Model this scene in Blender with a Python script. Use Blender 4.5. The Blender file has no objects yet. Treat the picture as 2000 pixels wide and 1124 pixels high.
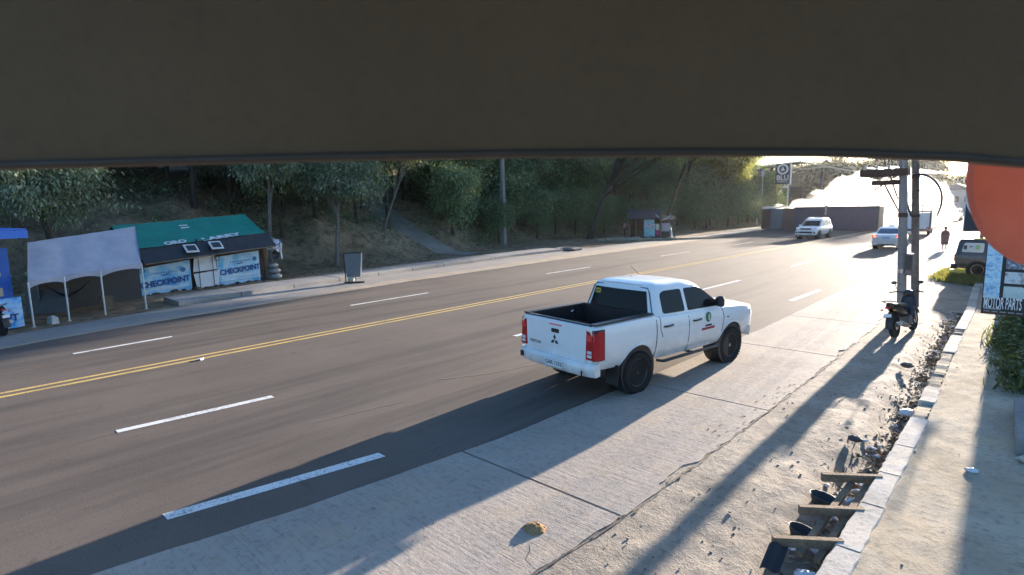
import bpy, bmesh, math, random
import numpy as np
from mathutils import Vector, Matrix, noise
R = math.radians
random.seed(7)
scene = bpy.context.scene
col = scene.collection

# ---------------------------------------------------------------- camera
CAM_H = 3.2
PITCH, YAW, ROLL, FPX = R(8.0), R(42.8), R(-1.1), 1100.0
fw = Vector((-math.sin(YAW) * math.cos(PITCH), math.cos(YAW) * math.cos(PITCH), -math.sin(PITCH)))
rt = Vector((math.cos(YAW), math.sin(YAW), 0)); up = rt.cross(fw)
rt2 = rt * math.cos(ROLL) + up * math.sin(ROLL); up2 = up * math.cos(ROLL) - rt * math.sin(ROLL)
cd = bpy.data.cameras.new('camera'); cam = bpy.data.objects.new('camera', cd); col.objects.link(cam)
m = Matrix.Identity(4)
for i in range(3):
    m[i][0] = rt2[i]; m[i][1] = up2[i]; m[i][2] = -fw[i]
m[2][3] = CAM_H
cam.matrix_world = m
cd.sensor_width = 36; cd.lens = 36 * FPX / 2000
cd.clip_start = 0.05; cd.clip_end = 3000
cd.dof.use_dof = True; cd.dof.focus_distance = 16; cd.dof.aperture_fstop = 3.4
scene.camera = cam

# ---------------------------------------------------------------- sky, sun, exposure
SUN_EL, SUN_AZ = R(9.2), R(-1.2)          # azimuth from +Y (down the road) towards +X
w = bpy.data.worlds.new('World'); scene.world = w; w.use_nodes = True
nt = w.node_tree; bgn = nt.nodes['Background']
sky = nt.nodes.new('ShaderNodeTexSky'); sky.sky_type = 'NISHITA'; sky.sun_disc = False
sky.sun_elevation = SUN_EL; sky.sun_rotation = SUN_AZ
sky.air_density = 1.0; sky.dust_density = 1.2; sky.ozone_density = 4.0
nt.links.new(sky.outputs[0], bgn.inputs['Color']); bgn.inputs['Strength'].default_value = 0.098
ld = bpy.data.lights.new('sun', 'SUN'); ld.energy = 5.0; ld.angle = R(0.55); ld.color = (1.0, 0.86, 0.72)
sun = bpy.data.objects.new('sun', ld); col.objects.link(sun)
sd = Vector((math.sin(SUN_AZ) * math.cos(SUN_EL), math.cos(SUN_AZ) * math.cos(SUN_EL), math.sin(SUN_EL)))
sun.rotation_euler = sd.to_track_quat('Z', 'Y').to_euler()
sun.location = (0, 0, 60)
vs = scene.view_settings
scene.display_settings.display_device = 'sRGB'
vs.view_transform = 'Standard'; vs.look = 'None'; vs.exposure = 2.15; vs.gamma = 1.0; vs.use_curve_mapping = False
cy = scene.cycles
cy.use_denoising = True
cy.max_bounces = 8; cy.diffuse_bounces = 3; cy.glossy_bounces = 3; cy.transmission_bounces = 6
cy.transparent_max_bounces = 12; cy.volume_bounces = 2
cy.sample_clamp_indirect = 6.0; cy.volume_step_rate = 1.0; cy.volume_max_steps = 256

# ---------------------------------------------------------------- materials
def lin(c):
    return tuple(((v / 255) / 12.92 if v / 255 <= 0.04045 else ((v / 255 + 0.055) / 1.055) ** 2.4) for v in c)
class NT:
    """small node-graph helper"""
    def __init__(s, name):
        s.m = bpy.data.materials.new(name); s.m.use_nodes = True; s.t = s.m.node_tree; s.n = s.t.nodes
        s.b = s.n['Principled BSDF']; s.out = s.n['Material Output']; s._co = None
    def node(s, kind, ins=None, **props):
        n = s.n.new(kind)
        for k, v in props.items(): setattr(n, k, v)
        for k, v in (ins or {}).items():
            if isinstance(v, bpy.types.NodeSocket): s.t.links.new(v, n.inputs[k])
            else: n.inputs[k].default_value = v
        return n
    def co(s):
        if s._co is None: s._co = s.node('ShaderNodeTexCoord').outputs['Object']
        return s._co
    def map(s, scale=(1, 1, 1), rot=(0, 0, 0), loc=(0, 0, 0)):
        return s.node('ShaderNodeMapping', {'Vector': s.co(), 'Scale': scale, 'Rotation': rot, 'Location': loc}).outputs[0]
    def noise(s, scale, detail=4, rough=0.6, vec=None, dist=0.0):
        return s.node('ShaderNodeTexNoise', {'Vector': vec or s.co(), 'Scale': scale, 'Detail': detail, 'Roughness': rough, 'Distortion': dist}).outputs['Fac']
    def ramp(s, fac, stops, interp='LINEAR'):
        n = s.node('ShaderNodeValToRGB', {'Fac': fac}); cr = n.color_ramp; cr.interpolation = interp
        while len(cr.elements) < len(stops): cr.elements.new(0.5)
        for e, (p, c) in zip(cr.elements, stops):
            e.position = p; e.color = (c, c, c, 1) if isinstance(c, (int, float)) else (*c[:3], 1)
        return n.outputs[0]
    def mix(s, a, b, fac, mode='MIX'):
        n = s.node('ShaderNodeMix', data_type='RGBA', blend_type=mode)
        for i, v in ((0, fac), (6, a), (7, b)):
            if isinstance(v, bpy.types.NodeSocket): s.t.links.new(v, n.inputs[i])
            else: n.inputs[i].default_value = v if i == 0 else (*v[:3], 1)
        return n.outputs[2]
    def math(s, op, a, b=0.0, c=0.0):
        n = s.n.new('ShaderNodeMath'); n.operation = op
        for i, v in enumerate((a, b, c)):
            if isinstance(v, bpy.types.NodeSocket): s.t.links.new(v, n.inputs[i])
            else: n.inputs[i].default_value = v
        return n.outputs[0]
    def set(s, **k):
        for n, v in k.items():
            i = s.b.inputs[n.replace('_', ' ')]
            if isinstance(v, bpy.types.NodeSocket): s.t.links.new(v, i)
            elif isinstance(v, (tuple, list)) and len(v) == 3 and i.type == 'RGBA': i.default_value = (*v, 1)
            else: i.default_value = v
        return s
    def bump(s, h, strength=0.3, dist=0.02):
        n = s.node('ShaderNodeBump', {'Height': h, 'Strength': strength, 'Distance': dist}); s.t.links.new(n.outputs[0], s.b.inputs['Normal']); return s

def plain(name, c, rough=0.6, metal=0.0, var=0.12, scale=6.0, spec=0.5, bump=0.0, coat=0.0):
    """a painted / plain surface with a little grime and unevenness"""
    a = NT(name); f = a.noise(scale, 5, 0.65)
    lo = tuple(max(0, v * (1 - var)) for v in c); hi = tuple(min(1, v * (1 + var * 0.6)) for v in c)
    a.set(Base_Color=a.ramp(f, [(0.3, lo), (0.7, hi)]), Metallic=metal, Specular_IOR_Level=spec,
          Roughness=a.ramp(a.noise(scale * 2.3, 3), [(0.3, max(0.02, rough * 0.85)), (0.75, min(1, rough * 1.15))]), Coat_Weight=coat)
    if bump: a.bump(a.noise(scale * 8, 4), bump, 0.01)
    return a.m
MATS = {}
def mat(name, *a, **k):
    if name not in MATS: MATS[name] = plain(name, *a, **k)
    return MATS[name]

# ---------------------------------------------------------------- mesh building
class MB:
    def __init__(s): s.v = []; s.f = []; s.mi = []
    def add(s, vs_, fs, mi=0):
        o = len(s.v); s.v += [tuple(p) for p in vs_]; s.f += [tuple(i + o for i in f) for f in fs]; s.mi += [mi] * len(fs); return s
    def box(s, c, d, rot=None, mi=0, taper=(1, 1)):
        hx, hy, hz = d[0] / 2, d[1] / 2, d[2] / 2; tx, ty = taper
        p = [Vector((x * (tx if z > 0 else 1), y * (ty if z > 0 else 1), z)) for z in (-hz, hz) for y in (-hy, hy) for x in (-hx, hx)]
        if rot is not None: p = [rot @ q for q in p]
        p = [q + Vector(c) for q in p]
        return s.add(p, [(0, 2, 3, 1), (4, 5, 7, 6), (0, 1, 5, 4), (2, 6, 7, 3), (1, 3, 7, 5), (0, 4, 6, 2)], mi)
    def prism(s, poly, fn, mi=0, caps=True):
        """poly: 2D points; fn(p, k) with k 0/1 -> 3D point on the two faces"""
        n = len(poly); a = [fn(q, 0) for q in poly]; b = [fn(q, 1) for q in poly]
        fs = [(i, (i + 1) % n, n + (i + 1) % n, n + i) for i in range(n)]
        if caps: fs += [tuple(range(n - 1, -1, -1)), tuple(range(n, 2 * n))]
        return s.add(a + b, fs, mi)
    def loft(s, rings, mi=0, cap=True, closed=True):
        n = len(rings[0]); vs_ = [p for r in rings for p in r]; fs = []
        for k in range(len(rings) - 1):
            for i in range(n if closed else n - 1):
                j = (i + 1) % n
                fs.append((k * n + i, k * n + j, (k + 1) * n + j, (k + 1) * n + i))
        if cap and closed:
            fs.append(tuple(range(n - 1, -1, -1))); fs.append(tuple(range((len(rings) - 1) * n, len(rings) * n)))
        return s.add(vs_, fs, mi)
    def tube(s, pts, r, n=8, mi=0, flat=1.0):
        pts = [Vector(p) for p in pts]; rs = r if isinstance(r, (list, tuple)) else [r] * len(pts); rings = []
        prev = None
        for i, p in enumerate(pts):
            d = (pts[min(i + 1, len(pts) - 1)] - pts[max(i - 1, 0)]).normalized()
            if prev is None:
                a = d.orthogonal().normalized()
                if abs(d.z) < 0.95: a = d.cross(Vector((0, 0, 1))).normalized()
            else:
                a = prev - d * prev.dot(d); a = a.normalized() if a.length > 1e-6 else d.orthogonal().normalized()
            prev = a; b = d.cross(a)
            rings.append([p + (a * math.cos(t) + b * math.sin(t) * flat) * rs[i] for t in [2 * math.pi * k / n for k in range(n)]])
        return s.loft(rings, mi)
    def lathe(s, prof, n=20, fn=None, mi=0, closed=False):
        """prof: (r, h); fn(r*cos, r*sin, h) -> point"""
        fn = fn or (lambda x, y, h: (x, y, h)); rings = []
        for r_, h in prof: rings.append([fn(r_ * math.cos(2 * math.pi * k / n), r_ * math.sin(2 * math.pi * k / n), h) for k in range(n)])
        return s.loft(rings, mi, cap=not closed)
    def grid(s, fn, nu, nv, mi=0):
        vs_ = [fn(i / nu, j / nv) for j in range(nv + 1) for i in range(nu + 1)]
        fs = [(j * (nu + 1) + i, j * (nu + 1) + i + 1, (j + 1) * (nu + 1) + i + 1, (j + 1) * (nu + 1) + i) for j in range(nv) for i in range(nu)]
        return s.add(vs_, fs, mi)
    def sphere(s, c, r, nu=12, nv=8, mi=0, jit=0.0, rnd=random):
        rr = (r, r, r) if isinstance(r, (int, float)) else r; rings = []
        for j in range(1, nv):
            a = math.pi * j / nv; rings.append([(c[0] + rr[0] * math.sin(a) * math.cos(2 * math.pi * i / nu) * (1 + rnd.uniform(-jit, jit)), c[1] + rr[1] * math.sin(a) * math.sin(2 * math.pi * i / nu) * (1 + rnd.uniform(-jit, jit)), c[2] - rr[2] * math.cos(a) * (1 + rnd.uniform(-jit, jit))) for i in range(nu)])
        o = len(s.v); s.loft(rings, mi, cap=False); k = len(s.v)
        s.v += [(c[0], c[1], c[2] - rr[2]), (c[0], c[1], c[2] + rr[2])]; L = o + (nv - 2) * nu
        for i in range(nu):
            s.f.append((o + (i + 1) % nu, o + i, k)); s.f.append((L + i, L + (i + 1) % nu, k + 1)); s.mi += [mi, mi]
        return s
    def mesh(s, name, mats, smooth=None, weld=False):
        me = bpy.data.meshes.new(name); me.from_pydata([tuple(v) for v in s.v], [], s.f)
        for mm in (mats if isinstance(mats, (list, tuple)) else [mats]): me.materials.append(mm)
        me.polygons.foreach_set('material_index', s.mi)
        bm = bmesh.new(); bm.from_mesh(me)
        if weld: bmesh.ops.remove_doubles(bm, verts=bm.verts, dist=1e-4)
        bmesh.ops.recalc_face_normals(bm, faces=bm.faces); bm.to_mesh(me); bm.free()
        if smooth is not None:
            me.polygons.foreach_set('use_smooth', [True] * len(me.polygons)); me.set_sharp_from_angle(angle=R(smooth))
        me.update(); return me
    def build(s, name, mats, parent=None, smooth=None, weld=False):
        return link(name, s.mesh(name, mats, smooth, weld), parent)
def link(name, me, parent=None):
    o = bpy.data.objects.new(name, me); col.objects.link(o)
    if parent is not None: o.parent = parent
    return o
def tag(o, label=None, cat=None, group=None, kind=None):
    if label: o['label'] = label
    if cat: o['category'] = cat
    if group: o['group'] = group
    if kind: o['kind'] = kind
    return o
def thing(name, label, cat, loc=(0, 0, 0), rz=0.0, group=None):
    o = bpy.data.objects.new(name, None); col.objects.link(o); o.location = loc; o.rotation_euler = (0, 0, rz)
    o.empty_display_size = 0.2
    return tag(o, label, cat, group)
def dup(o, parent=None):
    c = o.copy(); col.objects.link(c)
    if parent is not None: c.parent = parent
    for ch in [x for x in bpy.data.objects if x.parent == o]: dup(ch, c)
    return c
def part(name, mats, parent, fn, smooth=None):
    b = MB(); fn(b); return b.build(name, mats, parent, smooth)
def bevel_mesh(me, w_, seg=2, ang=30):
    bm = bmesh.new(); bm.from_mesh(me)
    es = [e for e in bm.edges if len(e.link_faces) == 2 and e.calc_face_angle(0) > R(ang)]
    if es: bmesh.ops.bevel(bm, geom=es, offset=w_, segments=seg, affect='EDGES', profile=0.6)
    bm.to_mesh(me); bm.free(); return me
def boolean(o, cutters, op='DIFFERENCE'):
    for c in cutters:
        md = o.modifiers.new('b', 'BOOLEAN'); md.operation = op; md.object = c; md.solver = 'EXACT'
    dg = bpy.context.evaluated_depsgraph_get(); dg.update()
    me = bpy.data.meshes.new_from_object(o.evaluated_get(dg)); o.modifiers.clear(); o.data = me
    for c in cutters: bpy.data.objects.remove(c)
    return o
_tc = {}
def text_mesh(s_, size, mt, extrude=0.002, bold=0.0, align='CENTER', sx=1.0, shear=0.0):
    cu = bpy.data.curves.new('t', 'FONT'); cu.body = s_; cu.size = size; cu.extrude = extrude; cu.offset = bold; cu.align_x = align; cu.align_y = 'CENTER'; cu.shear = shear; cu.resolution_u = 3
    o = bpy.data.objects.new('t', cu); col.objects.link(o)
    dg = bpy.context.evaluated_depsgraph_get(); dg.update()
    me = bpy.data.meshes.new_from_object(o.evaluated_get(dg)); bpy.data.objects.remove(o); bpy.data.curves.remove(cu)
    me.materials.clear(); me.materials.append(mt)
    if sx != 1: me.transform(Matrix.Diagonal((sx, 1, 1, 1)))
    return me
def frame_mat(o, x, y=None):
    """matrix whose X, Y axes are given (Z = X x Y), at o: for lettering laid on a face"""
    x = Vector(x).normalized(); y = Vector(y); y = (y - x * y.dot(x)).normalized(); z = x.cross(y)
    return Matrix(((x.x, y.x, z.x, o[0]), (x.y, y.y, z.y, o[1]), (x.z, y.z, z.z, o[2]), (0, 0, 0, 1)))
def lettering(name, s_, size, mt, pos, xdir, ydir, parent, **k):
    o = link(name, text_mesh(s_, size, mt, **k), parent); o.matrix_local = frame_mat(pos, xdir, ydir); return o
def interp(tab, y):
    if y <= tab[0][0]: a, b = tab[0], tab[1]
    elif y >= tab[-1][0]: a, b = tab[-2], tab[-1]
    else:
        for a, b in zip(tab, tab[1:]):
            if a[0] <= y <= b[0]: break
    t = (y - a[0]) / (b[0] - a[0]); return a[1] + (b[1] - a[1]) * t
def sstep(a, b, x):
    t = min(1, max(0, (x - a) / (b - a))); return t * t * (3 - 2 * t)
def fbm(x, y, z=0.0, o=4): return noise.fractal(Vector((x, y, z)), 1.0, 2.0, o)
# ================================================================ the road and its margins (Y runs down the road)
TAB = {
 'left_lane': [(0, -16.2), (2.5, -16.42), (10, -17.05), (20, -17.35), (60, -17.35), (140, -17.4)],
 'centre': [(0, -13.6), (20, -13.72), (34, -13.55), (60, -13.2), (140, -12.6)],
 'right_lane': [(0, -10.0), (2, -9.85), (4, -9.62), (10, -9.44), (24, -8.97), (36, -8.87), (140, -8.5)],
 'near_line': [(0, -6.85), (1.5, -6.6), (4, -6.11), (9, -5.92), (20, -5.7), (23, -5.62), (140, -5.2)],
 'asphalt_right': [(-6, -6.6), (0.9, -5.91), (2.66, -5.56), (5.4, -5.2), (8, -5.1), (15, -4.88), (27, -4.93), (60, -4.7), (150, -4.4)],
 'apron_right': [(-6, -3.1), (3.5, -2.97), (4.8, -2.87), (8.7, -2.78), (20, -2.75), (60, -2.7), (150, -2.6)],
 'kerb': [(-6, -1.1), (5, -1.11), (9.5, -1.09), (15.2, -1.2), (20.2, -1.24), (26, -1.43), (60, -1.8)],
 'asphalt_left': [(-12, -17.4), (1, -18.55), (3.6, -19.13), (8.2, -19.9), (15.6, -20.8), (28, -21.55), (50, -22.4), (80, -25), (150, -30)],
 'shoulder_left': [(-12, -19.0), (1.5, -20.6), (5.3, -21.7), (8, -22.4), (10.85, -23.0), (18, -24.2), (27.5, -25.3), (33, -25.5), (45, -26), (60, -26), (80, -29), (150, -33)],
}
def X(k, y): return interp(TAB[k], y)
# ---- materials
def asphalt_mat():
    a = NT('asphalt'); n1 = a.noise(0.35, 5, 0.6); n2 = a.noise(48, 4, 0.75); n3 = a.noise(1.0, 6, 0.7, a.map((0.9, 0.06, 1)))
    base = a.ramp(n1, [(0.3, (0.112, 0.091, 0.075)), (0.7, (0.148, 0.121, 0.100))])
    base = a.mix(base, (0.050, 0.046, 0.044), a.ramp(n3, [(0.48, 0.0), (0.68, 0.8)]))
    base = a.mix(base, (0.24, 0.215, 0.19), a.ramp(n2, [(0.55, 0.0), (0.72, 0.55)]))
    base = a.mix(base, (0.05, 0.045, 0.042), a.ramp(a.noise(3.2, 6, 0.75), [(0.58, 0.0), (0.72, 0.5)]))
    base = a.mix(base, (0.17, 0.148, 0.125), a.ramp(a.noise(1.0, 4, 0.6, a.map((0.45, 0.03, 1), loc=(3, 1, 0))), [(0.50, 0.0), (0.70, 0.55)]))
    base = a.mix(base, (0.02, 0.02, 0.02), a.ramp(a.noise(38, 2, 0.6), [(0.28, 0.7), (0.38, 0.0)]))
    a.set(Base_Color=base, Roughness=a.ramp(n3, [(0.3, 0.94), (0.75, 0.82)]), Specular_IOR_Level=0.16)
    return a.bump(n2, 0.35, 0.006).m
def concrete_mat(name, lo, hi, grooves=True, rough=0.62):
    a = NT(name); n1 = a.noise(0.7, 6, 0.65); n2 = a.noise(14, 5, 0.7); n3 = a.noise(70, 3, 0.7)
    base = a.ramp(n1, [(0.28, lo), (0.72, hi)])
    base = a.mix(base, tuple(v * 0.55 for v in lo), a.ramp(n2, [(0.52, 0.0), (0.74, 0.72)]))
    base = a.mix(base, tuple(v * w for v, w in zip(hi, (1.02, 0.90, 0.72))), a.ramp(a.noise(1.7, 5, 0.7), [(0.50, 0.0), (0.75, 0.6)]))
    base = a.mix(base, (0.05, 0.045, 0.04), a.ramp(a.noise(3.1, 3, 0.5), [(0.20, 0.6), (0.27, 0.0)]))
    h = a.math('ADD', a.math('MULTIPLY', n2, 0.6), a.math('MULTIPLY', n3, 0.35))
    if grooves:   # broom finish across the slab
        st_ = a.noise(6.0, 5, 0.7, a.map((0.35, 5.0, 1)))
        h = a.math('ADD', h, a.math('MULTIPLY', st_, 0.5)); base = a.mix(base, tuple(v * 0.62 for v in lo), a.ramp(st_, [(0.52, 0.0), (0.72, 0.6)]))
    a.set(Base_Color=base, Roughness=a.ramp(n2, [(0.3, min(0.95, rough + 0.26)), (0.7, 1.0)]), Specular_IOR_Level=0.12)
    return a.bump(h, 0.55, 0.02).m
def dirt_mat(name, cols, bump=0.7, sc=1.0):
    a = NT(name); n1 = a.noise(0.9 * sc, 6, 0.65); n2 = a.noise(9 * sc, 6, 0.72); n3 = a.noise(45 * sc, 4, 0.7)
    base = a.ramp(n1, [(0.3, cols[0]), (0.55, cols[1]), (0.75, cols[2])])
    base = a.mix(base, tuple(v * 0.42 for v in cols[0]), a.ramp(n2, [(0.50, 0.0), (0.72, 0.75)]))
    base = a.mix(base, tuple(min(1, v * 1.5) for v in cols[2]), a.ramp(n3, [(0.60, 0.0), (0.74, 0.5)]))
    a.set(Base_Color=base, Roughness=0.88, Specular_IOR_Level=0.25)
    return a.bump(a.math('ADD', n2, a.math('MULTIPLY', n3, 0.5)), bump, 0.04).m
def paint_mat(name, c, wear):
    a = NT(name); n = a.noise(26, 5, 0.75); n1 = a.noise(2.2, 4, 0.6)
    f = a.math('ADD', a.math('MULTIPLY', n, 0.7), a.math('MULTIPLY', n1, 0.3))
    a.set(Base_Color=a.mix(c, (0.10, 0.09, 0.085), a.ramp(f, [(wear, 0.0), (wear + 0.12, 0.8)])), Roughness=0.6, Specular_IOR_Level=0.4)
    return a.bump(n, 0.2, 0.004).m
M_ASPH = asphalt_mat()
M_APRON = concrete_mat('apron_concrete', (0.31, 0.272, 0.232), (0.44, 0.385, 0.33), True, 0.44)
M_WALK = concrete_mat('dusty_sidewalk', (0.27, 0.23, 0.17), (0.54, 0.465, 0.355), False, 0.75)
M_SHOULD = concrete_mat('shoulder_concrete', (0.23, 0.215, 0.20), (0.34, 0.315, 0.285), False, 0.7)
M_KERB = concrete_mat('kerb_concrete', (0.36, 0.335, 0.295), (0.62, 0.59, 0.54), False, 0.65)
M_GREYCON = concrete_mat('grey_concrete', (0.22, 0.215, 0.205), (0.32, 0.31, 0.295), False, 0.7)
M_DIRT = dirt_mat('verge_dirt', ((0.21, 0.175, 0.135), (0.31, 0.265, 0.21), (0.40, 0.35, 0.285)), 0.5)
M_GROUND = dirt_mat('ground_dirt', ((0.13, 0.105, 0.075), (0.20, 0.165, 0.12), (0.27, 0.23, 0.17)))
M_DUST = dirt_mat('road_dust', ((0.30, 0.24, 0.17), (0.38, 0.31, 0.23), (0.46, 0.39, 0.30)), 0.3)
M_WHITE = paint_mat('white_road_paint', (0.72, 0.71, 0.68), 0.50)
M_YELLOW = paint_mat('yellow_road_paint', (0.66, 0.45, 0.13), 0.50)

def strip(name, kl, kr, y0, y1, z, mt, step=1.0, dl=0.0, dr=0.0, wob=0.0, parent=None, nx=1):
    n = max(2, int((y1 - y0) / step))
    def fn(u, v):
        y = y0 + (y1 - y0) * v
        a = X(kl, y) + dl + (fbm(y * 0.9, 3.1) * wob if wob else 0); b = X(kr, y) + dr + (fbm(y * 1.3, 9.7) * wob if wob else 0)
        return (a + (b - a) * u, y, z)
    return MB().grid(fn, nx, n).build(name, mt, parent)
def verge_z(x, y):
    """dirt verge between apron and kerb with a litter-filled gutter along the kerb"""
    k = X('kerb', y); d = k - x
    return -0.005 + 0.03 * fbm(x * 0.9, y * 0.7, 2.0) + 0.016 * fbm(x * 4, y * 4, 5.0) + 0.005 * fbm(x * 11, y * 9, 1.0) - 0.15 * sstep(0.62, 0.28, d) * sstep(24, 16, y) * sstep(-0.2, 0.05, d)
# one ground sheet out to the horizon
tag(MB().add([(-1500, -300, -0.3), (1500, -300, -0.3), (1500, 2600, -0.3), (-1500, 2600, -0.3)], [(0, 1, 2, 3)]).build('ground', M_GROUND), kind='structure')
road = tag(strip('asphalt_road', 'asphalt_left', 'asphalt_right', -14, 150, 0.0, M_ASPH, 0.25, wob=0.05, nx=2), kind='structure')
tag(strip('left_shoulder', 'shoulder_left', 'asphalt_left', -14, 150, -0.006, M_SHOULD, 1.0, dr=0.3), kind='structure')
# pale dust drifted along the far edge of the asphalt
def dustfn(u, v):
    y = -2 + 60 * v; c = X('asphalt_left', y) - 0.05
    wl = (0.10 + 0.55 * sstep(5, 15, y) + 0.9 * sstep(12, 30, y)) * (1 + 0.35 * fbm(y * 0.5, 1.7)); wr = 0.10 + 0.14 * abs(fbm(y * 0.8, 6.3))
    return (c - wl + (wl + wr) * u, y, 0.004)
tag(MB().grid(dustfn, 3, 160).build('roadside_dust', M_DUST), 'pale dust drifted along the far edge of the asphalt', 'dust', kind='stuff')
# far road beyond the crash
tag(MB().add([(-30.0, 148, 0.004), (-4.4, 148, 0.004), (-4, 330, 0.004), (-24, 330, 0.004)], [(0, 1, 2, 3)]).build('far_road', M_ASPH), kind='structure')
tag(MB().add([(-4.7, 58, -0.004), (30, 58, -0.004), (30, 330, -0.004), (-4.4, 330, -0.004)], [(0, 1, 2, 3)]).build('far_roadside', M_DIRT), kind='structure')
# ---- markings, children of the road
def dash(k, y0, y1, wd, mt, name='lane_dash'):
    def fn(u, v):
        y = y0 + (y1 - y0) * v; return (X(k, y) + (u - 0.5) * wd, y, 0.004)
    return MB().grid(fn, 1, max(2, int((y1 - y0) / 1.0))).build(name, mt, road)
for y0, y1 in ((2.46, 4.60), (10.23, 13.72), (21.24, 24.95), (32.7, 36.9), (44.6, 48.9), (56, 60.2), (68, 72)): dash('left_lane', y0, y1, 0.13, M_WHITE)
for y0, y1 in ((1.87, 4.13), (10.24, 13.2), (20.2, 23.91), (30.53, 34.13), (41.2, 44.6), (51.5, 55), (62, 65.5)): dash('right_lane', y0, y1, 0.15, M_WHITE)
for y0, y1 in ((1.58, 4.0), (19.71, 22.78), (29.5, 32.6), (39.5, 42.5), (50, 53)): dash('near_line', y0, y1, 0.17, M_WHITE)
for off in (-0.15, 0.15):
    def yl(u, v, off=off):
        y = -12 + 150 * v; return (X('centre', y) + off + (u - 0.5) * 0.115, y, 0.004)
    MB().grid(yl, 1, 150).build('centre_line', M_YELLOW, road)
# ---- thin cracks and seams in the asphalt
def crack(pts, wd, name, mt, z=0.005, parent=None, seed=1):
    rnd = random.Random(seed); b = MB(); L = []
    for (x0, y0), (x1, y1) in zip(pts, pts[1:]):
        n = max(2, int(math.hypot(x1 - x0, y1 - y0) / 0.12))
        for i in range(n):
            t = i / n; L.append((x0 + (x1 - x0) * t + rnd.gauss(0, 0.012), y0 + (y1 - y0) * t + rnd.gauss(0, 0.012)))
    L.append(pts[-1]); vs_ = []
    for i, (x, y) in enumerate(L):
        a = L[max(0, i - 1)]; c = L[min(len(L) - 1, i + 1)]; dx, dy = c[0] - a[0], c[1] - a[1]; l_ = math.hypot(dx, dy) or 1
        ww = wd * rnd.uniform(0.4, 1.3) * (0.3 if i in (0, len(L) - 1) else 1)
        vs_ += [(x - dy / l_ * ww / 2, y + dx / l_ * ww / 2, z), (x + dy / l_ * ww / 2, y - dx / l_ * ww / 2, z)]
    b.add(vs_, [(2 * i, 2 * i + 1, 2 * i + 3, 2 * i + 2) for i in range(len(L) - 1)])
    return b.build(name, mt, parent)
M_SEAM = mat('seam_dirt', (0.035, 0.03, 0.026), 0.95)
crack([(-8.1, 6.6), (-7.6, 7.6), (-7.35, 8.6), (-7.2, 9.6)], 0.03, 'crack', mat('dry_crack', (0.19, 0.16, 0.13), 0.9), parent=road, seed=3)
crack([(-7.9, 3.9), (-7.7, 5.0), (-7.55, 5.6)], 0.02, 'crack', MATS['dry_crack'], parent=road, seed=4)
# ---- concrete apron beside the near lane: separate slabs with open joints
apron = tag(strip('apron_bed', 'asphalt_right', 'apron_right', -6, 60, -0.03, M_SEAM, 1.0, dl=-0.3, dr=0.05), kind='structure')
JO = [-5.6, -3.5, 0.62, 4.75, 8.85, 12.95, 17.05, 21.2, 25.3, 29.4, 33.5, 37.6, 41.7, 45.8, 52, 58]
for y0, y1 in zip(JO, JO[1:]):
    b = MB(); n = 60; top = []; 
    skew = 0.10
    for i in range(n + 1):
        y = y0 + 0.018 + (y1 - y0 - 0.036) * i / n
        xa = X('asphalt_right', y) + 0.012 * fbm(y * 2.2, 4.4) - 0.06; xb = X('apron_right', y) - 0.01 + 0.03 * fbm(y * 3.9, 8.8, 1.0) - 0.05 * abs(fbm(y * 1.3, 2.2)) - 0.10 * sstep(0.1, 0.5, fbm(y * 0.8, 5.5, 3.0))
        top.append((xa, y + skew * 0, xb))
    tilt = 0.0
    zz = 0.012
    L = [(xa, y, zz) for xa, y, xb in top]; Rr = [(xb, y, zz + tilt) for xa, y, xb in top]
    vs_ = L + Rr + [(x, y, -0.12) for x, y, z in L] + [(x, y, -0.12) for x, y, z in Rr]; k = n + 1; fs = []
    for i in range(n):
        fs += [(i, k + i, k + i + 1, i + 1), (i, i + 1, 2 * k + i + 1, 2 * k + i), (k + i, 3 * k + i, 3 * k + i + 1, k + i + 1)]
    fs += [(0, 2 * k, 3 * k, k), (n, k + n, 3 * k + n, 2 * k + n)]
    b.add(vs_, fs); b.build('concrete_slab', M_APRON, apron)
crack([(-3.3, 3.75), (-3.2, 3.55), (-3.02, 3.5)], 0.009, 'crack', M_SEAM, z=0.0135, parent=apron, seed=9)
# ragged broken strip where the slabs meet the dirt
M_CRUMB = dirt_mat('crumbled_edge', ((0.10, 0.085, 0.07), (0.17, 0.145, 0.115), (0.26, 0.225, 0.18)), 0.9, 1.6)
bq = MB()
rq = random.Random(12)
for i in range(110):
    y = rq.uniform(3.0, 14.5); big = 7.2 < y < 10.5; ww = rq.uniform(0.005, 0.02) * (1.4 if big else 1); x = X('apron_right', y) - 0.02 + rq.gauss(0, 0.02) - (rq.uniform(0, 0.30) if big else 0)
    n = 8; pts = [(x + math.cos(2 * math.pi * k / n) * ww * rq.uniform(0.4, 1.3), y + math.sin(2 * math.pi * k / n) * ww * rq.uniform(1.0, 4.0)) for k in range(n)]
    bq.add([(px, py, 0.0138) for px, py in pts], [tuple(range(n))])
tag(bq.build('crumbled_slab_edge', M_CRUMB), 'crumbled broken edge of the concrete slabs along the dirt', 'rubble', kind='stuff')
crack([(X('apron_right', 2.8 + 0.35 * k) - 0.012, 2.8 + 0.35 * k) for k in range(34)], 0.018, 'edge_crack', mat('crack_soil', (0.10, 0.085, 0.07), 0.95), z=0.0142, parent=apron, seed=21)
# ---- dirt verge
def vf(u, v):
    y = -5 + 66 * (v ** 1.6); x0 = X('apron_right', y) - 0.34; x1 = X('kerb', y) + 0.02; x = x0 + (x1 - x0) * u
    return (x, y, (lambda f, zv: zv * (1 - f) + min(0.004, 0.001 + 0.3 * zv) * f)(sstep(0.36, 0.20, u), verge_z(x, y) - 0.002))
tag(MB().grid(vf, 56, 520).build('dirt_verge', M_DIRT, smooth=60), kind='structure')
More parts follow.
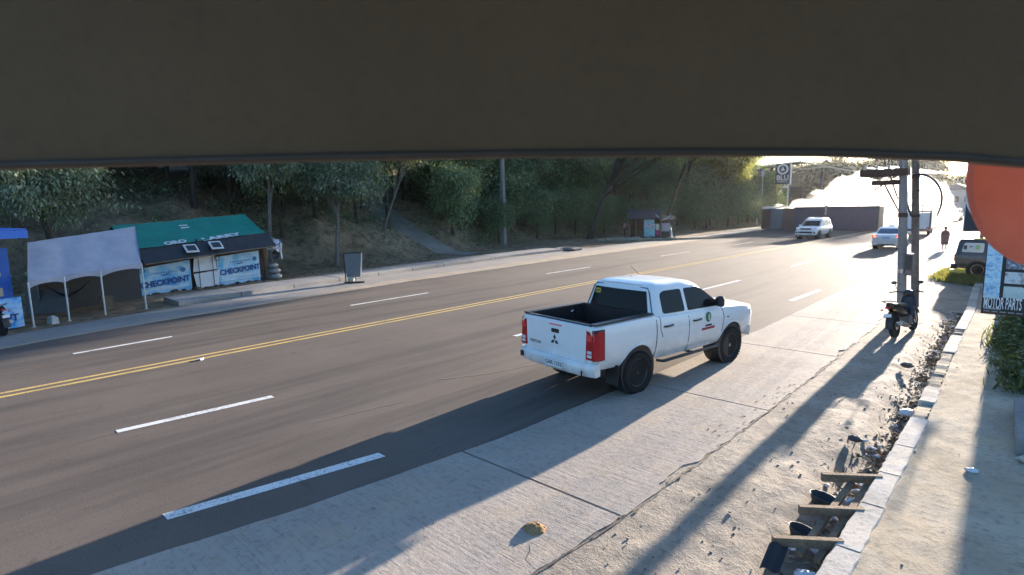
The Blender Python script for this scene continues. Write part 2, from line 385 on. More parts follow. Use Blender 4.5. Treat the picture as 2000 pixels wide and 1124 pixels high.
# ---- right kerb of separate stones, broken in places, and the dusty footway behind it
kerb = tag(strip('kerb_bed', 'kerb', 'kerb', -5, 40, -0.1, M_GREYCON, 1.0, dl=0.03, dr=0.24), kind='structure')
y = 3.2; rk = random.Random(5); i = 0
while y < 38:
    L = rk.choice((0.9, 1.0, 1.25)); y1 = y + L; b = MB()
    broken = (8.9 < y < 10.0) or (11.5 < y < 13.6) or rk.random() < 0.12
    n = 10; rings = []
    for j in range(n + 1):
        yy = y + 0.012 + (L - 0.024) * j / n; xk = X('kerb', yy); er = (0.03 if broken else 0.008); wz = 0.119 - (rk.uniform(0.02, 0.07) if broken else rk.uniform(0, 0.006))
        wdt = 0.24 - (rk.uniform(0.0, 0.07) if broken else rk.uniform(0, 0.02))
        rings.append([(xk + rk.uniform(-er, er), yy, -0.25), (xk + rk.uniform(-er, er), yy, wz - 0.02), (xk + 0.02, yy, wz), (xk + wdt - 0.02, yy, wz), (xk + wdt, yy, wz - 0.03), (xk + wdt, yy, -0.25)])
    b.loft(rings, 0); b.build('kerb_stone', M_KERB if not broken else M_WALK, kerb, smooth=40)
    y = y1; i += 1
def wf(u, v):
    y = -4 + 62 * v ** 1.5; x0 = X('kerb', y) + 0.19; x = x0 + (6.5 - x0) * u ** 1.8
    return (x, y, 0.095 + 0.016 * fbm(x * 0.8, y * 0.6, 4) + 0.009 * fbm(x * 5, y * 5, 7) + 0.006 * fbm(x * 14, y * 11, 2) - 0.02 * sstep(0.5, 0.0, u * 20))
tag(MB().grid(wf, 70, 420).build('right_footway', M_WALK, smooth=60), kind='structure')
# ---- left sidewalk: raised slabs with a dark drain slot, from the checkpoint to the culvert
lw = tag(strip('sidewalk_bed', 'shoulder_left', 'shoulder_left', 6, 34, -0.02, M_SEAM, 1.0, dl=-1.9, dr=0.04), kind='structure')
y = 6.4
while y < 33.0:
    L = 2.4 if y < 30 else 33.2 - y; b = MB(); rings = []
    for j in range(5):
        yy = y + 0.02 + (L - 0.04) * j / 4; xk = X('shoulder_left', yy); z = 0.16 + 0.004 * math.sin(y)
        rings.append([(xk, yy, -0.1), (xk - 0.01, yy, z - 0.015), (xk - 0.03, yy, z), (xk - 1.65, yy, z + 0.02), (xk - 1.65, yy, -0.1)])
    b.loft(rings); b.build('sidewalk_slab', M_GREYCON, lw, smooth=40); y += L
    if L < 2.4: break
# white edge line beside the sidewalk
MB().grid(lambda u, v: (X('shoulder_left', 8.2 + 4.6 * v) + 0.42 + 0.1 * u, 8.2 + 4.6 * v, 0.0), 1, 8).build('edge_line', M_WHITE, road)
# ================================================================ wooded bank on the far side of the road
FOOT = [(-20, -29.5), (5, -29.0), (12, -29.3), (17, -29.4), (22, -30.0), (27, -31.5), (36, -34.0), (45, -34.8), (52, -33.8), (65, -31.2), (78, -29.2), (95, -30), (140, -36), (170, -40)]
PATH = [Vector(p) for p in ((-29.2, 27.6, 0.0), (-31.4, 27.0, 0.05), (-36.0, 26.3, 2.05), (-42.0, 27.2, 4.35), (-50, 29.5, 6.9))]
def path_near(x, y):
    best = (1e9, 0, 0)
    for a, b in zip(PATH, PATH[1:]):
        ab = Vector((b.x - a.x, b.y - a.y)); t = max(0, min(1, Vector((x - a.x, y - a.y)).dot(ab) / ab.length_squared))
        q = a + (b - a) * t; d = math.hypot(x - q.x, y - q.y)
        if d < best[0]: best = (d, q.z, q.x)
    return best
def hill_z(x, y):
    d = interp(FOOT, y) - x + 0.8 * fbm(x * 0.15, y * 0.15, 3.3)
    z = 0.03 * max(0, min(1, d + 5)) + 2.3 * sstep(-0.3, 3.8, d) * (0.75 + 0.35 * fbm(y * 0.16, 2.0)) + 0.36 * max(0, d - 1.5) - 0.010 * max(0, d - 8) ** 2 * (1 if d < 24 else 0) - (2.56 + 0.0 if d >= 24 else 0)
    if d > -0.5: z += sstep(-0.5, 2.5, d) * (0.28 * fbm(x * 0.5, y * 0.5, 1.0) + 0.12 * fbm(x * 1.7, y * 1.7, 8.0))
    z += 0.03 * fbm(x * 0.8, y * 0.8, 5)
    dp, zp, xp = path_near(x, y)
    f = sstep(2.8, 1.2, dp)
    return z * (1 - f) + zp * f
M_HILL = None
def hill_mat():
    a = NT('bank_earth'); n1 = a.noise(0.25, 6, 0.65); n2 = a.noise(2.2, 6, 0.7); n3 = a.noise(12, 5, 0.75)
    base = a.ramp(n1, [(0.3, (0.17, 0.128, 0.085)), (0.5, (0.29, 0.215, 0.138)), (0.7, (0.42, 0.335, 0.225))])
    base = a.mix(base, (0.065, 0.052, 0.038), a.ramp(n2, [(0.48, 0.0), (0.66, 0.8)]))
    base = a.mix(base, (0.17, 0.10, 0.05), a.ramp(n3, [(0.56, 0.0), (0.72, 0.55)]))
    base = a.mix(base, (0.06, 0.075, 0.03), a.ramp(a.noise(0.8, 5, 0.7), [(0.55, 0.0), (0.7, 0.6)]))
    a.set(Base_Color=base, Roughness=0.95, Specular_IOR_Level=0.15)
    return a.bump(a.math('ADD', n2, a.math('MULTIPLY', n3, 0.6)), 0.8, 0.12).m
M_HILL = hill_mat()
def hf(u, v):
    y = -22 + 200 * (0.35 * v + 0.65 * v * v * (1.0 - 0.0 * v)); x = X('shoulder_left', y) + 0.02 - 80 * (0.22 * u + 0.78 * u ** 2.2)
    return (x, y, hill_z(x, y))
tag(MB().grid(hf, 110, 300).build('hillside', M_HILL, smooth=70), kind='structure')
def pf(u, v):
    s = v * (len(PATH) - 1); i = min(int(s), len(PATH) - 2); t = s - i; q = PATH[i].lerp(PATH[i + 1], t); d = PATH[i + 1] - PATH[i]; n_ = Vector((-d.y, d.x, 0)).normalized()
    p = q + n_ * (u - 0.5) * (2.3 + 0.25 * fbm(v * 9, u * 2)); return (p.x, p.y, q.z + 0.035 + 0.02 * fbm(p.x * 2, p.y * 2))
tag(MB().grid(pf, 8, 60).build('footpath', concrete_mat('path_concrete', (0.20, 0.185, 0.16), (0.33, 0.305, 0.27), False, 0.8), smooth=60), kind='structure')

# ================================================================ foliage
def leaf_mat(name, lo, hi, trans=0.35, warm=(0.26, 0.28, 0.04)):
    a = NT(name); oi = a.node('ShaderNodeObjectInfo').outputs['Random']
    n = a.noise(0.9, 4, 0.7); n2 = a.noise(9, 2, 0.6)
    f = a.math('ADD', a.math('MULTIPLY', n, 0.6), a.math('ADD', a.math('MULTIPLY', n2, 0.25), a.math('MULTIPLY', oi, 0.2)))
    ri = a.node('ShaderNodeNewGeometry').outputs['Random Per Island']
    c = a.ramp(f, [(0.32, lo), (0.72, hi)]); c = a.mix(c, tuple(v * 1.9 for v in hi), a.ramp(ri, [(0.80, 0.0), (0.97, 0.75)])); c = a.mix(c, tuple(v * 0.45 for v in lo), a.ramp(ri, [(0.02, 0.7), (0.25, 0.0)])); a.set(Base_Color=c, Roughness=0.55, Specular_IOR_Level=0.35)
    tr = a.node('ShaderNodeBsdfTranslucent', {'Color': a.mix(c, warm, 0.55)})
    mx = a.node('ShaderNodeMixShader', {0: trans, 1: a.b.outputs[0], 2: tr.outputs[0]}); a.t.links.new(mx.outputs[0], a.out.inputs['Surface'])
    return a.m
M_LEAF = leaf_mat('leaf_dark', (0.080, 0.135, 0.070), (0.205, 0.290, 0.150), 0.22)
M_LEAFG = leaf_mat('leaf_greygreen', (0.095, 0.140, 0.092), (0.25, 0.31, 0.205), 0.25)
M_LEAFY = leaf_mat('leaf_light', (0.070, 0.105, 0.030), (0.150, 0.190, 0.060), 0.5, (0.40, 0.40, 0.06))
M_BARK = dirt_mat('bark', ((0.14, 0.125, 0.105), (0.22, 0.20, 0.17), (0.31, 0.285, 0.245)), 0.8, 3)
M_BARKD = dirt_mat('bark_dark', ((0.05, 0.042, 0.034), (0.085, 0.07, 0.056), (0.13, 0.11, 0.09)), 0.8, 3)
def leaves(name, C, D, L, W, mt, rng, parent=None, fold=0.25):
    """C centres, D unit directions, L lengths, W widths -> one mesh of folded leaf blades"""
    n = len(C); up_ = np.tile([0.0, 0, 1], (n, 1)) + rng.normal(0, 0.5, (n, 3)); S = np.cross(D, up_); S /= np.linalg.norm(S, axis=1, keepdims=True) + 1e-9
    Nn = np.cross(S, D); L = L[:, None]; W = W[:, None]
    a = C; b = C + D * L * 0.45 + S * W * 0.5 - Nn * W * fold * 0.5; c = C + D * L - Nn * L * 0.18; d = C + D * L * 0.45 - S * W * 0.5 - Nn * W * fold * 0.5
    V = np.stack([a, b, c, d], 1).reshape(-1, 3).astype(np.float32); idx = np.arange(n)[:, None] * 4
    T = np.concatenate([idx + [0, 1, 2], idx + [0, 2, 3]], 1).reshape(-1, 3).astype(np.int32)
    me = bpy.data.meshes.new(name); me.vertices.add(len(V)); me.vertices.foreach_set('co', V.ravel()); me.loops.add(T.size); me.loops.foreach_set('vertex_index', T.ravel())
    me.polygons.add(len(T)); me.polygons.foreach_set('loop_start', np.arange(len(T), dtype=np.int32) * 3); me.polygons.foreach_set('loop_total', np.full(len(T), 3, np.int32))
    me.update(); me.validate(); me.materials.append(mt)
    return me
def unit(v): return v / (np.linalg.norm(v, axis=1, keepdims=True) + 1e-9)
def crown_mesh(name, seed, rad, base, n_clump, per, leaf, mt, droop=0.5, hollow=0.35, clump=0.45, anchors=None):
    rng = np.random.default_rng(seed); rad = np.array(rad); base = np.array(base)
    u = unit(rng.normal(size=(n_clump, 3))); rr = hollow + (1 - hollow) * rng.random(n_clump) ** 0.6
    lump = 0.75 + 0.35 * np.sin(u[:, 0] * 3.1 + seed) * np.cos(u[:, 1] * 2.7 - seed) + 0.15 * np.sin(u[:, 2] * 6 + seed * 2)
    C = base + u * rad * (rr * lump)[:, None]
    sz = clump * (0.6 + 0.8 * rng.random(n_clump))
    cc = np.repeat(C, per, 0); g = rng.normal(size=(len(cc), 3)); P_ = cc + g * np.repeat(sz, per)[:, None] * np.array([0.55, 0.55, 0.42])
    D = unit(unit(g) * 0.8 + rng.normal(0, 0.5, (len(cc), 3)) + np.array([0, 0, -droop]))
    ln = leaf * (0.6 + 0.8 * rng.random(len(cc))); return leaves(name, P_, D, ln, ln * (0.30 + 0.2 * rng.random(len(cc))), mt, rng), C
def trunk_mesh(name, seed, h, r, lean, targets, mt, nlimb=7, fork=0.45):
    rnd = random.Random(seed); b = MB(); pts = []; n = 7
    for i in range(n):
        t = i / (n - 1); pts.append(Vector((lean[0] * t + rnd.gauss(0, 0.04) * t, lean[1] * t + rnd.gauss(0, 0.04) * t, h * t - 0.25 * (i == 0))))
    b.tube(pts, [r * (1.25 if i == 0 else 1) * (1 - 0.62 * i / (n - 1)) for i in range(n)], 8)
    tg = list(targets); rnd.shuffle(tg)
    for q in tg[:nlimb]:
        q = Vector(q); t = rnd.uniform(fork, 0.95); s = t * (n - 1); i = min(int(s), n - 2); a = pts[i].lerp(pts[i + 1], s - i)
        mid = a.lerp(q, 0.5) + Vector((rnd.gauss(0, 0.12), rnd.gauss(0, 0.12), 0.12)); r0 = r * (1 - 0.62 * t) * 0.62
        b.tube([a, a.lerp(mid, 0.5) + Vector((0, 0, 0.05)), mid, q], [r0, r0 * 0.75, r0 * 0.5, r0 * 0.15], 6)
    return b.mesh(name, mt, smooth=50)
def tree(name, label, loc, seed, h, r, lean, rad, cz, n_clump, per, leaf, mt, bark, droop=0.5, hollow=0.35, clump=0.45, group=None, rz=0, nlimb=8, fork=0.45, off=(0, 0)):
    t = thing(name, label, 'tree', loc, rz, group)
    base = (lean[0] + off[0], lean[1] + off[1], cz); cm, C = crown_mesh('crown', seed, rad, base, n_clump, per, leaf, mt, droop, hollow, clump)
    link('crown', cm, t); link('trunk', trunk_mesh('trunk', seed, h, r, lean, C, bark, nlimb, fork), t); return t
def gz(x, y): return hill_z(x, y)
# the distinct trees in front of the bank
tree('roadside_tree', 'slender pale trunked tree rising behind the green roofed checkpoint shack', (-29.9, 13.3, gz(-29.9, 13.3)), 3, 6.6, 0.13, (-0.1, 0.35), (2.3, 2.3, 1.8), 6.3, 130, 110, 0.17, M_LEAFG, M_BARK, 0.9, 0.3, 0.5, off=(0.1, -0.4))
tree('roadside_tree', 'small tree with bare lower trunk and drooping grey green leaves on the bank', (-29.7, 17.1, gz(-29.7, 17.1)), 5, 4.6, 0.12, (0.1, 0.3), (2.7, 3.0, 2.0), 5.2, 170, 120, 0.17, M_LEAFG, M_BARK, 1.0, 0.3, 0.55, off=(0, 0.3), nlimb=12)
tree('roadside_tree', 'drooping leafy tree hanging over the grey canopy tent', (-26.0, 3.9, 0.0), 11, 5.0, 0.14, (0.5, -0.6), (2.0, 2.4, 1.9), 4.6, 170, 120, 0.14, M_LEAFG, M_BARKD, 1.1, 0.3, 0.5, nlimb=10)
tree('roadside_tree', 'thin branched tree leaning out over the foot of the concrete path', (-33.5, 23.0, gz(-33.5, 23.0)), 17, 5.4, 0.10, (0.8, 2.0), (2.2, 2.6, 1.4), 5.8, 120, 90, 0.16, M_LEAFG, M_BARK, 0.7, 0.3, 0.5, nlimb=12, fork=0.35)
# sunlit tree at the end of the wooded bank
tree('roadside_tree', 'tree with sunlit yellow green rim at the far end of the wooded bank', (-32.5, 76, gz(-32.5, 76)), 23, 7.5, 0.2, (1.6, 0.5), (5.2, 5.0, 5.2), 8.2, 300, 80, 0.30, M_LEAFY, M_BARKD, 0.6, 0.35, 0.8)
# shared crowns for the dense wood
PROT = []
for k, (sd_, mt, rad, cz, h) in enumerate(((31, M_LEAF, (2.3, 2.3, 2.4), 3.0, 3.6), (32, M_LEAF, (2.8, 2.6, 2.1), 4.6, 5.0), (33, M_LEAFG, (2.2, 2.5, 1.9), 4.4, 4.8), (34, M_LEAF, (1.9, 2.0, 3.0), 3.8, 4.6), (35, M_LEAF, (2.9, 2.7, 2.7), 5.4, 6.0))):
    t = tree('hillside_tree', 'dense dark green tree in the wood covering the bank', (0, 0, -50), sd_, h, 0.12, (0.2, 0.1), rad, cz, 170, 80, 0.22, mt, M_BARKD, 0.55, 0.25, 0.65, group='trees in the wood on the bank', nlimb=9)
    PROT.append(t)
rt_ = random.Random(21); spots = []
for _ in range(6000):
    y = rt_.uniform(-6, 100); d = 0.6 + 24 * rt_.random() ** 1.5; x = interp(FOOT, y) - d
    dens = 1.0 if y > 29 else 0.55
    if y < 29 and d < 3.4: continue
    if 4 < y < 14 and d < 5.0: continue
    if path_near(x, y)[0] < (2.2 if x > -40 else 3.4): continue
    if y < 30 and d > 24: continue
    mind = 2.1 if y > 29 else 2.4
    if any((x - a) ** 2 + (y - b) ** 2 < mind ** 2 for a, b in spots): continue
    spots.append((x, y))
    if len(spots) >= 296: break
for i, (x, y) in enumerate(spots):
    d = interp(FOOT, y) - x; k = rt_.choice((0, 0, 3, 3) if d < 3.5 else (1, 2, 3, 4, 1))
    if y < 29: k = rt_.choice((1, 2, 2, 4))
    p = PROT[k]; o = p if (p.location.z < -40) else dup(p)
    s = rt_.uniform(0.85, 1.3) * (0.8 if d < 2 else 1.0); o.location = (x, y, gz(x, y) - 0.1); o.rotation_euler = (0, 0, rt_.uniform(0, 6.28)); o.scale = (s, s, s * rt_.uniform(0.9, 1.2))
    zone = 'on the slope behind the green roofed shack' if y < 14 else 'beside the concrete path up the bank' if y < 29 else 'around the concrete utility post' if y < 41 else 'behind the roadside stall' if y < 58 else 'towards the far end of the bank'
    o['label'] = ('low dark green tree fronting the wood ' if d < 3.5 else 'dark green tree higher in the wood ') + zone; o['group'] = 'trees in the wood ' + zone
for p in PROT:
    if p.location.z < -40: p.location = (-45, 60, gz(-45, 60))
# understorey, nobody could count it
rng = np.random.default_rng(77); C = []; N = 0
while N < 85000:
    y = rng.uniform(-8, 108); d = rng.uniform(-0.6, 14); x = interp(FOOT, y) - d
    f = fbm(x * 0.28, y * 0.28, 6.0) + (0.28 if y > 30 else 0.02) + 0.05 * min(d, 4) - 0.12
    if y < 48 and d < 2.6: f -= 0.22
    if f < 0.02 or path_near(x, y)[0] < 1.25: continue
    z = gz(x, y); k = int(14 + 50 * min(1, f * 2)); hh = 0.25 + 0.75 * min(1, f * 1.6)
    C.append(np.array([x, y, z + 0.05]) + np.abs(rng.normal(size=(k, 3))) * [0, 0, hh * 0.6] + rng.normal(size=(k, 3)) * [0.32, 0.32, 0.06]); N += k
C = np.concatenate(C); D = unit(rng.normal(size=C.shape) * [1, 1, 0.6] + [0, 0, 0.1]); ln = 0.17 * (0.5 + rng.random(len(C)))
u_ = link('undergrowth', leaves('undergrowth', C, D, ln, ln * 0.42, M_LEAF, rng)); tag(u_, 'dark shrubs and creepers covering the earth bank', 'undergrowth', kind='stuff')
# dead leaves and bare twigs on the slope
rng = np.random.default_rng(78); C = []
while len(C) < 9000:
    y = rng.uniform(0, 40); d = rng.uniform(-2.5, 9); x = interp(FOOT, y) - d
    if path_near(x, y)[0] < 0.9: continue
    C.append((x, y, gz(x, y) + 0.03))
C = np.array(C); D = unit(rng.normal(size=C.shape) * [1, 1, 0.25]); ln = 0.10 * (0.5 + rng.random(len(C)))
a_ = plain('dead_leaf', (0.20, 0.125, 0.065), 0.9, 0, 0.5, 3)
tag(link('leaf_litter', leaves('leaf_litter', C, D, ln, ln * 0.5, a_, rng)), 'dead brown leaves strewn over the slope', 'leaf litter', kind='stuff')
bt = MB(); rr_ = random.Random(4)
for _ in range(420):
    y = rr_.uniform(1, 24); d = rr_.uniform(0.2, 10); x = interp(FOOT, y) - d
    if path_near(x, y)[0] < 1.6: continue
    z = gz(x, y); l_ = rr_.uniform(0.6, 2.0); a = rr_.uniform(0, 6.28); e = Vector((math.cos(a) * 0.5, math.sin(a) * 0.5, rr_.uniform(0.3, 1.0))).normalized() * l_
    p0 = Vector((x, y, z - 0.05)); bt.tube([p0, p0 + e * 0.5 + Vector((0, 0, 0.1)), p0 + e], [0.016, 0.011, 0.004], 4)
tag(bt.build('bare_twigs', M_BARK), 'bare dry stems and twigs standing on the brown slope', 'twigs', kind='stuff')
# far trees beyond the crash, backlit
far = []
for i, (x, y, h, s) in enumerate(((-47, 112, 0, 1.9), (-41, 118, 0, 1.7), (-43, 108, 0, 2.0), (-46, 118, 0, 2.5), (-52, 112, 0, 2.4), (-55, 125, 0, 2.4), (-50, 150, 0, 2.8), (-51.7, 180.9, 0, 2.88), (-47.1, 176.3, 0, 3.12), (-42.6, 182.4, 0, 2.96), (-38.0, 177.8, 0, 3.20), (-33.4, 183.9, 0, 2.88), (-28.9, 179.4, 0, 3.04), (-25.1, 185.4, 0, 2.72), (-48.6, 199.1, 0, 3.52), (-40.3, 202.2, 0, 3.60), (-31.9, 200.6, 0, 3.44), (-23.6, 203.7, 0, 3.20), (-27.0, 255.0, 0, 2.90), (-20.0, 262.0, 0, 2.60), (-13.0, 270.0, 0, 2.40), (-7.0, 280.0, 0, 2.50), (0.0, 275.0, 0, 2.60), (8.0, 262.0, 0, 2.80), (-58, 190, 0, 2.7))):
    if i == 0:
        t = tree('far_tree', 'hazy backlit tree beyond the overturned truck', (x, y, 0), 41, 3.4, 0.13, (0.1, 0.1), (1.9, 1.9, 2.2), 3.3, 150, 60, 0.26, leaf_mat('leaf_far', (0.050, 0.062, 0.024), (0.125, 0.145, 0.060), 0.16, (0.32, 0.30, 0.08)), M_BARKD, 0.5, 0.3, 0.55, group='far trees beyond the overturned truck'); far.append(t); t.scale = (s, s, s); continue
    c = dup(far[0]); c.location = (x, y, 0); c.scale = (s, s, s * (0.9 + 0.2 * ((i * 7) % 5) / 5)); c.rotation_euler = (0, 0, i * 1.3)
# ================================================================ the building edge over the camera
fh = Vector((-math.sin(YAW), math.cos(YAW), 0)); rh = Vector((math.cos(YAW), math.sin(YAW), 0))
def cp(dist, px, py):
    """a point dist metres ahead of the lens: used once to lay out the eave edge in metres"""
    return fw * dist + rt2 * ((px - 1000) / FPX * dist) - up2 * ((py - 562) / FPX * dist) + Vector((0, 0, CAM_H))
a = NT('eave_sheet'); n = a.noise(3.0, 5, 0.6); n2 = a.noise(40, 3, 0.6)
a.set(Base_Color=a.mix(a.ramp(n, [(0.3, (0.118, 0.074, 0.038)), (0.7, (0.138, 0.088, 0.047))]), (0.085, 0.056, 0.034), a.ramp(n2, [(0.5, 0.0), (0.75, 0.4)])), Roughness=0.7, Specular_IOR_Level=0.3)
M_EAVE = a.bump(n2, 0.15, 0.01).m
EDGE = [(-1.55, 343), (-1.15, 334), (-0.7, 322), (-0.35, 313), (0.0, 307), (0.35, 304), (0.62, 305), (0.86, 313), (1.0, 325), (1.4, 350), (1.7, 372)]
eave = thing('roof_overhang', 'dark brown sheet metal roof overhang close above the camera', 'roof overhang', (0, 0, 0))
DE = 1.0; rows = []
for x_, py in EDGE:
    p = cp(DE, 1000 + x_ * 1000, py); rows.append(p)
b = MB()
for th0, th1, nm in ((0.0, 0.012, 'fascia'),):
    f0 = [p for p in rows]; f1 = [p + Vector((0, 0, 0.95)) for p in rows]; k0 = [p + fh * 0.03 for p in f0]; k1 = [p + fh * 0.03 for p in f1]; n = len(rows)
    b.add(f0 + f1 + k0 + k1, [f for i in range(n - 1) for f in ((i, i + 1, n + i + 1, n + i), (2 * n + i, 3 * n + i, 3 * n + i + 1, 2 * n + i + 1), (i, 2 * n + i, 2 * n + i + 1, i + 1), (n + i, n + i + 1, 3 * n + i + 1, 3 * n + i))] + [(0, n, 3 * n, 2 * n), (n - 1, 3 * n - 1, 4 * n - 1, 2 * n - 1)])
b.build('fascia', M_EAVE, eave, smooth=30)
b = MB(); b.tube([p + Vector((0, 0, 0.006)) - fh * 0.004 for p in rows], 0.007, 10); b.build('rolled_edge', mat('eave_edge', (0.05, 0.036, 0.026), 0.6), eave, smooth=60)
b = MB()   # roof sheet running back over the camera
f0 = [p + Vector((0, 0, 0.96)) for p in rows]; f1 = [p - fh * 2.6 + Vector((0, 0, 1.2)) for p in rows]; n = len(rows)
b.add(f0 + f1 + [p + Vector((0, 0, 0.03)) for p in f0 + f1], [f for i in range(n - 1) for f in ((i, n + i, n + i + 1, i + 1), (2 * n + i, 2 * n + i + 1, 3 * n + i + 1, 3 * n + i))])
b.build('roof_sheet', M_EAVE, eave)
# round backlit sign hanging at the end of the overhang
ctr = cp(1.55, 2080, 334); rs = 186 / FPX * 1.55
ds = thing('round_sign', 'round orange red plastic sign hanging close at the top right', 'sign', ctr, YAW)
a = NT('red_acrylic'); n = a.noise(5, 3); c = a.ramp(n, [(0.3, (0.50, 0.185, 0.135)), (0.7, (0.60, 0.225, 0.165))]); a.set(Base_Color=c, Roughness=0.5)
tr = a.node('ShaderNodeBsdfTranslucent', {'Color': c}); mx = a.node('ShaderNodeMixShader', {0: 0.25, 1: a.b.outputs[0], 2: tr.outputs[0]}); a.t.links.new(mx.outputs[0], a.out.inputs['Surface'])
part('disc', a.m, ds, lambda b: b.lathe([(rs - 0.012, -0.02), (rs, -0.012), (rs, 0.012), (rs - 0.012, 0.02)], 64, lambda x, y, h: (x, h, y * 1.04)), 40)
part('hanger', mat('dark_steel', (0.05, 0.05, 0.05), 0.5, 0.6), ds, lambda b: b.box((0.0, 0.0, rs + 0.3), (0.03, 0.02, 0.6)))
# ================================================================ vehicles
def paint(name, c, rough=0.32, metal=0.0):
    a = NT(name); n = a.noise(3.5, 5, 0.6); d = a.noise(25, 4, 0.7)
    z = a.node('ShaderNodeSeparateXYZ', {0: a.co()}).outputs[2]
    dirt = a.math('MULTIPLY', a.ramp(n, [(0.30, 0.05), (0.75, 0.75)]), a.ramp(z, [(0.45, 1.0), (1.05, 0.10)]))
    a.set(Base_Color=a.mix(c, (0.32, 0.28, 0.23), dirt), Roughness=a.ramp(d, [(0.3, rough), (0.8, rough + 0.12)]), Metallic=metal, Coat_Weight=0.6, Coat_Roughness=0.08)
    return a.m
def glass_mat(name, c, rough=0.06):
    a = NT(name); a.set(Base_Color=c, Roughness=rough, Specular_IOR_Level=0.12); return a.m
M_CARW = paint('white_car_paint', (0.86, 0.86, 0.85)); M_SILV = paint('silver_car_paint', (0.55, 0.57, 0.60), 0.3, 0.35); M_VAN = paint('dark_van_paint', (0.028, 0.025, 0.022))
M_BLK = mat('black_plastic', (0.018, 0.018, 0.02), 0.5, 0, 0.3, 12); M_TYRE = mat('tyre_rubber', (0.022, 0.021, 0.02), 0.85, 0, 0.35, 15, 0.25, 0.4)
M_GLASS = glass_mat('dark_tinted_glass', (0.012, 0.013, 0.015)); M_GLASSB = glass_mat('blue_grey_glass', (0.10, 0.15, 0.19), 0.12)
M_RIM = mat('alloy_rim', (0.42, 0.42, 0.43), 0.35, 0.8); M_RIMD = mat('dark_rim', (0.055, 0.055, 0.058), 0.4, 0.6); M_RED = mat('red_lens', (0.48, 0.012, 0.018), 0.15, 0, 0.2, 20); M_LENS = mat('clear_lens', (0.70, 0.72, 0.74), 0.12)
M_PLATE = mat('plate_white', (0.72, 0.74, 0.74), 0.4); M_CHROME = mat('chrome', (0.65, 0.66, 0.68), 0.18, 0.9); M_INK = mat('ink', (0.03, 0.035, 0.045), 0.6)
class Body:
    """lower body lofted through stations (y, half width, z bottom, z top, crown)"""
    PR = ((0.50, 0.0), (0.90, 0.03), (0.965, 0.22), (0.99, 0.42), (1.0, 0.62), (0.985, 0.84), (0.955, 0.95), (0.89, 1.0))
    def __init__(s, st): s.st = st
    def at(s, y):
        st = s.st
        if y <= st[0][0]: return st[0][1:]
        for a, b in zip(st, st[1:]):
            if a[0] <= y <= b[0]:
                t = (y - a[0]) / (b[0] - a[0]); return tuple(p + (q - p) * t for p, q in zip(a[1:], b[1:]))
        return st[-1][1:]
    def ring(s, y):
        hw, zb, zt, cr = s.at(y); h = zt - zb
        right = [(hw * f, y, zb + h * g) for f, g in s.PR] + [(hw * 0.5, y, zt + cr * 0.75)]
        return right + [(0, y, zt + cr)] + [(-x, yy, z) for x, yy, z in reversed(right)]
    def sx(s, y, z):
        hw, zb, zt, cr = s.at(y); g = (z - zb) / (zt - zb)
        for (f0, g0), (f1, g1) in zip(s.PR, s.PR[1:]):
            if g <= g1: return hw * (f0 + (f1 - f0) * max(0, (g - g0)) / (g1 - g0))
        return hw * s.PR[-1][0]
    def mesh(s, name, mt, step=0.12):
        ys = [];
        for a, b in zip(s.st, s.st[1:]):
            n = max(1, int((b[0] - a[0]) / step)); ys += [a[0] + (b[0] - a[0]) * i / n for i in range(n)]
        ys.append(s.st[-1][0])
        return MB().loft([s.ring(y) for y in ys]).mesh(name, mt)
class Cab:
    """greenhouse through levels (z, y rear, y front, half width)"""
    def __init__(s, lv, bulge=0.07, rc=0.07): s.lv = lv; s.bu = bulge; s.rc = rc
    def at(s, z):
        for a, b in zip(s.lv, s.lv[1:]):
            if z <= b[0]:
                t = (z - a[0]) / (b[0] - a[0]); return tuple(p + (q - p) * t for p, q in zip(a[1:], b[1:]))
        return s.lv[-1][1:]
    def yf(s, x, z): yr, yf, hw = s.at(z); return yf - s.bu * (x / hw) ** 2
    def yr(s, x, z): yr, yf, hw = s.at(z); return yr + s.bu * 0.5 * (x / hw) ** 2
    def ring(s, z):
        yr, yf, hw = s.at(z); rc = s.rc; P = []
        xs = [hw - rc, (hw - rc) * 0.6, (hw - rc) * 0.2, -(hw - rc) * 0.2, -(hw - rc) * 0.6, -(hw - rc)]
        P += [(hw, s.yr(hw, z) + rc, z)] + [(hw - rc * 0.3, s.yr(hw, z) + rc * 0.3, z)] + [(x, s.yr(x, z), z) for x in xs] + [(-hw + rc * 0.3, s.yr(hw, z) + rc * 0.3, z), (-hw, s.yr(hw, z) + rc, z)]
        for t in (0.33, 0.66): P.append((-hw, yr + (yf - yr) * t, z))
        P += [(-hw, s.yf(hw, z) - rc, z), (-hw + rc * 0.3, s.yf(hw, z) - rc * 0.3, z)] + [(x, s.yf(x, z), z) for x in reversed(xs)] + [(hw - rc * 0.3, s.yf(hw, z) - rc * 0.3, z), (hw, s.yf(hw, z) - rc, z)]
        for t in (0.66, 0.33): P.append((hw, yr + (yf - yr) * t, z))
        return P
    def mesh(s, name, mt):
        b = MB(); b.loft([s.ring(l[0]) for l in s.lv]); return b.mesh(name, mt, smooth=32)
    def side(s, poly, sgn, t=0.007):
        return lambda q, k: (sgn * (s.at(q[1])[2] + (t if k else -0.02)), q[0], q[1])
    def rear(s, t=0.007): return lambda q, k: (q[0], s.yr(q[0], q[1]) - (t if k else -0.02), q[1])
    def front(s, t=0.007): return lambda q, k: (q[0], s.yf(q[0], q[1]) + (t if k else -0.02), q[1])
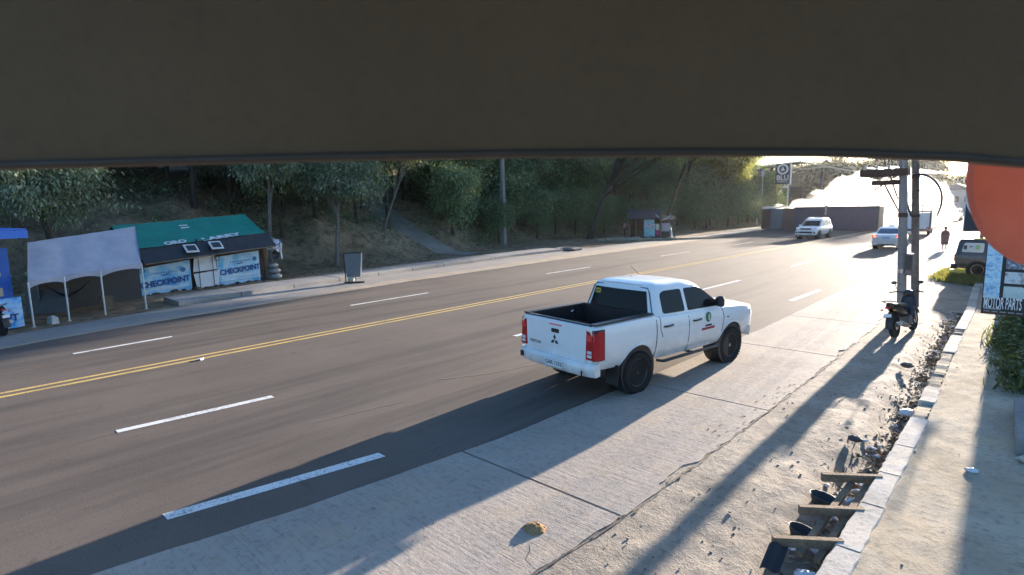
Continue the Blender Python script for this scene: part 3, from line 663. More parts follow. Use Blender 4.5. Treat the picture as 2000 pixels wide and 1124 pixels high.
def rpoly(pts, r=0.05, n=3):
    """round the corners of a polygon"""
    out = []; m_ = len(pts)
    for i in range(m_):
        p0, p, p1 = Vector(pts[i - 1]), Vector(pts[i]), Vector(pts[(i + 1) % m_]); a = (p0 - p); c = (p1 - p); rr = min(r, a.length * 0.45, c.length * 0.45); a = p + a.normalized() * rr; c = p + c.normalized() * rr
        for k in range(n + 1):
            t = k / n; q = a * (1 - t) ** 2 + p * 2 * t * (1 - t) + c * t * t; out.append((q.x, q.y))
    return out
def densify(poly, n=4):
    out = []
    for i in range(len(poly)):
        a, b = poly[i], poly[(i + 1) % len(poly)]; out += [(a[0] + (b[0] - a[0]) * k / n, a[1] + (b[1] - a[1]) * k / n) for k in range(n)]
    return out
def wheel_mesh(r, wdt, name='wheel', tread=True):
    b = MB(); n = 36; h = wdt / 2
    b.lathe([(r * 0.62, -h * 0.80), (r * 0.72, -h), (r * 0.93, -h * 0.98), (r * 0.985, -h * 0.80), (r, -h * 0.4), (r, h * 0.4), (r * 0.985, h * 0.80), (r * 0.93, h * 0.98), (r * 0.72, h), (r * 0.62, h * 0.80)], n, lambda x, y, z: (z, x, y))
    if tread:
        for i in range(n):
            a = 2 * math.pi * i / n
            for sx_ in (-1, 1):
                q = Matrix.Rotation(a, 3, 'X'); b.box(q @ Vector((sx_ * h * 0.62, 0, r * 0.992)), (h * 0.6, r * 0.11, r * 0.05), q)
    return b.mesh(name, M_TYRE, smooth=35)
def rim_mesh(r, wdt, mt, spokes=6):
    b = MB(); h = wdt / 2
    b.lathe([(r * 0.64, -h * 0.85), (r * 0.60, h * 0.8), (r * 0.64, h * 0.92), (r * 0.66, h * 0.88), (r * 0.64, -h * 0.85)], 30, lambda x, y, z: (z, x, y), closed=True)
    b.lathe([(0.001, h * 0.75), (r * 0.13, h * 0.78), (r * 0.15, h * 0.4), (0.001, h * 0.38)], 14, lambda x, y, z: (z, x, y), closed=True)
    for i in range(spokes):
        q = Matrix.Rotation(2 * math.pi * i / spokes, 3, 'X'); b.box(q @ Vector((h * 0.62, 0, r * 0.36)), (h * 0.22, r * 0.16, r * 0.52), q, taper=(1, 1.5))
    b.lathe([(0.001, h * 0.1), (r * 0.6, h * 0.1)], 24, lambda x, y, z: (z, x, y))
    b.lathe([(0.001, h * 0.80), (r * 0.09, h * 0.80), (r * 0.10, h * 0.74), (0.001, h * 0.73)], 14, lambda x, y, z: (z, x, y), mi=1, closed=True)
    return b.mesh('rim', [mt, M_CHROME], smooth=35)
def put_wheels(t, r, wdt, track, axles, rimmat, spokes=6, steer=0.0):
    wm = wheel_mesh(r, wdt); rm = rim_mesh(r, wdt, rimmat, spokes)
    for ax in axles:
        for s_ in (1, -1):
            o = link('wheel', wm, t); o.location = (s_ * track / 2, ax, r); o.rotation_euler = (R(20 * ax), 0, (0 if s_ > 0 else math.pi) + (steer if ax > 0 else 0)); link('rim', rm, o)
def arch_cutters(r, axles, hw, z=None):
    out = []
    for ax in axles:
        for s_ in (1, -1):
            c = MB().lathe([(r, -0.30), (r, 0.30)], 36, lambda x, y, h: (s_ * hw + h, ax + x, (z or r * 0.86) + y)).build('cut', M_BLK); out.append(c)
    return out
def car_body(t, body, mt, cuts, name='body', extra=(), smooth=38):
    o = link(name, body.mesh(name, [mt, M_BLK]), t)
    o.parent = None; boolean(o, cuts + list(extra)); o.parent = t
    o.data.polygons.foreach_set('use_smooth', [True] * len(o.data.polygons)); o.data.set_sharp_from_angle(angle=R(smooth)); return o
def seam(t, body, pts, name='door_seam', w_=0.007, side_=1):
    b = MB(); P_ = []
    for (y0, z0), (y1, z1) in zip(pts, pts[1:]):
        for k in range(8): P_.append((y0 + (y1 - y0) * k / 8, z0 + (z1 - z0) * k / 8))
    P_.append(pts[-1]); b.tube([(side_ * (body.sx(y, z) + 0.0005), y, z) for y, z in P_], w_, 5); return b.build(name, M_BLK, t)
def C_yr(cab, x, z): return cab.yr(x, z)
def glass(t, cab, kind, poly, mt, name='window', r=0.05, sgn=1, rubber=True, th=0.008):
    if kind != 'side':
        f_ = (lambda x, z, o_: (x, C_yr(cab, x, z) - o_, z)) if kind == 'rear' else (lambda x, z, o_: (x, cab.yf(x, z) + o_, z)); p = poly; b = MB(); nu, nv = 14, 5
        def pt(u, v): return ((p[0][0] * (1 - u) + p[1][0] * u) * (1 - v) + (p[3][0] * (1 - u) + p[2][0] * u) * v, (p[0][1] * (1 - u) + p[1][1] * u) * (1 - v) + (p[3][1] * (1 - u) + p[2][1] * u) * v)
        b.grid(lambda u, v: f_(*pt(u, v), th + 0.004), nu, nv); ed = [pt(k / nu, 0) for k in range(nu)] + [pt(1, k / nv) for k in range(nv)] + [pt(1 - k / nu, 1) for k in range(nu)] + [pt(0, 1 - k / nv) for k in range(nv)]
        b.loft([[f_(*q, th + 0.004) for q in ed], [f_(*q, -0.02) for q in ed]], cap=False); return b.build(name, mt, t, weld=True)
    poly = densify(rpoly(poly, r), 1)
    fn = {'side': cab.side(poly, sgn, th), 'rear': cab.rear(th), 'front': cab.front(th)}[kind]
    o = MB().prism(poly, fn).build(name, mt, t)
    return o
# ---------------------------------------------------------------- the white pickup
def pickup():
    t = thing('pickup_truck', 'white double cab pickup truck with open black bed in the foreground', 'pickup truck', (-5.47, 9.88, 0), -R(8.8))
    st = [(-2.52, 0.87, 0.60, 1.30, 0.0), (-2.47, 0.91, 0.57, 1.32, 0.0), (-2.2, 0.93, 0.54, 1.325, 0.0), (-1.35, 0.935, 0.52, 1.325, 0), (-1.00, 0.935, 0.50, 1.32, 0), (-0.82, 0.935, 0.48, 1.27, 0.0), (0.3, 0.935, 0.46, 1.235, 0.0), (1.0, 0.935, 0.46, 1.215, 0.01), (1.30, 0.94, 0.48, 1.21, 0.03), (1.7, 0.94, 0.52, 1.175, 0.05), (2.0, 0.925, 0.52, 1.15, 0.055), (2.28, 0.89, 0.50, 1.105, 0.045), (2.43, 0.81, 0.48, 1.02, 0.02), (2.51, 0.66, 0.50, 0.89, 0.0)]
    B = Body(st); AX = (-1.44, 1.47); WR = 0.37
    cuts = arch_cutters(0.44, AX, 0.86, 0.42)
    bed = MB().box((0, -1.735, 1.20), (1.52, 1.41, 0.72)).build('cut', M_BLK)
    tun = MB().box((0, 0.15, 0.45), (1.15, 5.0, 0.30)).build('cut', M_BLK)
    car_body(t, B, M_CARW, cuts + [bed, tun])
    C = Cab([(1.16, -0.99, 1.42, 0.88), (1.30, -0.965, 1.20, 0.845), (1.70, -0.88, 0.60, 0.72), (1.765, -0.83, 0.46, 0.675), (1.805, -0.70, 0.28, 0.59), (1.82, -0.4, 0.0, 0.30)], 0.10, 0.08)
    link('cab', C.mesh('cab', M_CARW), t)
    # glass
    for s_ in (1, -1):
        glass(t, C, 'side', [(-0.70, 1.285), (-0.05, 1.262), (-0.05, 1.665), (-0.56, 1.675), (-0.68, 1.63)], M_GLASS, 'rear_door_window', 0.06, s_)
        glass(t, C, 'side', [(0.05, 1.258), (1.10, 1.235), (1.0, 1.33), (0.62, 1.59), (0.48, 1.655), (0.05, 1.665)], M_GLASS, 'front_door_window', 0.045, s_)
    rw = glass(t, C, 'rear', [(-0.70, 1.29), (0.70, 1.29), (0.60, 1.68), (-0.60, 1.68)], M_GLASS, 'rear_window', 0.07, th=0.011)
    part('sticker', mat('yellow_sticker', (0.62, 0.42, 0.05), 0.5), rw, lambda b: b.prism([(-0.58, 1.555), (-0.45, 1.555), (-0.45, 1.645), (-0.58, 1.645)], C.rear(0.0205)))
    part('sticker_print', M_INK, rw, lambda b: [b.box((-0.515 + (k - 1) * 0.03, C.yr(-0.5, 1.60) - 0.0225, 1.60), (0.02, 0.002, 0.035)) for k in range(3)])
    glass(t, C, 'front', [(-0.68, 1.24), (0.68, 1.24), (0.58, 1.67), (-0.58, 1.67)], M_GLASS, 'windscreen', 0.06)
    # roof ribs and black surround at the cab back
    part('roof_rib', M_CARW, t, lambda b: b.tube([(-0.5, -0.80, 1.775), (-0.2, -0.815, 1.785), (0.2, -0.815, 1.785), (0.5, -0.80, 1.775)], 0.016, 6), 60)
    part('cab_seal', M_BLK, t, lambda b: b.tube([(0.78, C.yr(0.78, 1.31) - 0.003, 1.31), (0.66, C.yr(0.66, 1.66) - 0.003, 1.67), (0.60, C.yr(0.6, 1.73) - 0.003, 1.735), (-0.60, C.yr(0.6, 1.73) - 0.003, 1.735), (-0.66, C.yr(0.66, 1.66) - 0.003, 1.67), (-0.78, C.yr(0.78, 1.31) - 0.003, 1.31)], 0.009, 6), 60)
    part('antenna', M_BLK, t, lambda b: b.tube([(-0.52, 0.36, 1.77), (-0.60, 0.16, 1.98)], 0.006, 5))
    # bed liner and rail caps
    def liner(b):
        y0, y1, x0, z0, z1 = -2.43, -1.04, 0.755, 0.845, 1.325
        b.box((0, (y0 + y1) / 2, z0 + 0.012), (2 * x0, y1 - y0, 0.02))
        for s_ in (1, -1): b.box((s_ * (x0 - 0.012), (y0 + y1) / 2, (z0 + z1) / 2), (0.02, y1 - y0, z1 - z0))
        b.box((0, y1 - 0.012, (z0 + z1) / 2), (2 * x0, 0.02, z1 - z0)); b.box((0, y0 + 0.012, (z0 + z1) / 2), (2 * x0, 0.02, z1 - z0))
        for i in range(9): b.box((-0.64 + i * 0.16, (y0 + y1) / 2, z0 + 0.03), (0.07, y1 - y0 - 0.08, 0.02))
        for s_ in (1, -1): b.lathe([(0.40, -0.13), (0.40, 0.13)], 28, lambda x, y, h, s_=s_: (s_ * 0.63 + h, -1.44 + x, 0.72 + y * 0.85))
        for s_ in (1, -1):
            for yy in (-2.2, -1.9, -1.3, -1.12): b.box((s_ * 0.735, yy, 1.09), (0.03, 0.05, 0.42))
    part('bed_liner', M_BLK, t, liner, 40)
    for s_ in (1, -1): part('bed_rail_cap', M_BLK, t, lambda b: b.box((s_ * 0.815, -1.735, 1.327), (0.13, 1.48, 0.022)))
    part('tailgate_cap', M_BLK, t, lambda b: b.box((0, -2.465, 1.318), (1.62, 0.07, 0.022)))
    part('front_rail_cap', M_BLK, t, lambda b: b.box((0, -1.01, 1.322), (1.5, 0.05, 0.022)))
    for s_ in (-1,):
        for yy in (-2.2, -1.4): part('tie_down', M_CHROME, t, lambda b: b.tube([(s_ * 0.73, yy - 0.03, 1.22), (s_ * 0.70, yy, 1.24), (s_ * 0.73, yy + 0.03, 1.22)], 0.012, 6))
    # tailgate skin with handle, emblem, third brake light
    tg = part('tailgate', M_CARW, t, lambda b: b.prism(rpoly([(-0.72, 0.70), (0.72, 0.70), (0.74, 1.295), (-0.74, 1.295)], 0.03), lambda q, k: (q[0], -2.522 - (0.016 if k else 0), q[1])), 30)
    bevel_mesh(tg.data, 0.008, 2, 60)
    part('handle', M_BLK, tg, lambda b: b.prism(rpoly([(-0.08, 1.095), (0.11, 1.095), (0.11, 1.165), (-0.08, 1.165)], 0.02), lambda q, k: (q[0], -2.536 - (0.006 if k else 0), q[1])))
    part('brake_light', mat('pink_lens', (0.85, 0.28, 0.30), 0.2), tg, lambda b: b.box((0.02, -2.541, 1.235), (0.30, 0.008, 0.026)))
    def emb(b):
        c = Vector((0.0, 0.96)); s_ = 0.056
        for k in range(3):
            a = math.pi / 2 + k * 2 * math.pi / 3; d = Vector((math.cos(a), math.sin(a))); e = Vector((-d.y, d.x)); q = [c + d * 0.003, c + d * s_ + e * s_ * 0.5, c + d * s_ * 1.75, c + d * s_ - e * s_ * 0.5]
            q = [c + d * 0.004, c + d * s_ * 0.95 + e * s_ * 0.55, c + d * s_ * 1.9, c + d * s_ * 0.95 - e * s_ * 0.55]
            b.prism([(p.x, p.y) for p in q], lambda p, kk: (p[0], -2.537 - (0.006 if kk else 0), p[1]))
    part('emblem', M_INK, tg, emb)
    lettering('model_lettering', 'TRITON', 0.075, M_INK, (-0.50, -2.5405, 0.86), (1, 0, 0), (0, 0, 1), tg, sx=1.1)
    # rear bumper, plate, tail lights
    bp = part('rear_bumper', M_CARW, t, lambda b: b.loft([[(x, yy, z) for yy, z in ((-2.40, 0.50), (-2.60 + 0.10 * (abs(x) / 0.93) ** 4, 0.49), (-2.65 + 0.12 * (abs(x) / 0.93) ** 4, 0.56), (-2.65 + 0.12 * (abs(x) / 0.93) ** 4, 0.66), (-2.60 + 0.10 * (abs(x) / 0.93) ** 4, 0.71), (-2.40, 0.71))] for x in (-0.92, -0.90, -0.8, -0.6, -0.3, 0, 0.3, 0.6, 0.8, 0.90, 0.92)]), 40)
    pl = part('number_plate', M_PLATE, bp, lambda b: b.box((0.10, -2.658, 0.607), (0.42, 0.012, 0.13)))
    lettering('plate_lettering', 'GAR 1332', 0.095, M_INK, (0.10, -2.666, 0.607), (1, 0, 0), (0, 0, 1), pl)
    part('tow_cover', M_BLK, bp, lambda b: b.box((-0.80, -2.60, 0.60), (0.07, 0.03, 0.09)))
    part('reflector', M_BLK, bp, lambda b: b.box((0.72, -2.625, 0.55), (0.015, 0.02, 0.09)))
    for s_ in (1, -1):
        poly = [(0.735, 0.76), (0.905, 0.76), (0.905, 1.23), (0.735, 1.23)]
        def tl(b):
            pts = [(0.735, -2.545), (0.90, -2.535), (0.955, -2.45), (0.950, -2.33), (0.85, -2.33), (0.735, -2.50)]
            b.prism(pts, lambda q, k: (s_ * (q[0] - (0.02 if k else 0.0)), q[1] + (0.02 if k else 0), 1.235 if k else 0.765))
        o = part('tail_light', M_RED, t, tl, 30); bevel_mesh(o.data, 0.012, 2, 30)
        part('light_surround', M_BLK, o, lambda b: b.prism([(0.72, -2.53), (0.90, -2.52), (0.942, -2.45), (0.940, -2.31), (0.85, -2.31), (0.72, -2.50)], lambda q, k: (s_ * (q[0] - 0.012), q[1] + 0.012, 1.25 if k else 0.75)))
        for zz in (0.83, 0.895): part('reversing_lens', M_LENS, o, lambda b: b.box((s_ * 0.815, -2.543, zz), (0.085, 0.016, 0.045)))
        for zz in (1.13,): part('lamp_glint', mat('red_bright', (0.85, 0.06, 0.06), 0.2), o, lambda b: b.box((s_ * 0.815, -2.543, zz), (0.09, 0.016, 0.10)))
        # doors, handles, mirrors, step, arches
        seam(t, B, [(-0.80, 0.90), (-0.86, 1.05), (-0.84, 1.26)], side_=s_); seam(t, B, [(0.0, 0.50), (0.0, 1.25)], side_=s_); seam(t, B, [(1.08, 0.60), (1.16, 1.0), (1.12, 1.205)], side_=s_)
        seam(t, B, [(-0.965, 0.55), (-0.965, 1.30)], 'bed_gap', 0.009, s_)
        for yy, zz in ((-0.74, 1.075), (0.14, 1.06)):
            h_ = part('door_handle', M_BLK, t, lambda b: b.tube([(s_ * (B.sx(yy, zz) + 0.004), yy - 0.02, zz), (s_ * (B.sx(yy, zz) + 0.035), yy + 0.02, zz), (s_ * (B.sx(yy, zz) + 0.035), yy + 0.20, zz + 0.003), (s_ * (B.sx(yy, zz) + 0.004), yy + 0.24, zz + 0.003)], 0.016, 8), 60)
        mr = part('mirror', M_BLK, t, lambda b: b.loft([[(s_ * (x0), 0.92 + dy * k, 1.27 + dz * k) for dy, dz in ((-0.06, -0.02), (-0.06, 0.15), (0.0, 0.19), (0.06, 0.16), (0.06, 0.0), (0.0, -0.04))] for x0, k in ((0.86, 0.35), (0.91, 0.8), (0.98, 0.92), (1.04, 0.88), (1.06, 0.6))]), 50)
        part('side_step', M_BLK, t, lambda b: [b.tube([(s_ * 0.90, -0.92, 0.49), (s_ * 0.965, -0.82, 0.47), (s_ * 0.965, 0.85, 0.47), (s_ * 0.90, 0.95, 0.49)], 0.042, 8, flat=0.6), b.box((s_ * 0.85, 0.1, 0.47), (0.16, 0.06, 0.03))], 60)
        for ax in AX:
            pts = [(s_ * (B.sx(ax + 0.45 * math.cos(a), 0.42 + 0.45 * math.sin(a)) + 0.006), ax + 0.45 * math.cos(a), 0.42 + 0.45 * math.sin(a)) for a in [R(12 + 156 * k / 22) for k in range(23)]]
            part('wheel_arch_lip', M_CARW, t, lambda b: b.tube(pts, 0.022, 7, flat=0.8), 70)
            part('arch_liner', M_BLK, t, lambda b: b.lathe([(0.443, -0.30), (0.443, 0.04)], 30, lambda x, y, h: (s_ * (0.86 + h), ax + x, 0.42 + y)), 60)
        part('mud_flap', M_BLK, t, lambda b: b.box((s_ * 0.80, -1.97, 0.42), (0.26, 0.02, 0.34), Matrix.Rotation(R(-8), 3, 'X')))
        # door crest and lines of print
        yy, zz = 0.62, 1.065
        cr = part('door_crest', mat('crest_green', (0.02, 0.16, 0.07), 0.5), t, lambda b: b.lathe([(0.001, 0.004), (0.085, 0.004), (0.085, 0.0), (0.001, 0.0)], 24, lambda x, y, h: (s_ * (B.sx(yy, zz) + 0.006 + h), yy + x, zz + y * 1.15)))
        part('crest_core', mat('crest_pale', (0.60, 0.65, 0.48), 0.5), cr, lambda b: b.lathe([(0.001, 0.011), (0.05, 0.011), (0.05, 0.0), (0.001, 0.0)], 20, lambda x, y, h: (s_ * (B.sx(yy, zz) + 0.006 + h), yy + x * 0.55 + 0.012 * s_, zz + y * 1.3)))
        rn = random.Random(3)
        part('door_print', M_INK, t, lambda b: [b.box((s_ * (B.sx(yy, 0.905) + 0.006), yy - 0.09 + k * 0.03, 0.908), (0.006, 0.02, 0.035)) for k in range(7)])
        part('door_print_red', mat('red_print', (0.42, 0.03, 0.05), 0.6), t, lambda b: [b.box((s_ * (B.sx(yy, 0.85) + 0.006), yy - 0.20 + k * 0.033, 0.85), (0.006, 0.023, 0.042)) for k in range(13)])
        part('side_badge', M_BLK, t, lambda b: b.box((s_ * (B.sx(1.3, 0.98) + 0.004), 1.30, 0.98), (0.006, 0.06, 0.02)))
        # headlamp and fog lamp
        part('headlight', M_LENS, t, lambda b: b.prism([(2.22, 0.90), (2.40, 0.86), (2.40, 0.95), (2.22, 1.02)], lambda q, k: (s_ * (B.sx(q[0], q[1]) + (0.012 if k else -0.05)), q[0], q[1])), 30)
    part('grille', M_BLK, t, lambda b: b.box((0, 2.49, 0.76), (1.0, 0.06, 0.24)))
    part('front_bumper', M_CARW, t, lambda b: b.loft([[(x, yy, z) for yy, z in ((2.20, 0.46), (2.50 - 0.30 * (abs(x) / 0.9) ** 3, 0.46), (2.56 - 0.32 * (abs(x) / 0.9) ** 3, 0.56), (2.54 - 0.31 * (abs(x) / 0.9) ** 3, 0.66), (2.20, 0.68))] for x in (-0.9, -0.7, -0.4, 0, 0.4, 0.7, 0.9)]), 40)
    part('underbody', M_BLK, t, lambda b: [b.box((0, -0.05, 0.50), (1.1, 4.7, 0.14)), b.tube([(-0.7, -1.44, 0.38), (0.7, -1.44, 0.38)], 0.06, 8), b.sphere((0.05, -1.44, 0.38), 0.14), b.tube([(-0.7, 1.50, 0.38), (0.7, 1.50, 0.38)], 0.05, 8), b.box((-0.45, -0.4, 0.40), (0.25, 1.0, 0.2))], 40)
    put_wheels(t, WR, 0.26, 1.60, AX, M_RIMD, 6, -R(4))
    return t
pickup()
# ---------------------------------------------------------------- other cars, smaller in the picture
def simple_car(name, label, cat, loc, rz, st, lv, mt, gl, AX, WR, windows, hw, bulge=0.1, rim=None, wid=0.2, front=None, rear=None, cabmat=None, sx_scale=1.0):
    t = thing(name, label, cat, loc, rz); B = Body(st); car_body(t, B, mt, arch_cutters(WR * 1.17, AX, hw - 0.06, WR))
    C = Cab(lv, bulge, 0.06); link('cabin', C.mesh('cabin', cabmat or mt), t)
    for w_ in windows:
        if w_[0] == 'side':
            for s_ in (1, -1): glass(t, C, 'side', w_[1], gl, 'side_window', 0.05, s_)
        else: glass(t, C, w_[0], w_[1], gl, {'rear': 'rear_window', 'front': 'windscreen'}[w_[0]], 0.06)
    for s_ in (1, -1):
        part('mirror', mt, t, lambda b: b.sphere((s_ * (hw + 0.06), lv[0][2] - 0.45, lv[0][0] + 0.10), (0.10, 0.05, 0.075), 10, 6), 60)
        for ax in AX: part('arch_liner', M_BLK, t, lambda b: b.lathe([(WR * 1.18, -0.26), (WR * 1.18, 0.03)], 24, lambda x, y, h: (s_ * (hw - 0.06 + h), ax + x, WR + y)), 60)
    put_wheels(t, WR, wid, 2 * hw - wid - 0.02, AX, rim or M_RIM, 6)
    part('underbody', M_BLK, t, lambda b: b.box((0, 0, 0.32), (2 * hw - 0.5, st[-1][0] - st[0][0] - 0.5, 0.16)))
    return t, B, C
def slab(t, name, mt, poly, y0, y1, parent=None, r=0.02):
    return MB().prism(rpoly(poly, r), lambda q, k: (q[0], y1 if k else y0, q[1])).build(name, mt, parent or t)
# silver taxi seen from behind, brake lights on
t, B, C = simple_car('sedan', 'silver taxi sedan with red tail lights driving away beside the utility poles', 'car', (-7.22, 46.6, 0), R(1.5),
    [(-2.18, 0.62, 0.42, 0.86, 0), (-2.12, 0.78, 0.34, 0.98, 0.01), (-1.9, 0.83, 0.26, 1.02, 0.02), (-1.2, 0.85, 0.22, 1.00, 0.02), (0.6, 0.85, 0.20, 0.94, 0.02), (1.4, 0.84, 0.22, 0.88, 0.05), (1.9, 0.78, 0.24, 0.76, 0.05), (2.15, 0.62, 0.28, 0.62, 0.02)],
    [(0.96, -1.75, 1.25, 0.79), (1.36, -0.98, 0.35, 0.60), (1.44, -0.72, 0.15, 0.54), (1.48, -0.3, -0.05, 0.38)], M_SILV, M_GLASSB, (-1.28, 1.30), 0.305,
    [('side', [(-1.05, 1.01), (-0.30, 1.0), (-0.30, 1.33), (-0.80, 1.33)]), ('side', [(-0.22, 1.0), (0.85, 0.99), (0.30, 1.32), (-0.22, 1.33)]), ('rear', [(-0.62, 1.04), (0.62, 1.04), (0.52, 1.35), (-0.52, 1.35)]), ('front', [(-0.66, 1.0), (0.66, 1.0), (0.54, 1.34), (-0.54, 1.34)])], 0.85, 0.08)
M_BRAKE = NT('lit_brake_lamp'); M_BRAKE.set(Base_Color=(0.5, 0.02, 0.02), Emission_Color=(1.0, 0.12, 0.06, 1), Emission_Strength=1.6); M_BRAKE = M_BRAKE.m
for s_ in (1, -1):
    slab(t, 'tail_light', M_RED, [(s_ * 0.50, 0.80), (s_ * 0.80, 0.80), (s_ * 0.82, 0.98), (s_ * 0.52, 0.96)], -2.02, -2.175); slab(t, 'brake_lamp', M_BRAKE, [(s_ * 0.58, 0.83), (s_ * 0.74, 0.83), (s_ * 0.74, 0.93), (s_ * 0.58, 0.93)], -2.1, -2.185)
slab(t, 'number_plate', mat('plate_blue', (0.22, 0.36, 0.55), 0.5), [(-0.22, 0.72), (0.22, 0.72), (0.22, 0.86), (-0.22, 0.86)], -2.1, -2.19)
slab(t, 'bumper', M_SILV, [(-0.80, 0.30), (0.80, 0.30), (0.82, 0.58), (-0.82, 0.58)], -2.0, -2.22, r=0.08); slab(t, 'bumper_slot', M_BLK, [(-0.5, 0.31), (0.5, 0.31), (0.5, 0.38), (-0.5, 0.38)], -2.1, -2.23)
part('roof_light', mat('taxi_light', (0.75, 0.73, 0.62), 0.4), t, lambda b: b.box((0, -0.1, 1.53), (0.42, 0.14, 0.11), taper=(0.8, 0.6)))
# white SUV coming towards the camera
t, B, C = simple_car('suv', 'white sport utility car driving towards the camera in front of the overturned trailer', 'car', (-14.75, 56.8, 0), R(180) + R(-3),
    [(-2.3, 0.70, 0.45, 1.02, 0), (-2.22, 0.86, 0.40, 1.08, 0.01), (-1.6, 0.92, 0.36, 1.10, 0.02), (0.5, 0.93, 0.36, 1.10, 0.02), (1.1, 0.93, 0.36, 1.10, 0.04), (1.7, 0.91, 0.38, 1.05, 0.06), (2.12, 0.84, 0.40, 0.96, 0.04), (2.3, 0.68, 0.42, 0.80, 0.0)],
    [(1.06, -2.18, 1.30, 0.87), (1.60, -1.95, 0.45, 0.72), (1.72, -1.8, 0.25, 0.66), (1.80, -1.2, -0.2, 0.50)], M_CARW, M_GLASS, (-1.4, 1.42), 0.37,
    [('side', [(-1.9, 1.16), (-1.25, 1.15), (-1.25, 1.58), (-1.75, 1.58)]), ('side', [(-1.15, 1.15), (-0.35, 1.14), (-0.35, 1.60), (-1.15, 1.60)]), ('side', [(-0.27, 1.14), (0.85, 1.13), (0.35, 1.57), (-0.27, 1.60)]), ('rear', [(-0.68, 1.18), (0.68, 1.18), (0.58, 1.6), (-0.58, 1.6)]), ('front', [(-0.74, 1.12), (0.74, 1.12), (0.63, 1.58), (-0.63, 1.58)])], 0.93, 0.12)
slab(t, 'grille', M_BLK, [(-0.42, 0.83), (0.42, 0.83), (0.46, 0.95), (-0.46, 0.95)], 2.1, 2.315); slab(t, 'lower_grille', M_BLK, [(-0.60, 0.52), (0.60, 0.52), (0.52, 0.66), (-0.52, 0.66)], 2.1, 2.345)
slab(t, 'front_bumper', M_CARW, [(-0.86, 0.36), (0.86, 0.36), (0.84, 0.78), (-0.84, 0.78)], 1.98, 2.33, r=0.12); slab(t, 'number_plate', M_PLATE, [(-0.22, 0.68), (0.22, 0.68), (0.22, 0.79), (-0.22, 0.79)], 2.2, 2.35)
for s_ in (1, -1):
    slab(t, 'headlight', M_LENS, [(s_ * 0.50, 0.86), (s_ * 0.82, 0.90), (s_ * 0.84, 1.03), (s_ * 0.54, 0.95)], 2.0, 2.21); slab(t, 'fog_lamp', M_BLK, [(s_ * 0.64, 0.50), (s_ * 0.80, 0.52), (s_ * 0.80, 0.64), (s_ * 0.66, 0.64)], 2.1, 2.342)
    part('roof_rail', M_CHROME, t, lambda b: b.tube([(s_ * 0.62, -1.7, 1.76), (s_ * 0.60, -1.4, 1.82), (s_ * 0.60, 0.0, 1.82), (s_ * 0.64, 0.2, 1.74)], 0.02, 6))
# dark van parked across the verge behind the motor parts sign
t = thing('van', 'dark grey van parked nose in behind the motor parts sign', 'van', (-0.02, 30.3, 0.02), R(-97))
B = Body([(-2.25, 0.70, 0.42, 0.98, 0), (-2.2, 0.82, 0.36, 1.02, 0), (-1.8, 0.86, 0.32, 1.02, 0.0), (1.2, 0.86, 0.32, 0.98, 0.0), (1.8, 0.84, 0.34, 0.92, 0.04), (2.1, 0.75, 0.38, 0.80, 0.02)])
car_body(t, B, M_VAN, arch_cutters(0.38, (-1.45, 1.35), 0.80, 0.32)); C = Cab([(0.97, -2.24, 1.85, 0.84), (1.48, -2.18, 1.35, 0.74), (1.57, -2.10, 1.15, 0.69), (1.60, -1.8, 0.8, 0.5)], 0.06, 0.06); link('cabin', C.mesh('cabin', M_VAN), t)
M_VGL = glass_mat('pane_painted_bright', (0.62, 0.66, 0.62), 0.15)  # pale pane colour stands in for light showing in the window
for s_ in (1, -1):
    w_ = glass(t, C, 'side', [(-2.02, 1.04), (-1.30, 1.04), (-1.30, 1.42), (-1.95, 1.42)], M_VGL, 'side_window', 0.07, s_)
    part('window_sticker', M_INK, w_, lambda b: [b.box((s_ * 0.815, -1.9, 1.23), (0.03, 0.10, 0.16)), b.box((s_ * 0.815, -1.72, 1.27), (0.03, 0.06, 0.05))])
    part('window_sticker_green', mat('sticker_green', (0.35, 0.55, 0.25), 0.5), w_, lambda b: b.box((s_ * 0.815, -1.5, 1.25), (0.032, 0.13, 0.18)))
    glass(t, C, 'side', [(-1.2, 1.04), (-0.1, 1.04), (-0.1, 1.42), (-1.2, 1.42)], M_GLASS, 'side_window', 0.05, s_); glass(t, C, 'side', [(0.0, 1.04), (1.2, 1.04), (0.95, 1.42), (0.0, 1.42)], M_GLASS, 'side_window', 0.05, s_)
    part('roof_rail', M_BLK, t, lambda b: b.tube([(s_ * 0.62, -1.9, 1.62), (s_ * 0.62, 0.6, 1.64)], 0.022, 6))
    for ax in (-1.45, 1.35): part('arch_liner', M_BLK, t, lambda b: b.lathe([(0.385, -0.26), (0.385, 0.03)], 24, lambda x, y, h: (s_ * (0.80 + h), ax + x, 0.32 + y)), 60)
put_wheels(t, 0.33, 0.2, 1.5, (-1.45, 1.35), M_RIM, 6)
glass(t, C, 'rear', [(-0.66, 1.04), (0.66, 1.04), (0.6, 1.44), (-0.6, 1.44)], M_GLASS, 'rear_window')
slab(t, 'rear_bumper', M_BLK, [(-0.84, 0.34), (0.84, 0.34), (0.84, 0.54), (-0.84, 0.54)], -2.1, -2.34, r=0.05)
for s_ in (1, -1): slab(t, 'tail_light', M_RED, [(s_ * 0.68, 0.66), (s_ * 0.80, 0.66), (s_ * 0.80, 0.94), (s_ * 0.68, 0.94)], -2.1, -2.255)
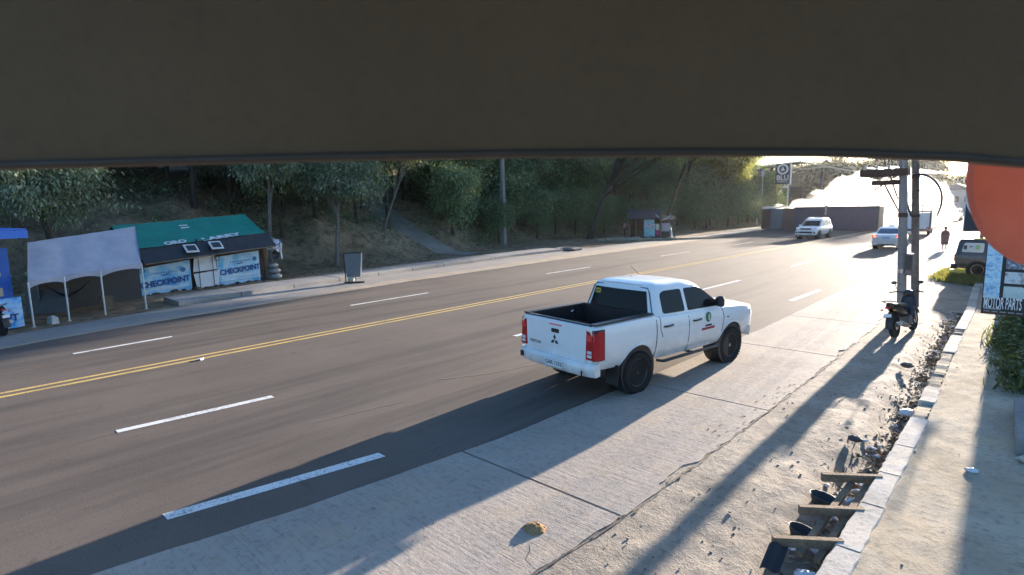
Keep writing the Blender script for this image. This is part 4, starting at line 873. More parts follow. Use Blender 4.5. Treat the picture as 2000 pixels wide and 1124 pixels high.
# pale car far down the road
t, B, C = simple_car('car', 'pale hazy car far down the road near the bright sky', 'car', (-9.2, 112, 0), R(180),
    [(-2.2, 0.72, 0.42, 1.0, 0), (-1.6, 0.90, 0.36, 1.06, 0.02), (0.6, 0.90, 0.36, 1.04, 0.02), (1.7, 0.88, 0.38, 0.98, 0.05), (2.2, 0.70, 0.42, 0.78, 0.0)],
    [(1.02, -2.0, 1.2, 0.84), (1.62, -1.75, 0.35, 0.70), (1.75, -1.5, 0.1, 0.6), (1.8, -1, -0.2, 0.4)], M_SILV, M_GLASSB, (-1.35, 1.35), 0.36,
    [('front', [(-0.7, 1.08), (0.7, 1.08), (0.6, 1.58), (-0.6, 1.58)]), ('side', [(-1.6, 1.1), (0.7, 1.1), (0.3, 1.56), (-1.5, 1.56)])], 0.9)
slab(t, 'bumper', M_CARW, [(-0.85, 0.36), (0.85, 0.36), (0.85, 0.62), (-0.85, 0.62)], 2.0, 2.3, r=0.08)
for s_ in (1, -1): slab(t, 'headlight', M_LENS, [(s_ * 0.5, 0.75), (s_ * 0.8, 0.78), (s_ * 0.8, 0.92), (s_ * 0.5, 0.86)], 2.0, 2.2)
# ================================================================ left roadside: tent, checkpoint shack, blue kiosk
M_CANVAS = mat('grey_canvas', (0.36, 0.37, 0.44), 0.85, 0, 0.14, 2.5); M_POLE = mat('white_pole', (0.62, 0.62, 0.60), 0.5); M_GREENT = mat('green_tarp', (0.012, 0.235, 0.185), 0.6, 0, 0.2, 1.6, bump=0.2); M_BLACKT = mat('black_tarp', (0.030, 0.032, 0.038), 0.6, 0, 0.3, 3, bump=0.3)
M_WOOD = dirt_mat('old_wood', ((0.16, 0.115, 0.075), (0.26, 0.19, 0.125), (0.36, 0.28, 0.20)), 0.5, 4); M_BLUEW = mat('blue_wall_paint', (0.012, 0.095, 0.40), 0.6, 0, 0.15, 3); M_BLUER = mat('blue_roof_paint', (0.03, 0.16, 0.62), 0.5)
M_BROWN = mat('brown_board', (0.10, 0.062, 0.045), 0.8, 0, 0.3, 8); M_WHITEB = mat('white_board', (0.70, 0.71, 0.73), 0.5, 0, 0.08, 4); M_DKCLOTH = mat('dark_cloth', (0.03, 0.035, 0.05), 0.9)
def printed(name, cols, scale, seed=0.0, rough=0.45):
    """flat printed tarpaulin: soft colour fields"""
    a = NT(name); n = a.node('ShaderNodeTexNoise', {'Vector': a.map((scale, scale, scale), loc=(seed, seed * 2, 0)), 'Scale': 1.0, 'Detail': 3.0, 'Roughness': 0.6}).outputs['Fac']
    a.set(Base_Color=a.ramp(n, [(0.3 + 0.4 * i / max(1, len(cols) - 1), c) for i, c in enumerate(cols)]), Roughness=rough); return a.bump(a.noise(4, 3), 0.15, 0.03).m
M_TARPB = printed('blue_print', [(0.06, 0.36, 0.72), (0.24, 0.55, 0.82), (0.52, 0.72, 0.84), (0.12, 0.46, 0.74)], 1.3)
M_TARPC = printed('bright_blue_print', [(0.01, 0.18, 0.62), (0.03, 0.34, 0.80), (0.35, 0.60, 0.85), (0.02, 0.25, 0.7)], 2.2, 3)
M_NAVY = mat('navy_print', (0.015, 0.075, 0.27), 0.5)
# ---- tent
tent = thing('canopy_tent', 'grey canvas canopy tent with four thin white front legs beside the road', 'tent', (0, 0, 0))
TF = [Vector((-21.38, 2.38, 0)), Vector((-21.70, 3.27, 0)), Vector((-21.95, 4.25, 0)), Vector((-22.33, 5.50, 0))]; back = Vector((-2.75, 0.55, 0))
ez = [1.34, 1.40, 1.46, 1.58]
for p, z in zip(TF, ez):
    part('leg', M_POLE, tent, lambda b: [b.tube([p, p + Vector((0, 0, z))], 0.024, 8), b.box((p.x, p.y, 0.012), (0.10, 0.10, 0.015))], 60)
    q = p + back; part('leg', M_POLE, tent, lambda b: b.tube([q, q + Vector((0, 0, z))], 0.024, 8), 60)
def tent_at(t): s = t * 3; i = min(int(s), 2); return TF[i].lerp(TF[i + 1], s - i), ez[i] + (ez[i + 1] - ez[i]) * (s - i)
def roof(u, v, side=0):
    p, z = tent_at(u); p = p.copy(); ridge = p + back * 0.5 + Vector((0, 0, z + 1.10 + 0.14 * u)); e = (p if side == 0 else p + back) + Vector((0, 0, z + 0.02))
    q = e.lerp(ridge, v); sag = -0.05 * math.sin(math.pi * v) * (0.5 + 0.5 * math.cos(u * 6 * math.pi)) + 0.012 * fbm(u * 9, v * 6, side); return (q.x, q.y, q.z + sag)
cv = MB(); cv.grid(lambda u, v: roof(u, v, 0), 36, 10); cv.grid(lambda u, v: roof(u, v, 1), 36, 10)
cvo = cv.build('canopy', M_CANVAS, tent, smooth=60)
def val(u, v):
    p, z = tent_at(u); k = (u * 3) % 1.0; dep = 0.12 + 0.10 * (2 * abs(k - 0.5)) ** 2.5
    return (p.x + 0.008, p.y, z + 0.02 - dep * v + 0.006 * fbm(u * 12, v * 3))
MB().grid(val, 72, 4).build('valance', M_CANVAS, tent, smooth=60)
MB().add([roof(0, 0, 0), roof(0, 1, 0), roof(0, 0, 1)], [(0, 1, 2)]).build('gable', M_CANVAS, tent); MB().add([roof(1, 0, 0), roof(1, 1, 0), roof(1, 0, 1)], [(0, 1, 2)]).build('gable', M_CANVAS, tent)
part('back_sheet', mat('dark_sheet', (0.055, 0.055, 0.055), 0.9), tent, lambda b: b.grid(lambda u, v: tuple(tent_at(u)[0] + back * 0.98 + Vector((0, 0.03 * math.sin(u * 14), 0.02 + v * 1.45))), 24, 2))
hm = thing('hammock', 'dark hammock slung under the canopy tent', 'hammock', (0, 0, 0))
part('cloth', M_DKCLOTH, hm, lambda b: b.grid(lambda u, v: tuple((TF[0] + back * 0.75).lerp(TF[2] + back * 0.75, 0.12 + 0.7 * u) + Vector((0.14 * (v - 0.5) * math.sin(math.pi * u) * 2, 0, 1.05 - 0.42 * math.sin(math.pi * u) - 0.10 * math.sin(math.pi * v) * math.sin(math.pi * u)))), 24, 6), 60)
part('rope', M_WOOD, hm, lambda b: [b.tube([TF[0] + back * 0.75 + Vector((0, 0, 1.3)), (TF[0] + back * 0.75).lerp(TF[2] + back * 0.75, 0.12) + Vector((0, 0, 1.05))], 0.008, 5), b.tube([TF[2] + back * 0.75 + Vector((0, 0, 1.3)), (TF[0] + back * 0.75).lerp(TF[2] + back * 0.75, 0.82) + Vector((0, 0, 1.05))], 0.008, 5)])
tb = thing('side_board', 'pale board leaning inside the canopy tent', 'board', (-24.0, 3.1, 0.0), R(60)); part('panel', mat('dull_board', (0.20, 0.20, 0.19), 0.8), tb, lambda b: b.box((0, 0, 0.42), (1.2, 0.04, 0.8), Matrix.Rotation(R(-14), 3, 'X')))
st_ = thing('stool', 'wooden post stool in the shade under the tent', 'stool', (-23.4, 4.6, 0)); part('top', M_WOOD, st_, lambda b: b.box((0, 0, 0.44), (0.5, 0.34, 0.05)))
for sx_ in (-1, 1): part('leg', M_WOOD, st_, lambda b: b.box((sx_ * 0.2, 0, 0.21), (0.05, 0.28, 0.42)))
rk_ = thing('marker_block', 'small whitish concrete block at the foot of the canopy tent', 'block', (-21.62, 2.86, 0), R(20))
o = part('block', mat('white_block', (0.48, 0.48, 0.46), 0.8, 0, 0.2, 9, bump=0.4), rk_, lambda b: [b.box((0, 0, 0.10), (0.26, 0.20, 0.20), taper=(0.9, 0.85)), b.box((0, 0, 0.225), (0.20, 0.13, 0.05), taper=(0.4, 0.5))])
# ---- checkpoint shack
sh = thing('checkpoint_shack', 'roadside shack with green tarpaulin roof, black awning and two blue checkpoint banners', 'shack', (0, 0, 0))
W0, W1 = Vector((-26.0, 6.2, 0)), Vector((-26.85, 11.75, 0)); wd = (W1 - W0).normalized(); wn = Vector((wd.y, -wd.x, 0))   # wn points to the road
def wp(s, z, out=0.0): p = W0 + wd * s + wn * out; return (p.x, p.y, z)
LW = (W1 - W0).length
def hz_(s): return s / LW
part('back_wall', M_BROWN, sh, lambda b: b.prism([(0.0, 0.0), (LW, 0.0), (LW, 2.2), (0.0, 1.8)], lambda q, k: wp(q[0], q[1], -2.0 - 0.05 * k)))
part('front_wall', M_BROWN, sh, lambda b: b.prism([(0.0, 0.0), (LW - 0.05, 0.0), (LW - 0.05, 1.70), (0.0, 1.30)], lambda q, k: wp(q[0], q[1], -0.06 - 0.04 * k)))
part('side_wall', M_BROWN, sh, lambda b: b.prism([(-0.1, 0.0), (-2.0, 0.0), (-2.0, 2.2), (-0.1, 1.75)], lambda q, k: wp(LW - 0.06 + 0.03 * k, q[1], q[0])))
def groof(u, v):   # green tarp, low front edge to ridge
    s = -0.15 + (LW + 0.15) * u; z0 = 1.87 + 0.42 * u; z1 = 2.80 + 0.38 * u; o_ = 0.10 - 1.75 * v
    return Vector(wp(s + 0.1 * v, z0 + (z1 - z0) * v + 0.025 * fbm(u * 7, v * 5) - 0.05 * math.sin(math.pi * v), o_))
gr = MB(); gr.grid(lambda u, v: tuple(groof(u, v)), 40, 12); gr.grid(lambda u, v: tuple(Vector(wp(-0.15 + (LW + 0.15) * u + 0.1, (2.80 + 0.38 * u) - 0.75 * v, -1.65 - 1.2 * v))), 20, 4)
gro = gr.build('green_roof', M_GREENT, sh, smooth=60)
part('ridge_pole', M_WOOD, sh, lambda b: b.tube([tuple(groof(0, 1) - Vector((0, 0, 0.03))), tuple(groof(1, 1) - Vector((0, 0, 0.03)))], 0.03, 6))
def awn(u, v):
    s = 0.05 + (LW + 0.1) * u; z0 = 1.30 + 0.36 * u; z1 = 1.86 + 0.42 * u; return wp(s, z0 + (z1 - z0) * v + 0.035 * fbm(u * 11, v * 4, 2) - 0.04 * math.sin(math.pi * v), 0.72 - 0.64 * v)
part('awning', M_BLACKT, sh, lambda b: b.grid(awn, 44, 8), 60)
part('awning_bar', M_WOOD, sh, lambda b: b.tube([awn(0, 0), awn(0.5, 0), awn(1, 0)], 0.025, 6))
for s, zt in ((0.15, 1.3), (LW * 0.5, 1.5), (LW - 0.02, 1.68)): part('post', M_WOOD, sh, lambda b: b.tube([wp(s, 0, 0.02), wp(s, zt, 0.02)], 0.04, 6))
# roof lettering along the lower edge
def on_roof(u, v, lift=0.015):
    p = groof(u, v); a = groof(min(1, u + 0.02), v) - groof(u, v); c = groof(u, min(1, v + 0.02)) - p; n_ = a.cross(c).normalized(); n_ = n_ if n_.z > 0 else -n_; return p + n_ * lift, a, c
for s_, u, sz in (('ORO', 0.30, 0.36), ('LARRY', 0.64, 0.34)):
    p, a, c = on_roof(u, 0.06, 0.03); lettering('roof_lettering', s_, sz, M_WHITEB, p, a, c, gro, bold=0.02, sx=1.1 if s_ == 'ORO' else 1.7)
p, a, c = on_roof(0.46, 0.62, 0.02)
for k in range(2): part('roof_patch', M_WHITEB, gro, lambda b: b.prism([(-0.20, -0.03), (0.20, -0.03), (0.20, 0.03), (-0.20, 0.03)], lambda q, kk: tuple(on_roof(0.455 + q[0] * 0.15, 0.66 + 0.10 * k + q[1] * 0.6, 0.012 + 0.01 * kk)[0])))
# small solar panels on the awning
for s, z, o_ in ((0.335, 0.55, 0), (0.52, 0.62, 0)):
    sp = part('solar_panel', M_WHITEB, sh, lambda b: b.prism([(-0.26, -0.17), (0.26, -0.17), (0.26, 0.17), (-0.26, 0.17)], lambda q, k: tuple(Vector(wp(0.05 + (LW + 0.1) * s + q[0], 1.30 + 0.36 * s + 0.36 + q[1] * 0.9 + 0.03 * k, 0.45 - q[1] * 0.9 + 0.03 * k)))))
    part('solar_cells', M_INK, sp, lambda b: b.prism([(-0.19, -0.115), (0.19, -0.115), (0.19, 0.115), (-0.19, 0.115)], lambda q, k: tuple(Vector(wp(0.05 + (LW + 0.1) * s + q[0], 1.30 + 0.36 * s + 0.365 + q[1] * 0.9 + 0.036 * 1, 0.455 - q[1] * 0.9 + 0.034 + 0.006 * k)))))
part('panel_stand', M_BLK, sh, lambda b: b.tube([wp(2.4, 1.8, 0.2), wp(2.4, 2.15, 0.1)], 0.05, 6))
# two printed banners and the white boards between them
def banner(s0, s1, z0a, z0b, z1a, z1b, name, parent, mt, out=0.05):
    return part(name, mt, parent, lambda b: b.grid(lambda u, v: wp(s0 + (s1 - s0) * u, (z0a + (z0b - z0a) * u) * (1 - v) + (z1a + (z1b - z1a) * u) * v, out + 0.022 * math.sin(u * 9) * math.sin(v * 3) + 0.012 * fbm(u * 6, v * 3, s0)), 24, 10), 60)
b1 = banner(0.05, 2.05, 0.02, 0.02, 1.10, 1.30, 'left_banner', sh, M_TARPB); b2 = banner(3.20, 5.22, 0.04, 0.06, 1.32, 1.47, 'right_banner', sh, M_TARPB)
for bb, s0, zz, txt in ((b1, 1.02, 0.47, 'CHECKPOINT'), (b2, 4.25, 0.66, 'CHECKPOINT')):
    lettering('banner_lettering', txt, 0.33, M_NAVY, Vector(wp(s0, zz, 0.085)), Vector(wp(1, 0.07, 0)) - Vector(wp(0, 0, 0)), (0, 0, 1), bb, bold=0.014, sx=0.93)
    for k, (zz2, w2) in enumerate(((0.30, 0.16), (0.40, 0.62))):
        part('banner_small_print', mat('faded_navy', (0.06, 0.17, 0.40), 0.5), bb, lambda b: [b.box(wp(s0 - w2 / 2 * 1.4 + w2 * 1.4 * j / 9, zz + zz2 + 0.07 * (j / 9 - 0.5) * 0.5, 0.085), (0.012, 0.03, 0.05)) for j in range(10)])
    part('banner_swoosh', mat('pale_print', (0.62, 0.72, 0.80), 0.5), bb, lambda b: b.prism([(-0.9, -0.30), (-0.3, -0.18), (0.4, -0.22), (0.9, -0.16), (0.9, -0.30), (0.2, -0.33), (-0.4, -0.30), (-0.9, -0.38)], lambda q, k: wp(s0 + q[0], zz + q[1] + 0.03, 0.072 + 0.005 * k)))
    part('banner_hem', M_WHITEB, bb, lambda b: b.tube([wp(s0 - 0.98, zz - 0.44, 0.075), wp(s0 + 0.98, zz - 0.44 + (0.0 if s0 < 2 else 0.02), 0.075)], 0.018, 5))
    part('banner_seal', MATS['faded_navy'], bb, lambda b: [b.lathe([(0.001, 0.004), (0.10, 0.004), (0.10, 0)], 20, lambda x, y, h: wp(s0 + 0.72 + x, zz + dz + y, 0.085 + h)) for dz in (0.45,)])
part('white_board', M_WHITEB, sh, lambda b: b.prism([(2.12, 0.76), (3.14, 0.80), (3.10, 1.44), (2.20, 1.36)], lambda q, k: wp(q[0], q[1], 0.10 + 0.04 * k))); part('white_board', M_WHITEB, sh, lambda b: b.prism([(2.12, 0.68), (3.26, 0.76), (3.14, 0.10), (2.22, 0.02)], lambda q, k: wp(q[0], q[1], 0.13 + 0.04 * k)))
for s in (2.35, 2.95): part('board_strap', M_BLK, sh, lambda b: b.box(wp(s, 0.75, 0.185), (0.012, 0.02, 1.3)))
part('hanging_cable', M_BLK, sh, lambda b: [b.tube([wp(2.0 + 0.2 * k, 1.45 - 0.12 * math.sin(k * 1.3) + 0.05 * k * 0.3, 0.2) for k in range(8)], 0.012, 5), b.tube([wp(3.15 + 0.11 * math.cos(a), 1.28 + 0.11 * math.sin(a), 0.2) for a in [2 * math.pi * k / 16 for k in range(17)]], 0.014, 5), b.tube([wp(0.12 + 0.10 * math.cos(a), 1.02 + 0.10 * math.sin(a), 0.2) for a in [2 * math.pi * k / 16 for k in range(17)]], 0.014, 5)])
# stuffed sacks stacked at the end, torn cloth hanging above them
for i, (s, z, o_, rx, rz_, lab) in enumerate(((LW + 0.30, 0.16, 0.15, 0.30, 0.16, 'lowest grey sack of the stack beside the checkpoint shack'), (LW + 0.30, 0.44, 0.12, 0.27, 0.15, 'middle grey sack of the stack beside the checkpoint shack'), (LW + 0.26, 0.70, 0.10, 0.23, 0.13, 'topmost grey sack of the stack beside the checkpoint shack'))):
    sk = thing('sack', lab, 'sack', wp(s, 0, o_), 0, 'sacks beside the checkpoint shack')
    part('bag', printed('sack_cloth_%d' % i, [(0.10, 0.095, 0.085), (0.42, 0.40, 0.37), (0.16, 0.15, 0.14), (0.50, 0.48, 0.45)], 5, i), sk, lambda b: b.sphere((0, 0, z), (rx, rx * 1.1, rz_), 16, 10, jit=0.07, rnd=random.Random(i)), 60)
    part('tie', M_BLK, sk, lambda b: b.tube([(rx * 0.5 * math.cos(a), rx * 0.5 * math.sin(a), z + rz_ * 0.86) for a in [2 * math.pi * k / 10 for k in range(11)]], 0.012, 5))
cl = thing('torn_cloth', 'torn white and black cloth hanging from the end of the black awning', 'cloth', wp(LW + 0.1, 0, 0.35))
part('cloth', printed('torn_print', [(0.03, 0.03, 0.05), (0.70, 0.71, 0.74), (0.05, 0.05, 0.08), (0.66, 0.67, 0.70)], 4, 5), cl, lambda b: b.grid(lambda u, v: (0.04 * math.sin(u * 7 + v * 4) + 0.25 * v - 0.1, (u - 0.5) * 0.85 + 0.1 * math.sin(v * 5), 1.98 - 0.55 * v * (0.6 + 0.5 * u) + 0.05 * math.sin(u * 12)), 16, 8), 60)
part('white_rag', M_WHITEB, cl, lambda b: b.grid(lambda u, v: (0.10 + 0.03 * math.sin(v * 9), 0.38 + 0.07 * u, 1.75 - 0.75 * v), 3, 10), 60)
pan = thing('round_basin', 'dark round basin hanging at the corner of the checkpoint shack', 'basin', wp(LW + 0.25, 1.22, 0.35)); part('bowl', mat('dark_metal', (0.06, 0.06, 0.065), 0.4, 0.6), pan, lambda b: b.lathe([(0.001, -0.06), (0.14, -0.05), (0.2, 0.05), (0.19, 0.05), (0.13, -0.03), (0.001, -0.04)], 20, lambda x, y, h: (h, x, y), closed=True), 50); part('hook', M_BLK, pan, lambda b: b.tube([(0, 0, 0.18), (0, 0, 0.5)], 0.012, 5))
# guy rope from the shack corner up to the bank
gl_ = thing('guy_rope', 'thin rope running from the shack corner up to the bank trees', 'rope', (0, 0, 0)); part('rope', M_BLK, gl_, lambda b: b.tube([Vector(wp(LW, 2.2, 0.1)).lerp(Vector((-30.5, 16.8, 3.4)), t) + Vector((0, 0, -0.15 * math.sin(math.pi * t))) for t in [k / 8 for k in range(9)]], 0.02, 5))
# junk along the foot of the banners
rj = random.Random(8); bj = MB()
for _ in range(40):
    s = rj.uniform(0.1, 5.3); r_ = rj.uniform(0.03, 0.10); bj.sphere(wp(s, r_ * 0.7, rj.uniform(0.12, 0.35)), (r_, r_ * rj.uniform(0.8, 2), r_ * 0.8), 7, 5, jit=0.3, rnd=rj)
tag(bj.build('shack_clutter', M_BROWN), 'dark stones and scraps along the foot of the banners', 'rubble', kind='stuff')
# ---- blue kiosk at the left edge
bk = thing('blue_kiosk', 'bright blue kiosk building at the left edge', 'kiosk', (0, 0, 0)); K1 = Vector((-21.75, 2.06, 0)); kd = Vector((-0.32, 0.95, 0)).normalized(); kn = Vector((kd.y, -kd.x, 0))
def kp(s, z, o_=0.0): p = K1 - kd * s + kn * o_; return (p.x, p.y, z)
part('front_wall', M_BLUEW, bk, lambda b: b.prism([(0, 0), (3.6, 0), (3.6, 2.35), (0, 2.35)], lambda q, k: kp(q[0], q[1], -0.10 * k))); part('side_wall', M_BLUEW, bk, lambda b: b.prism([(-0.1, 0), (-2.6, 0), (-2.6, 2.35), (-0.1, 2.35)], lambda q, k: kp(0.0 + 0.08 * k, q[1], q[0])))
part('eave_board', M_BLUER, bk, lambda b: b.prism([(-0.35, 2.62), (3.8, 2.62), (3.8, 2.88), (-0.35, 2.84)], lambda q, k: kp(q[0], q[1], 0.45 - 0.06 * k))); part('soffit', mat('soffit_grey', (0.34, 0.33, 0.30), 0.8), bk, lambda b: b.prism([(-0.30, 0.44), (3.7, 0.44), (3.7, -2.6), (-0.30, -2.6)], lambda q, k: kp(q[0], 2.64 + 0.05 * k, q[1])))
part('roof', M_BLUER, bk, lambda b: b.prism([(-0.35, 0.40), (3.8, 0.40), (3.8, -2.8), (-0.35, -2.8)], lambda q, k: kp(q[0], 2.86 + 0.04 * k - 0.05 * q[1] * 0.3, q[1])))
wdw = part('window', mat('window_dark', (0.05, 0.055, 0.06), 0.3), bk, lambda b: b.prism([(0.35, 0.95), (1.3, 0.95), (1.3, 1.65), (0.35, 1.65)], lambda q, k: kp(q[0], q[1], 0.012 * k))); part('sill', mat('cream_paint', (0.42, 0.38, 0.30), 0.7), wdw, lambda b: b.prism([(0.25, 0.98), (1.5, 0.98), (1.5, 1.22), (0.25, 1.22)], lambda q, k: kp(q[0], q[1], 0.02 + 0.03 * k)))
part('window_lintel', MATS['cream_paint'], wdw, lambda b: b.prism([(0.25, 1.55), (1.5, 1.55), (1.5, 1.66), (0.25, 1.66)], lambda q, k: kp(q[0], q[1], 0.02 + 0.03 * k)))
po = part('banner', M_TARPC, bk, lambda b: b.grid(lambda u, v: kp(-0.10 + 1.9 * u, 0.04 + 0.88 * v, 0.16 + 0.03 * math.sin(u * 8)), 16, 6), 60)
lettering('banner_lettering', 'CHECKPOINT', 0.26, M_NAVY, Vector(kp(0.85, 0.34, 0.205)), kd, (0, 0, 1), po, bold=0.01)
# ---- sandwich board on the shoulder
sb = thing('sandwich_board', 'grey upright sign board in a dark frame standing on the left shoulder', 'sign board', (-22.45, 13.7, 0.0), R(48))
part('panel', mat('board_grey', (0.14, 0.145, 0.15), 0.6), sb, lambda b: b.prism([(-0.29, 0.26), (0.31, 0.26), (0.37, 1.30), (-0.37, 1.32)], lambda q, k: (q[0], -0.02 + 0.04 * k + (q[1] - 0.2) * 0.10, q[1])))
for s_ in (1, -1): part('leg', M_BLK if s_ < 0 else M_POLE, sb, lambda b: b.tube([(s_ * 0.33, -0.02, 0), (s_ * 0.405, 0.11, 1.34)], 0.028, 6))
part('top_bar', M_BLK, sb, lambda b: b.tube([(-0.41, 0.11, 1.34), (0.41, 0.11, 1.34)], 0.025, 6)); part('rear_strut', M_BLK, sb, lambda b: b.tube([(0.0, 0.08, 1.1), (0.0, 0.62, 0.02)], 0.02, 6)); part('foot_bar', M_BLK, sb, lambda b: b.box((0.05, 0.0, 0.03), (0.9, 0.14, 0.05)))
rb = thing('weight_stone', 'pale round stone weighing down the foot of the grey sign board', 'stone', (-22.40, 13.55, 0.055)); part('stone', mat('pale_stone', (0.42, 0.38, 0.31), 0.9, 0, 0.2, 12, bump=0.5), rb, lambda b: b.sphere((0, 0, 0.12), (0.17, 0.15, 0.13), 12, 8, jit=0.06, rnd=random.Random(2)), 60)
# ---- motorcycle at the left edge is built with the others below
# ---- concrete utility post on the bank
ep = thing('utility_post', 'plain concrete utility post standing against the wooded bank', 'post', (-34.2, 36.0, gz(-34.2, 36.0) - 0.1)); part('shaft', M_GREYCON, ep, lambda b: b.loft([[(sx_ * w_, sy_ * w_, z) for sx_, sy_ in ((-1, -1), (1, -1), (1, 1), (-1, 1))] for z, w_ in ((-0.3, 0.19), (3.5, 0.16), (7.5, 0.125))]))
part('plate', MATS['cream_paint'], ep, lambda b: [b.box((0.165, -0.02, 2.0), (0.01, 0.2, 0.3)), b.box((0.168, -0.02, 1.1), (0.01, 0.15, 0.2))])
# ---- big spreading tree over the stall; crown widened unseen to shade the far roadside
tree('spreading_shade_tree', 'tall spreading tree on the bank reaching out over the roadside stall', (-32.5, 46.5, gz(-32.5, 46.5)), 52, 8.6, 0.26, (3.2, 0.8), (8.6, 7.0, 2.6), 9.5, 420, 80, 0.30, M_LEAF, M_BARKD, 0.5, 0.1, 0.9, nlimb=14, off=(3.5, 0.5))
tree('spreading_shade_tree', 'added umbrella crowned shade tree on the bank between the stall and the end of the wood', (-33.5, 66.5, gz(-33.5, 66.5)), 53, 10.5, 0.26, (3.0, 0.5), (6.4, 5.5, 2.3), 11.6, 300, 70, 0.32, M_LEAF, M_BARKD, 0.5, 0.1, 0.9, nlimb=14, fork=0.75, off=(2.6, 0.3))  # tree added so its unseen crown shades the left sidewalk
tree('spreading_shade_tree', 'added flat crowned shade tree at the far end of the wooded bank', (-35.5, 90, gz(-35.5, 90)), 54, 10.8, 0.28, (3.0, 0.5), (7.0, 6.5, 2.1), 12.0, 300, 70, 0.34, M_LEAF, M_BARKD, 0.5, 0.1, 0.9, nlimb=14, fork=0.75, off=(4.0, 0.3))  # another added tree, crown out of view, shading the sidewalk further along
tree('spreading_shade_tree', 'added shade tree behind the stall whose crown overhangs the far traffic lane', (-29.5, 55.5, gz(-29.5, 55.5)), 55, 9.4, 0.22, (3.4, 0.2), (6.6, 6.0, 2.3), 10.3, 380, 80, 0.32, M_LEAF, M_BARKD, 0.5, 0.05, 0.9, nlimb=14, fork=0.75, off=(4.2, 0.0))  # added to shade the left shoulder, crown hidden above the overhang
# ---- roadside stall
sl = thing('roadside_stall', 'small roadside stall of scrap boards hung with printed posters under a dark roof', 'stall', (-27.9, 50.6, 0.0), R(32))
part('back_wall', M_BROWN, sl, lambda b: b.box((0, 1.0, 1.0), (4.2, 0.06, 2.0))); part('side_wall', M_BROWN, sl, lambda b: b.box((-1.5, 0.1, 1.0), (0.05, 1.8, 2.0)))
part('roof', mat('charcoal_roof', (0.045, 0.045, 0.05), 0.8, 0, 0.25, 3), sl, lambda b: b.prism([(-1.25, 1.92), (1.3, 2.75), (1.3, 2.80), (-1.25, 1.98)], lambda q, k: ((-2.3 if k else 1.05), q[0], q[1])))
part('roof_flap', MATS['charcoal_roof'], sl, lambda b: b.prism([(-0.9, 1.75), (0.9, 2.1), (0.9, 2.14), (-0.9, 1.8)], lambda q, k: (1.1 if k else 2.4, q[0], q[1] + 0.05 * k)))
part('counter', M_BROWN, sl, lambda b: b.box((0.1, -0.62, 0.35), (3.2, 0.5, 0.7)))
pst = [printed('poster_aqua', [(0.10, 0.24, 0.28), (0.42, 0.58, 0.58), (0.18, 0.36, 0.42)], 3, 1), printed('poster_mixed', [(0.62, 0.62, 0.60), (0.30, 0.16, 0.14), (0.60, 0.63, 0.66), (0.18, 0.20, 0.30)], 5, 2), printed('poster_teal', [(0.24, 0.42, 0.45), (0.36, 0.58, 0.60), (0.14, 0.32, 0.38)], 2, 6), printed('poster_yellow', [(0.70, 0.66, 0.30), (0.66, 0.62, 0.52), (0.16, 0.13, 0.06)], 6, 4), mat('pink_sheet', (0.50, 0.06, 0.17), 0.6), printed('poster_grey', [(0.34, 0.30, 0.33), (0.46, 0.40, 0.42), (0.26, 0.24, 0.28)], 3, 9), mat('orange_sheet', (0.46, 0.22, 0.10), 0.6), mat('cyan_sheet', (0.05, 0.45, 0.58), 0.5)]
for mt_, x0, x1, z0, z1, yy in ((pst[0], -0.75, 0.25, 1.45, 1.85, -0.90), (pst[1], -0.75, 0.35, 1.02, 1.44, -0.92), (pst[2], -0.72, 0.32, 0.22, 1.0, -0.91), (pst[3], 0.40, 0.72, 0.85, 1.44, -0.92), (pst[4], 0.42, 0.74, 0.30, 0.83, -0.91), (pst[5], 0.95, 1.75, 0.30, 1.50, -0.80), (pst[6], 1.35, 1.78, 0.12, 0.48, -0.84)):
    part('poster', mt_, sl, lambda b: b.grid(lambda u, v: (x0 + (x1 - x0) * u, yy + 0.02 * math.sin(u * 5 + v * 4), z0 + (z1 - z0) * v), 6, 6), 60)
part('side_poster', pst[7], sl, lambda b: b.grid(lambda u, v: (1.85 + 0.03 * math.sin(v * 5), -0.8 + 1.0 * u, 0.3 + 0.75 * v), 5, 4)); part('side_sheet', M_WHITEB, sl, lambda b: b.grid(lambda u, v: (1.84 + 0.25 * (1 - v) * u, -0.8 + 0.5 * u, 0.12 + 1.2 * v), 5, 4))
for (x0, y0, x1, y1, h_) in ((0.85, -1.05, 0.92, -1.0, 2.75), (2.15, -0.95, 2.2, -0.9, 2.7), (-1.55, -1.0, -1.5, -1.0, 1.75), (-2.1, 0.2, -1.75, -0.6, 2.45)): part('post', M_WOOD, sl, lambda b: b.tube([(x0, y0, 0), (x0 * 0.98 + 0.03, y0, h_ * 0.5), (x1, y1, h_)], [0.07, 0.06, 0.05], 7))
part('cloth_drape', mat('grey_cloth', (0.42, 0.42, 0.44), 0.9), sl, lambda b: b.grid(lambda u, v: (0.35 + 1.5 * u, -1.0, 2.45 - 0.55 * math.sin(math.pi * min(1, u * 1.0)) * 0.9 - 0.2 * v), 10, 3), 60)
# mound of pale earth and roots before the stall
mo = MB(); rm_ = random.Random(6)
for _ in range(26):
    x = -27.2 + rm_.uniform(-2.6, 2.4); y = 46.8 + (x + 27.2) * 0.9 + rm_.gauss(0, 0.35); r_ = rm_.uniform(0.15, 0.42); mo.sphere((x, y, r_ * 0.25), (r_ * 1.6, r_, r_ * 0.6), 9, 6, jit=0.18, rnd=rm_)
tag(mo.build('earth_mound', M_DUST, smooth=70), 'pale heap of earth and roots in front of the stall', 'mound', kind='stuff')
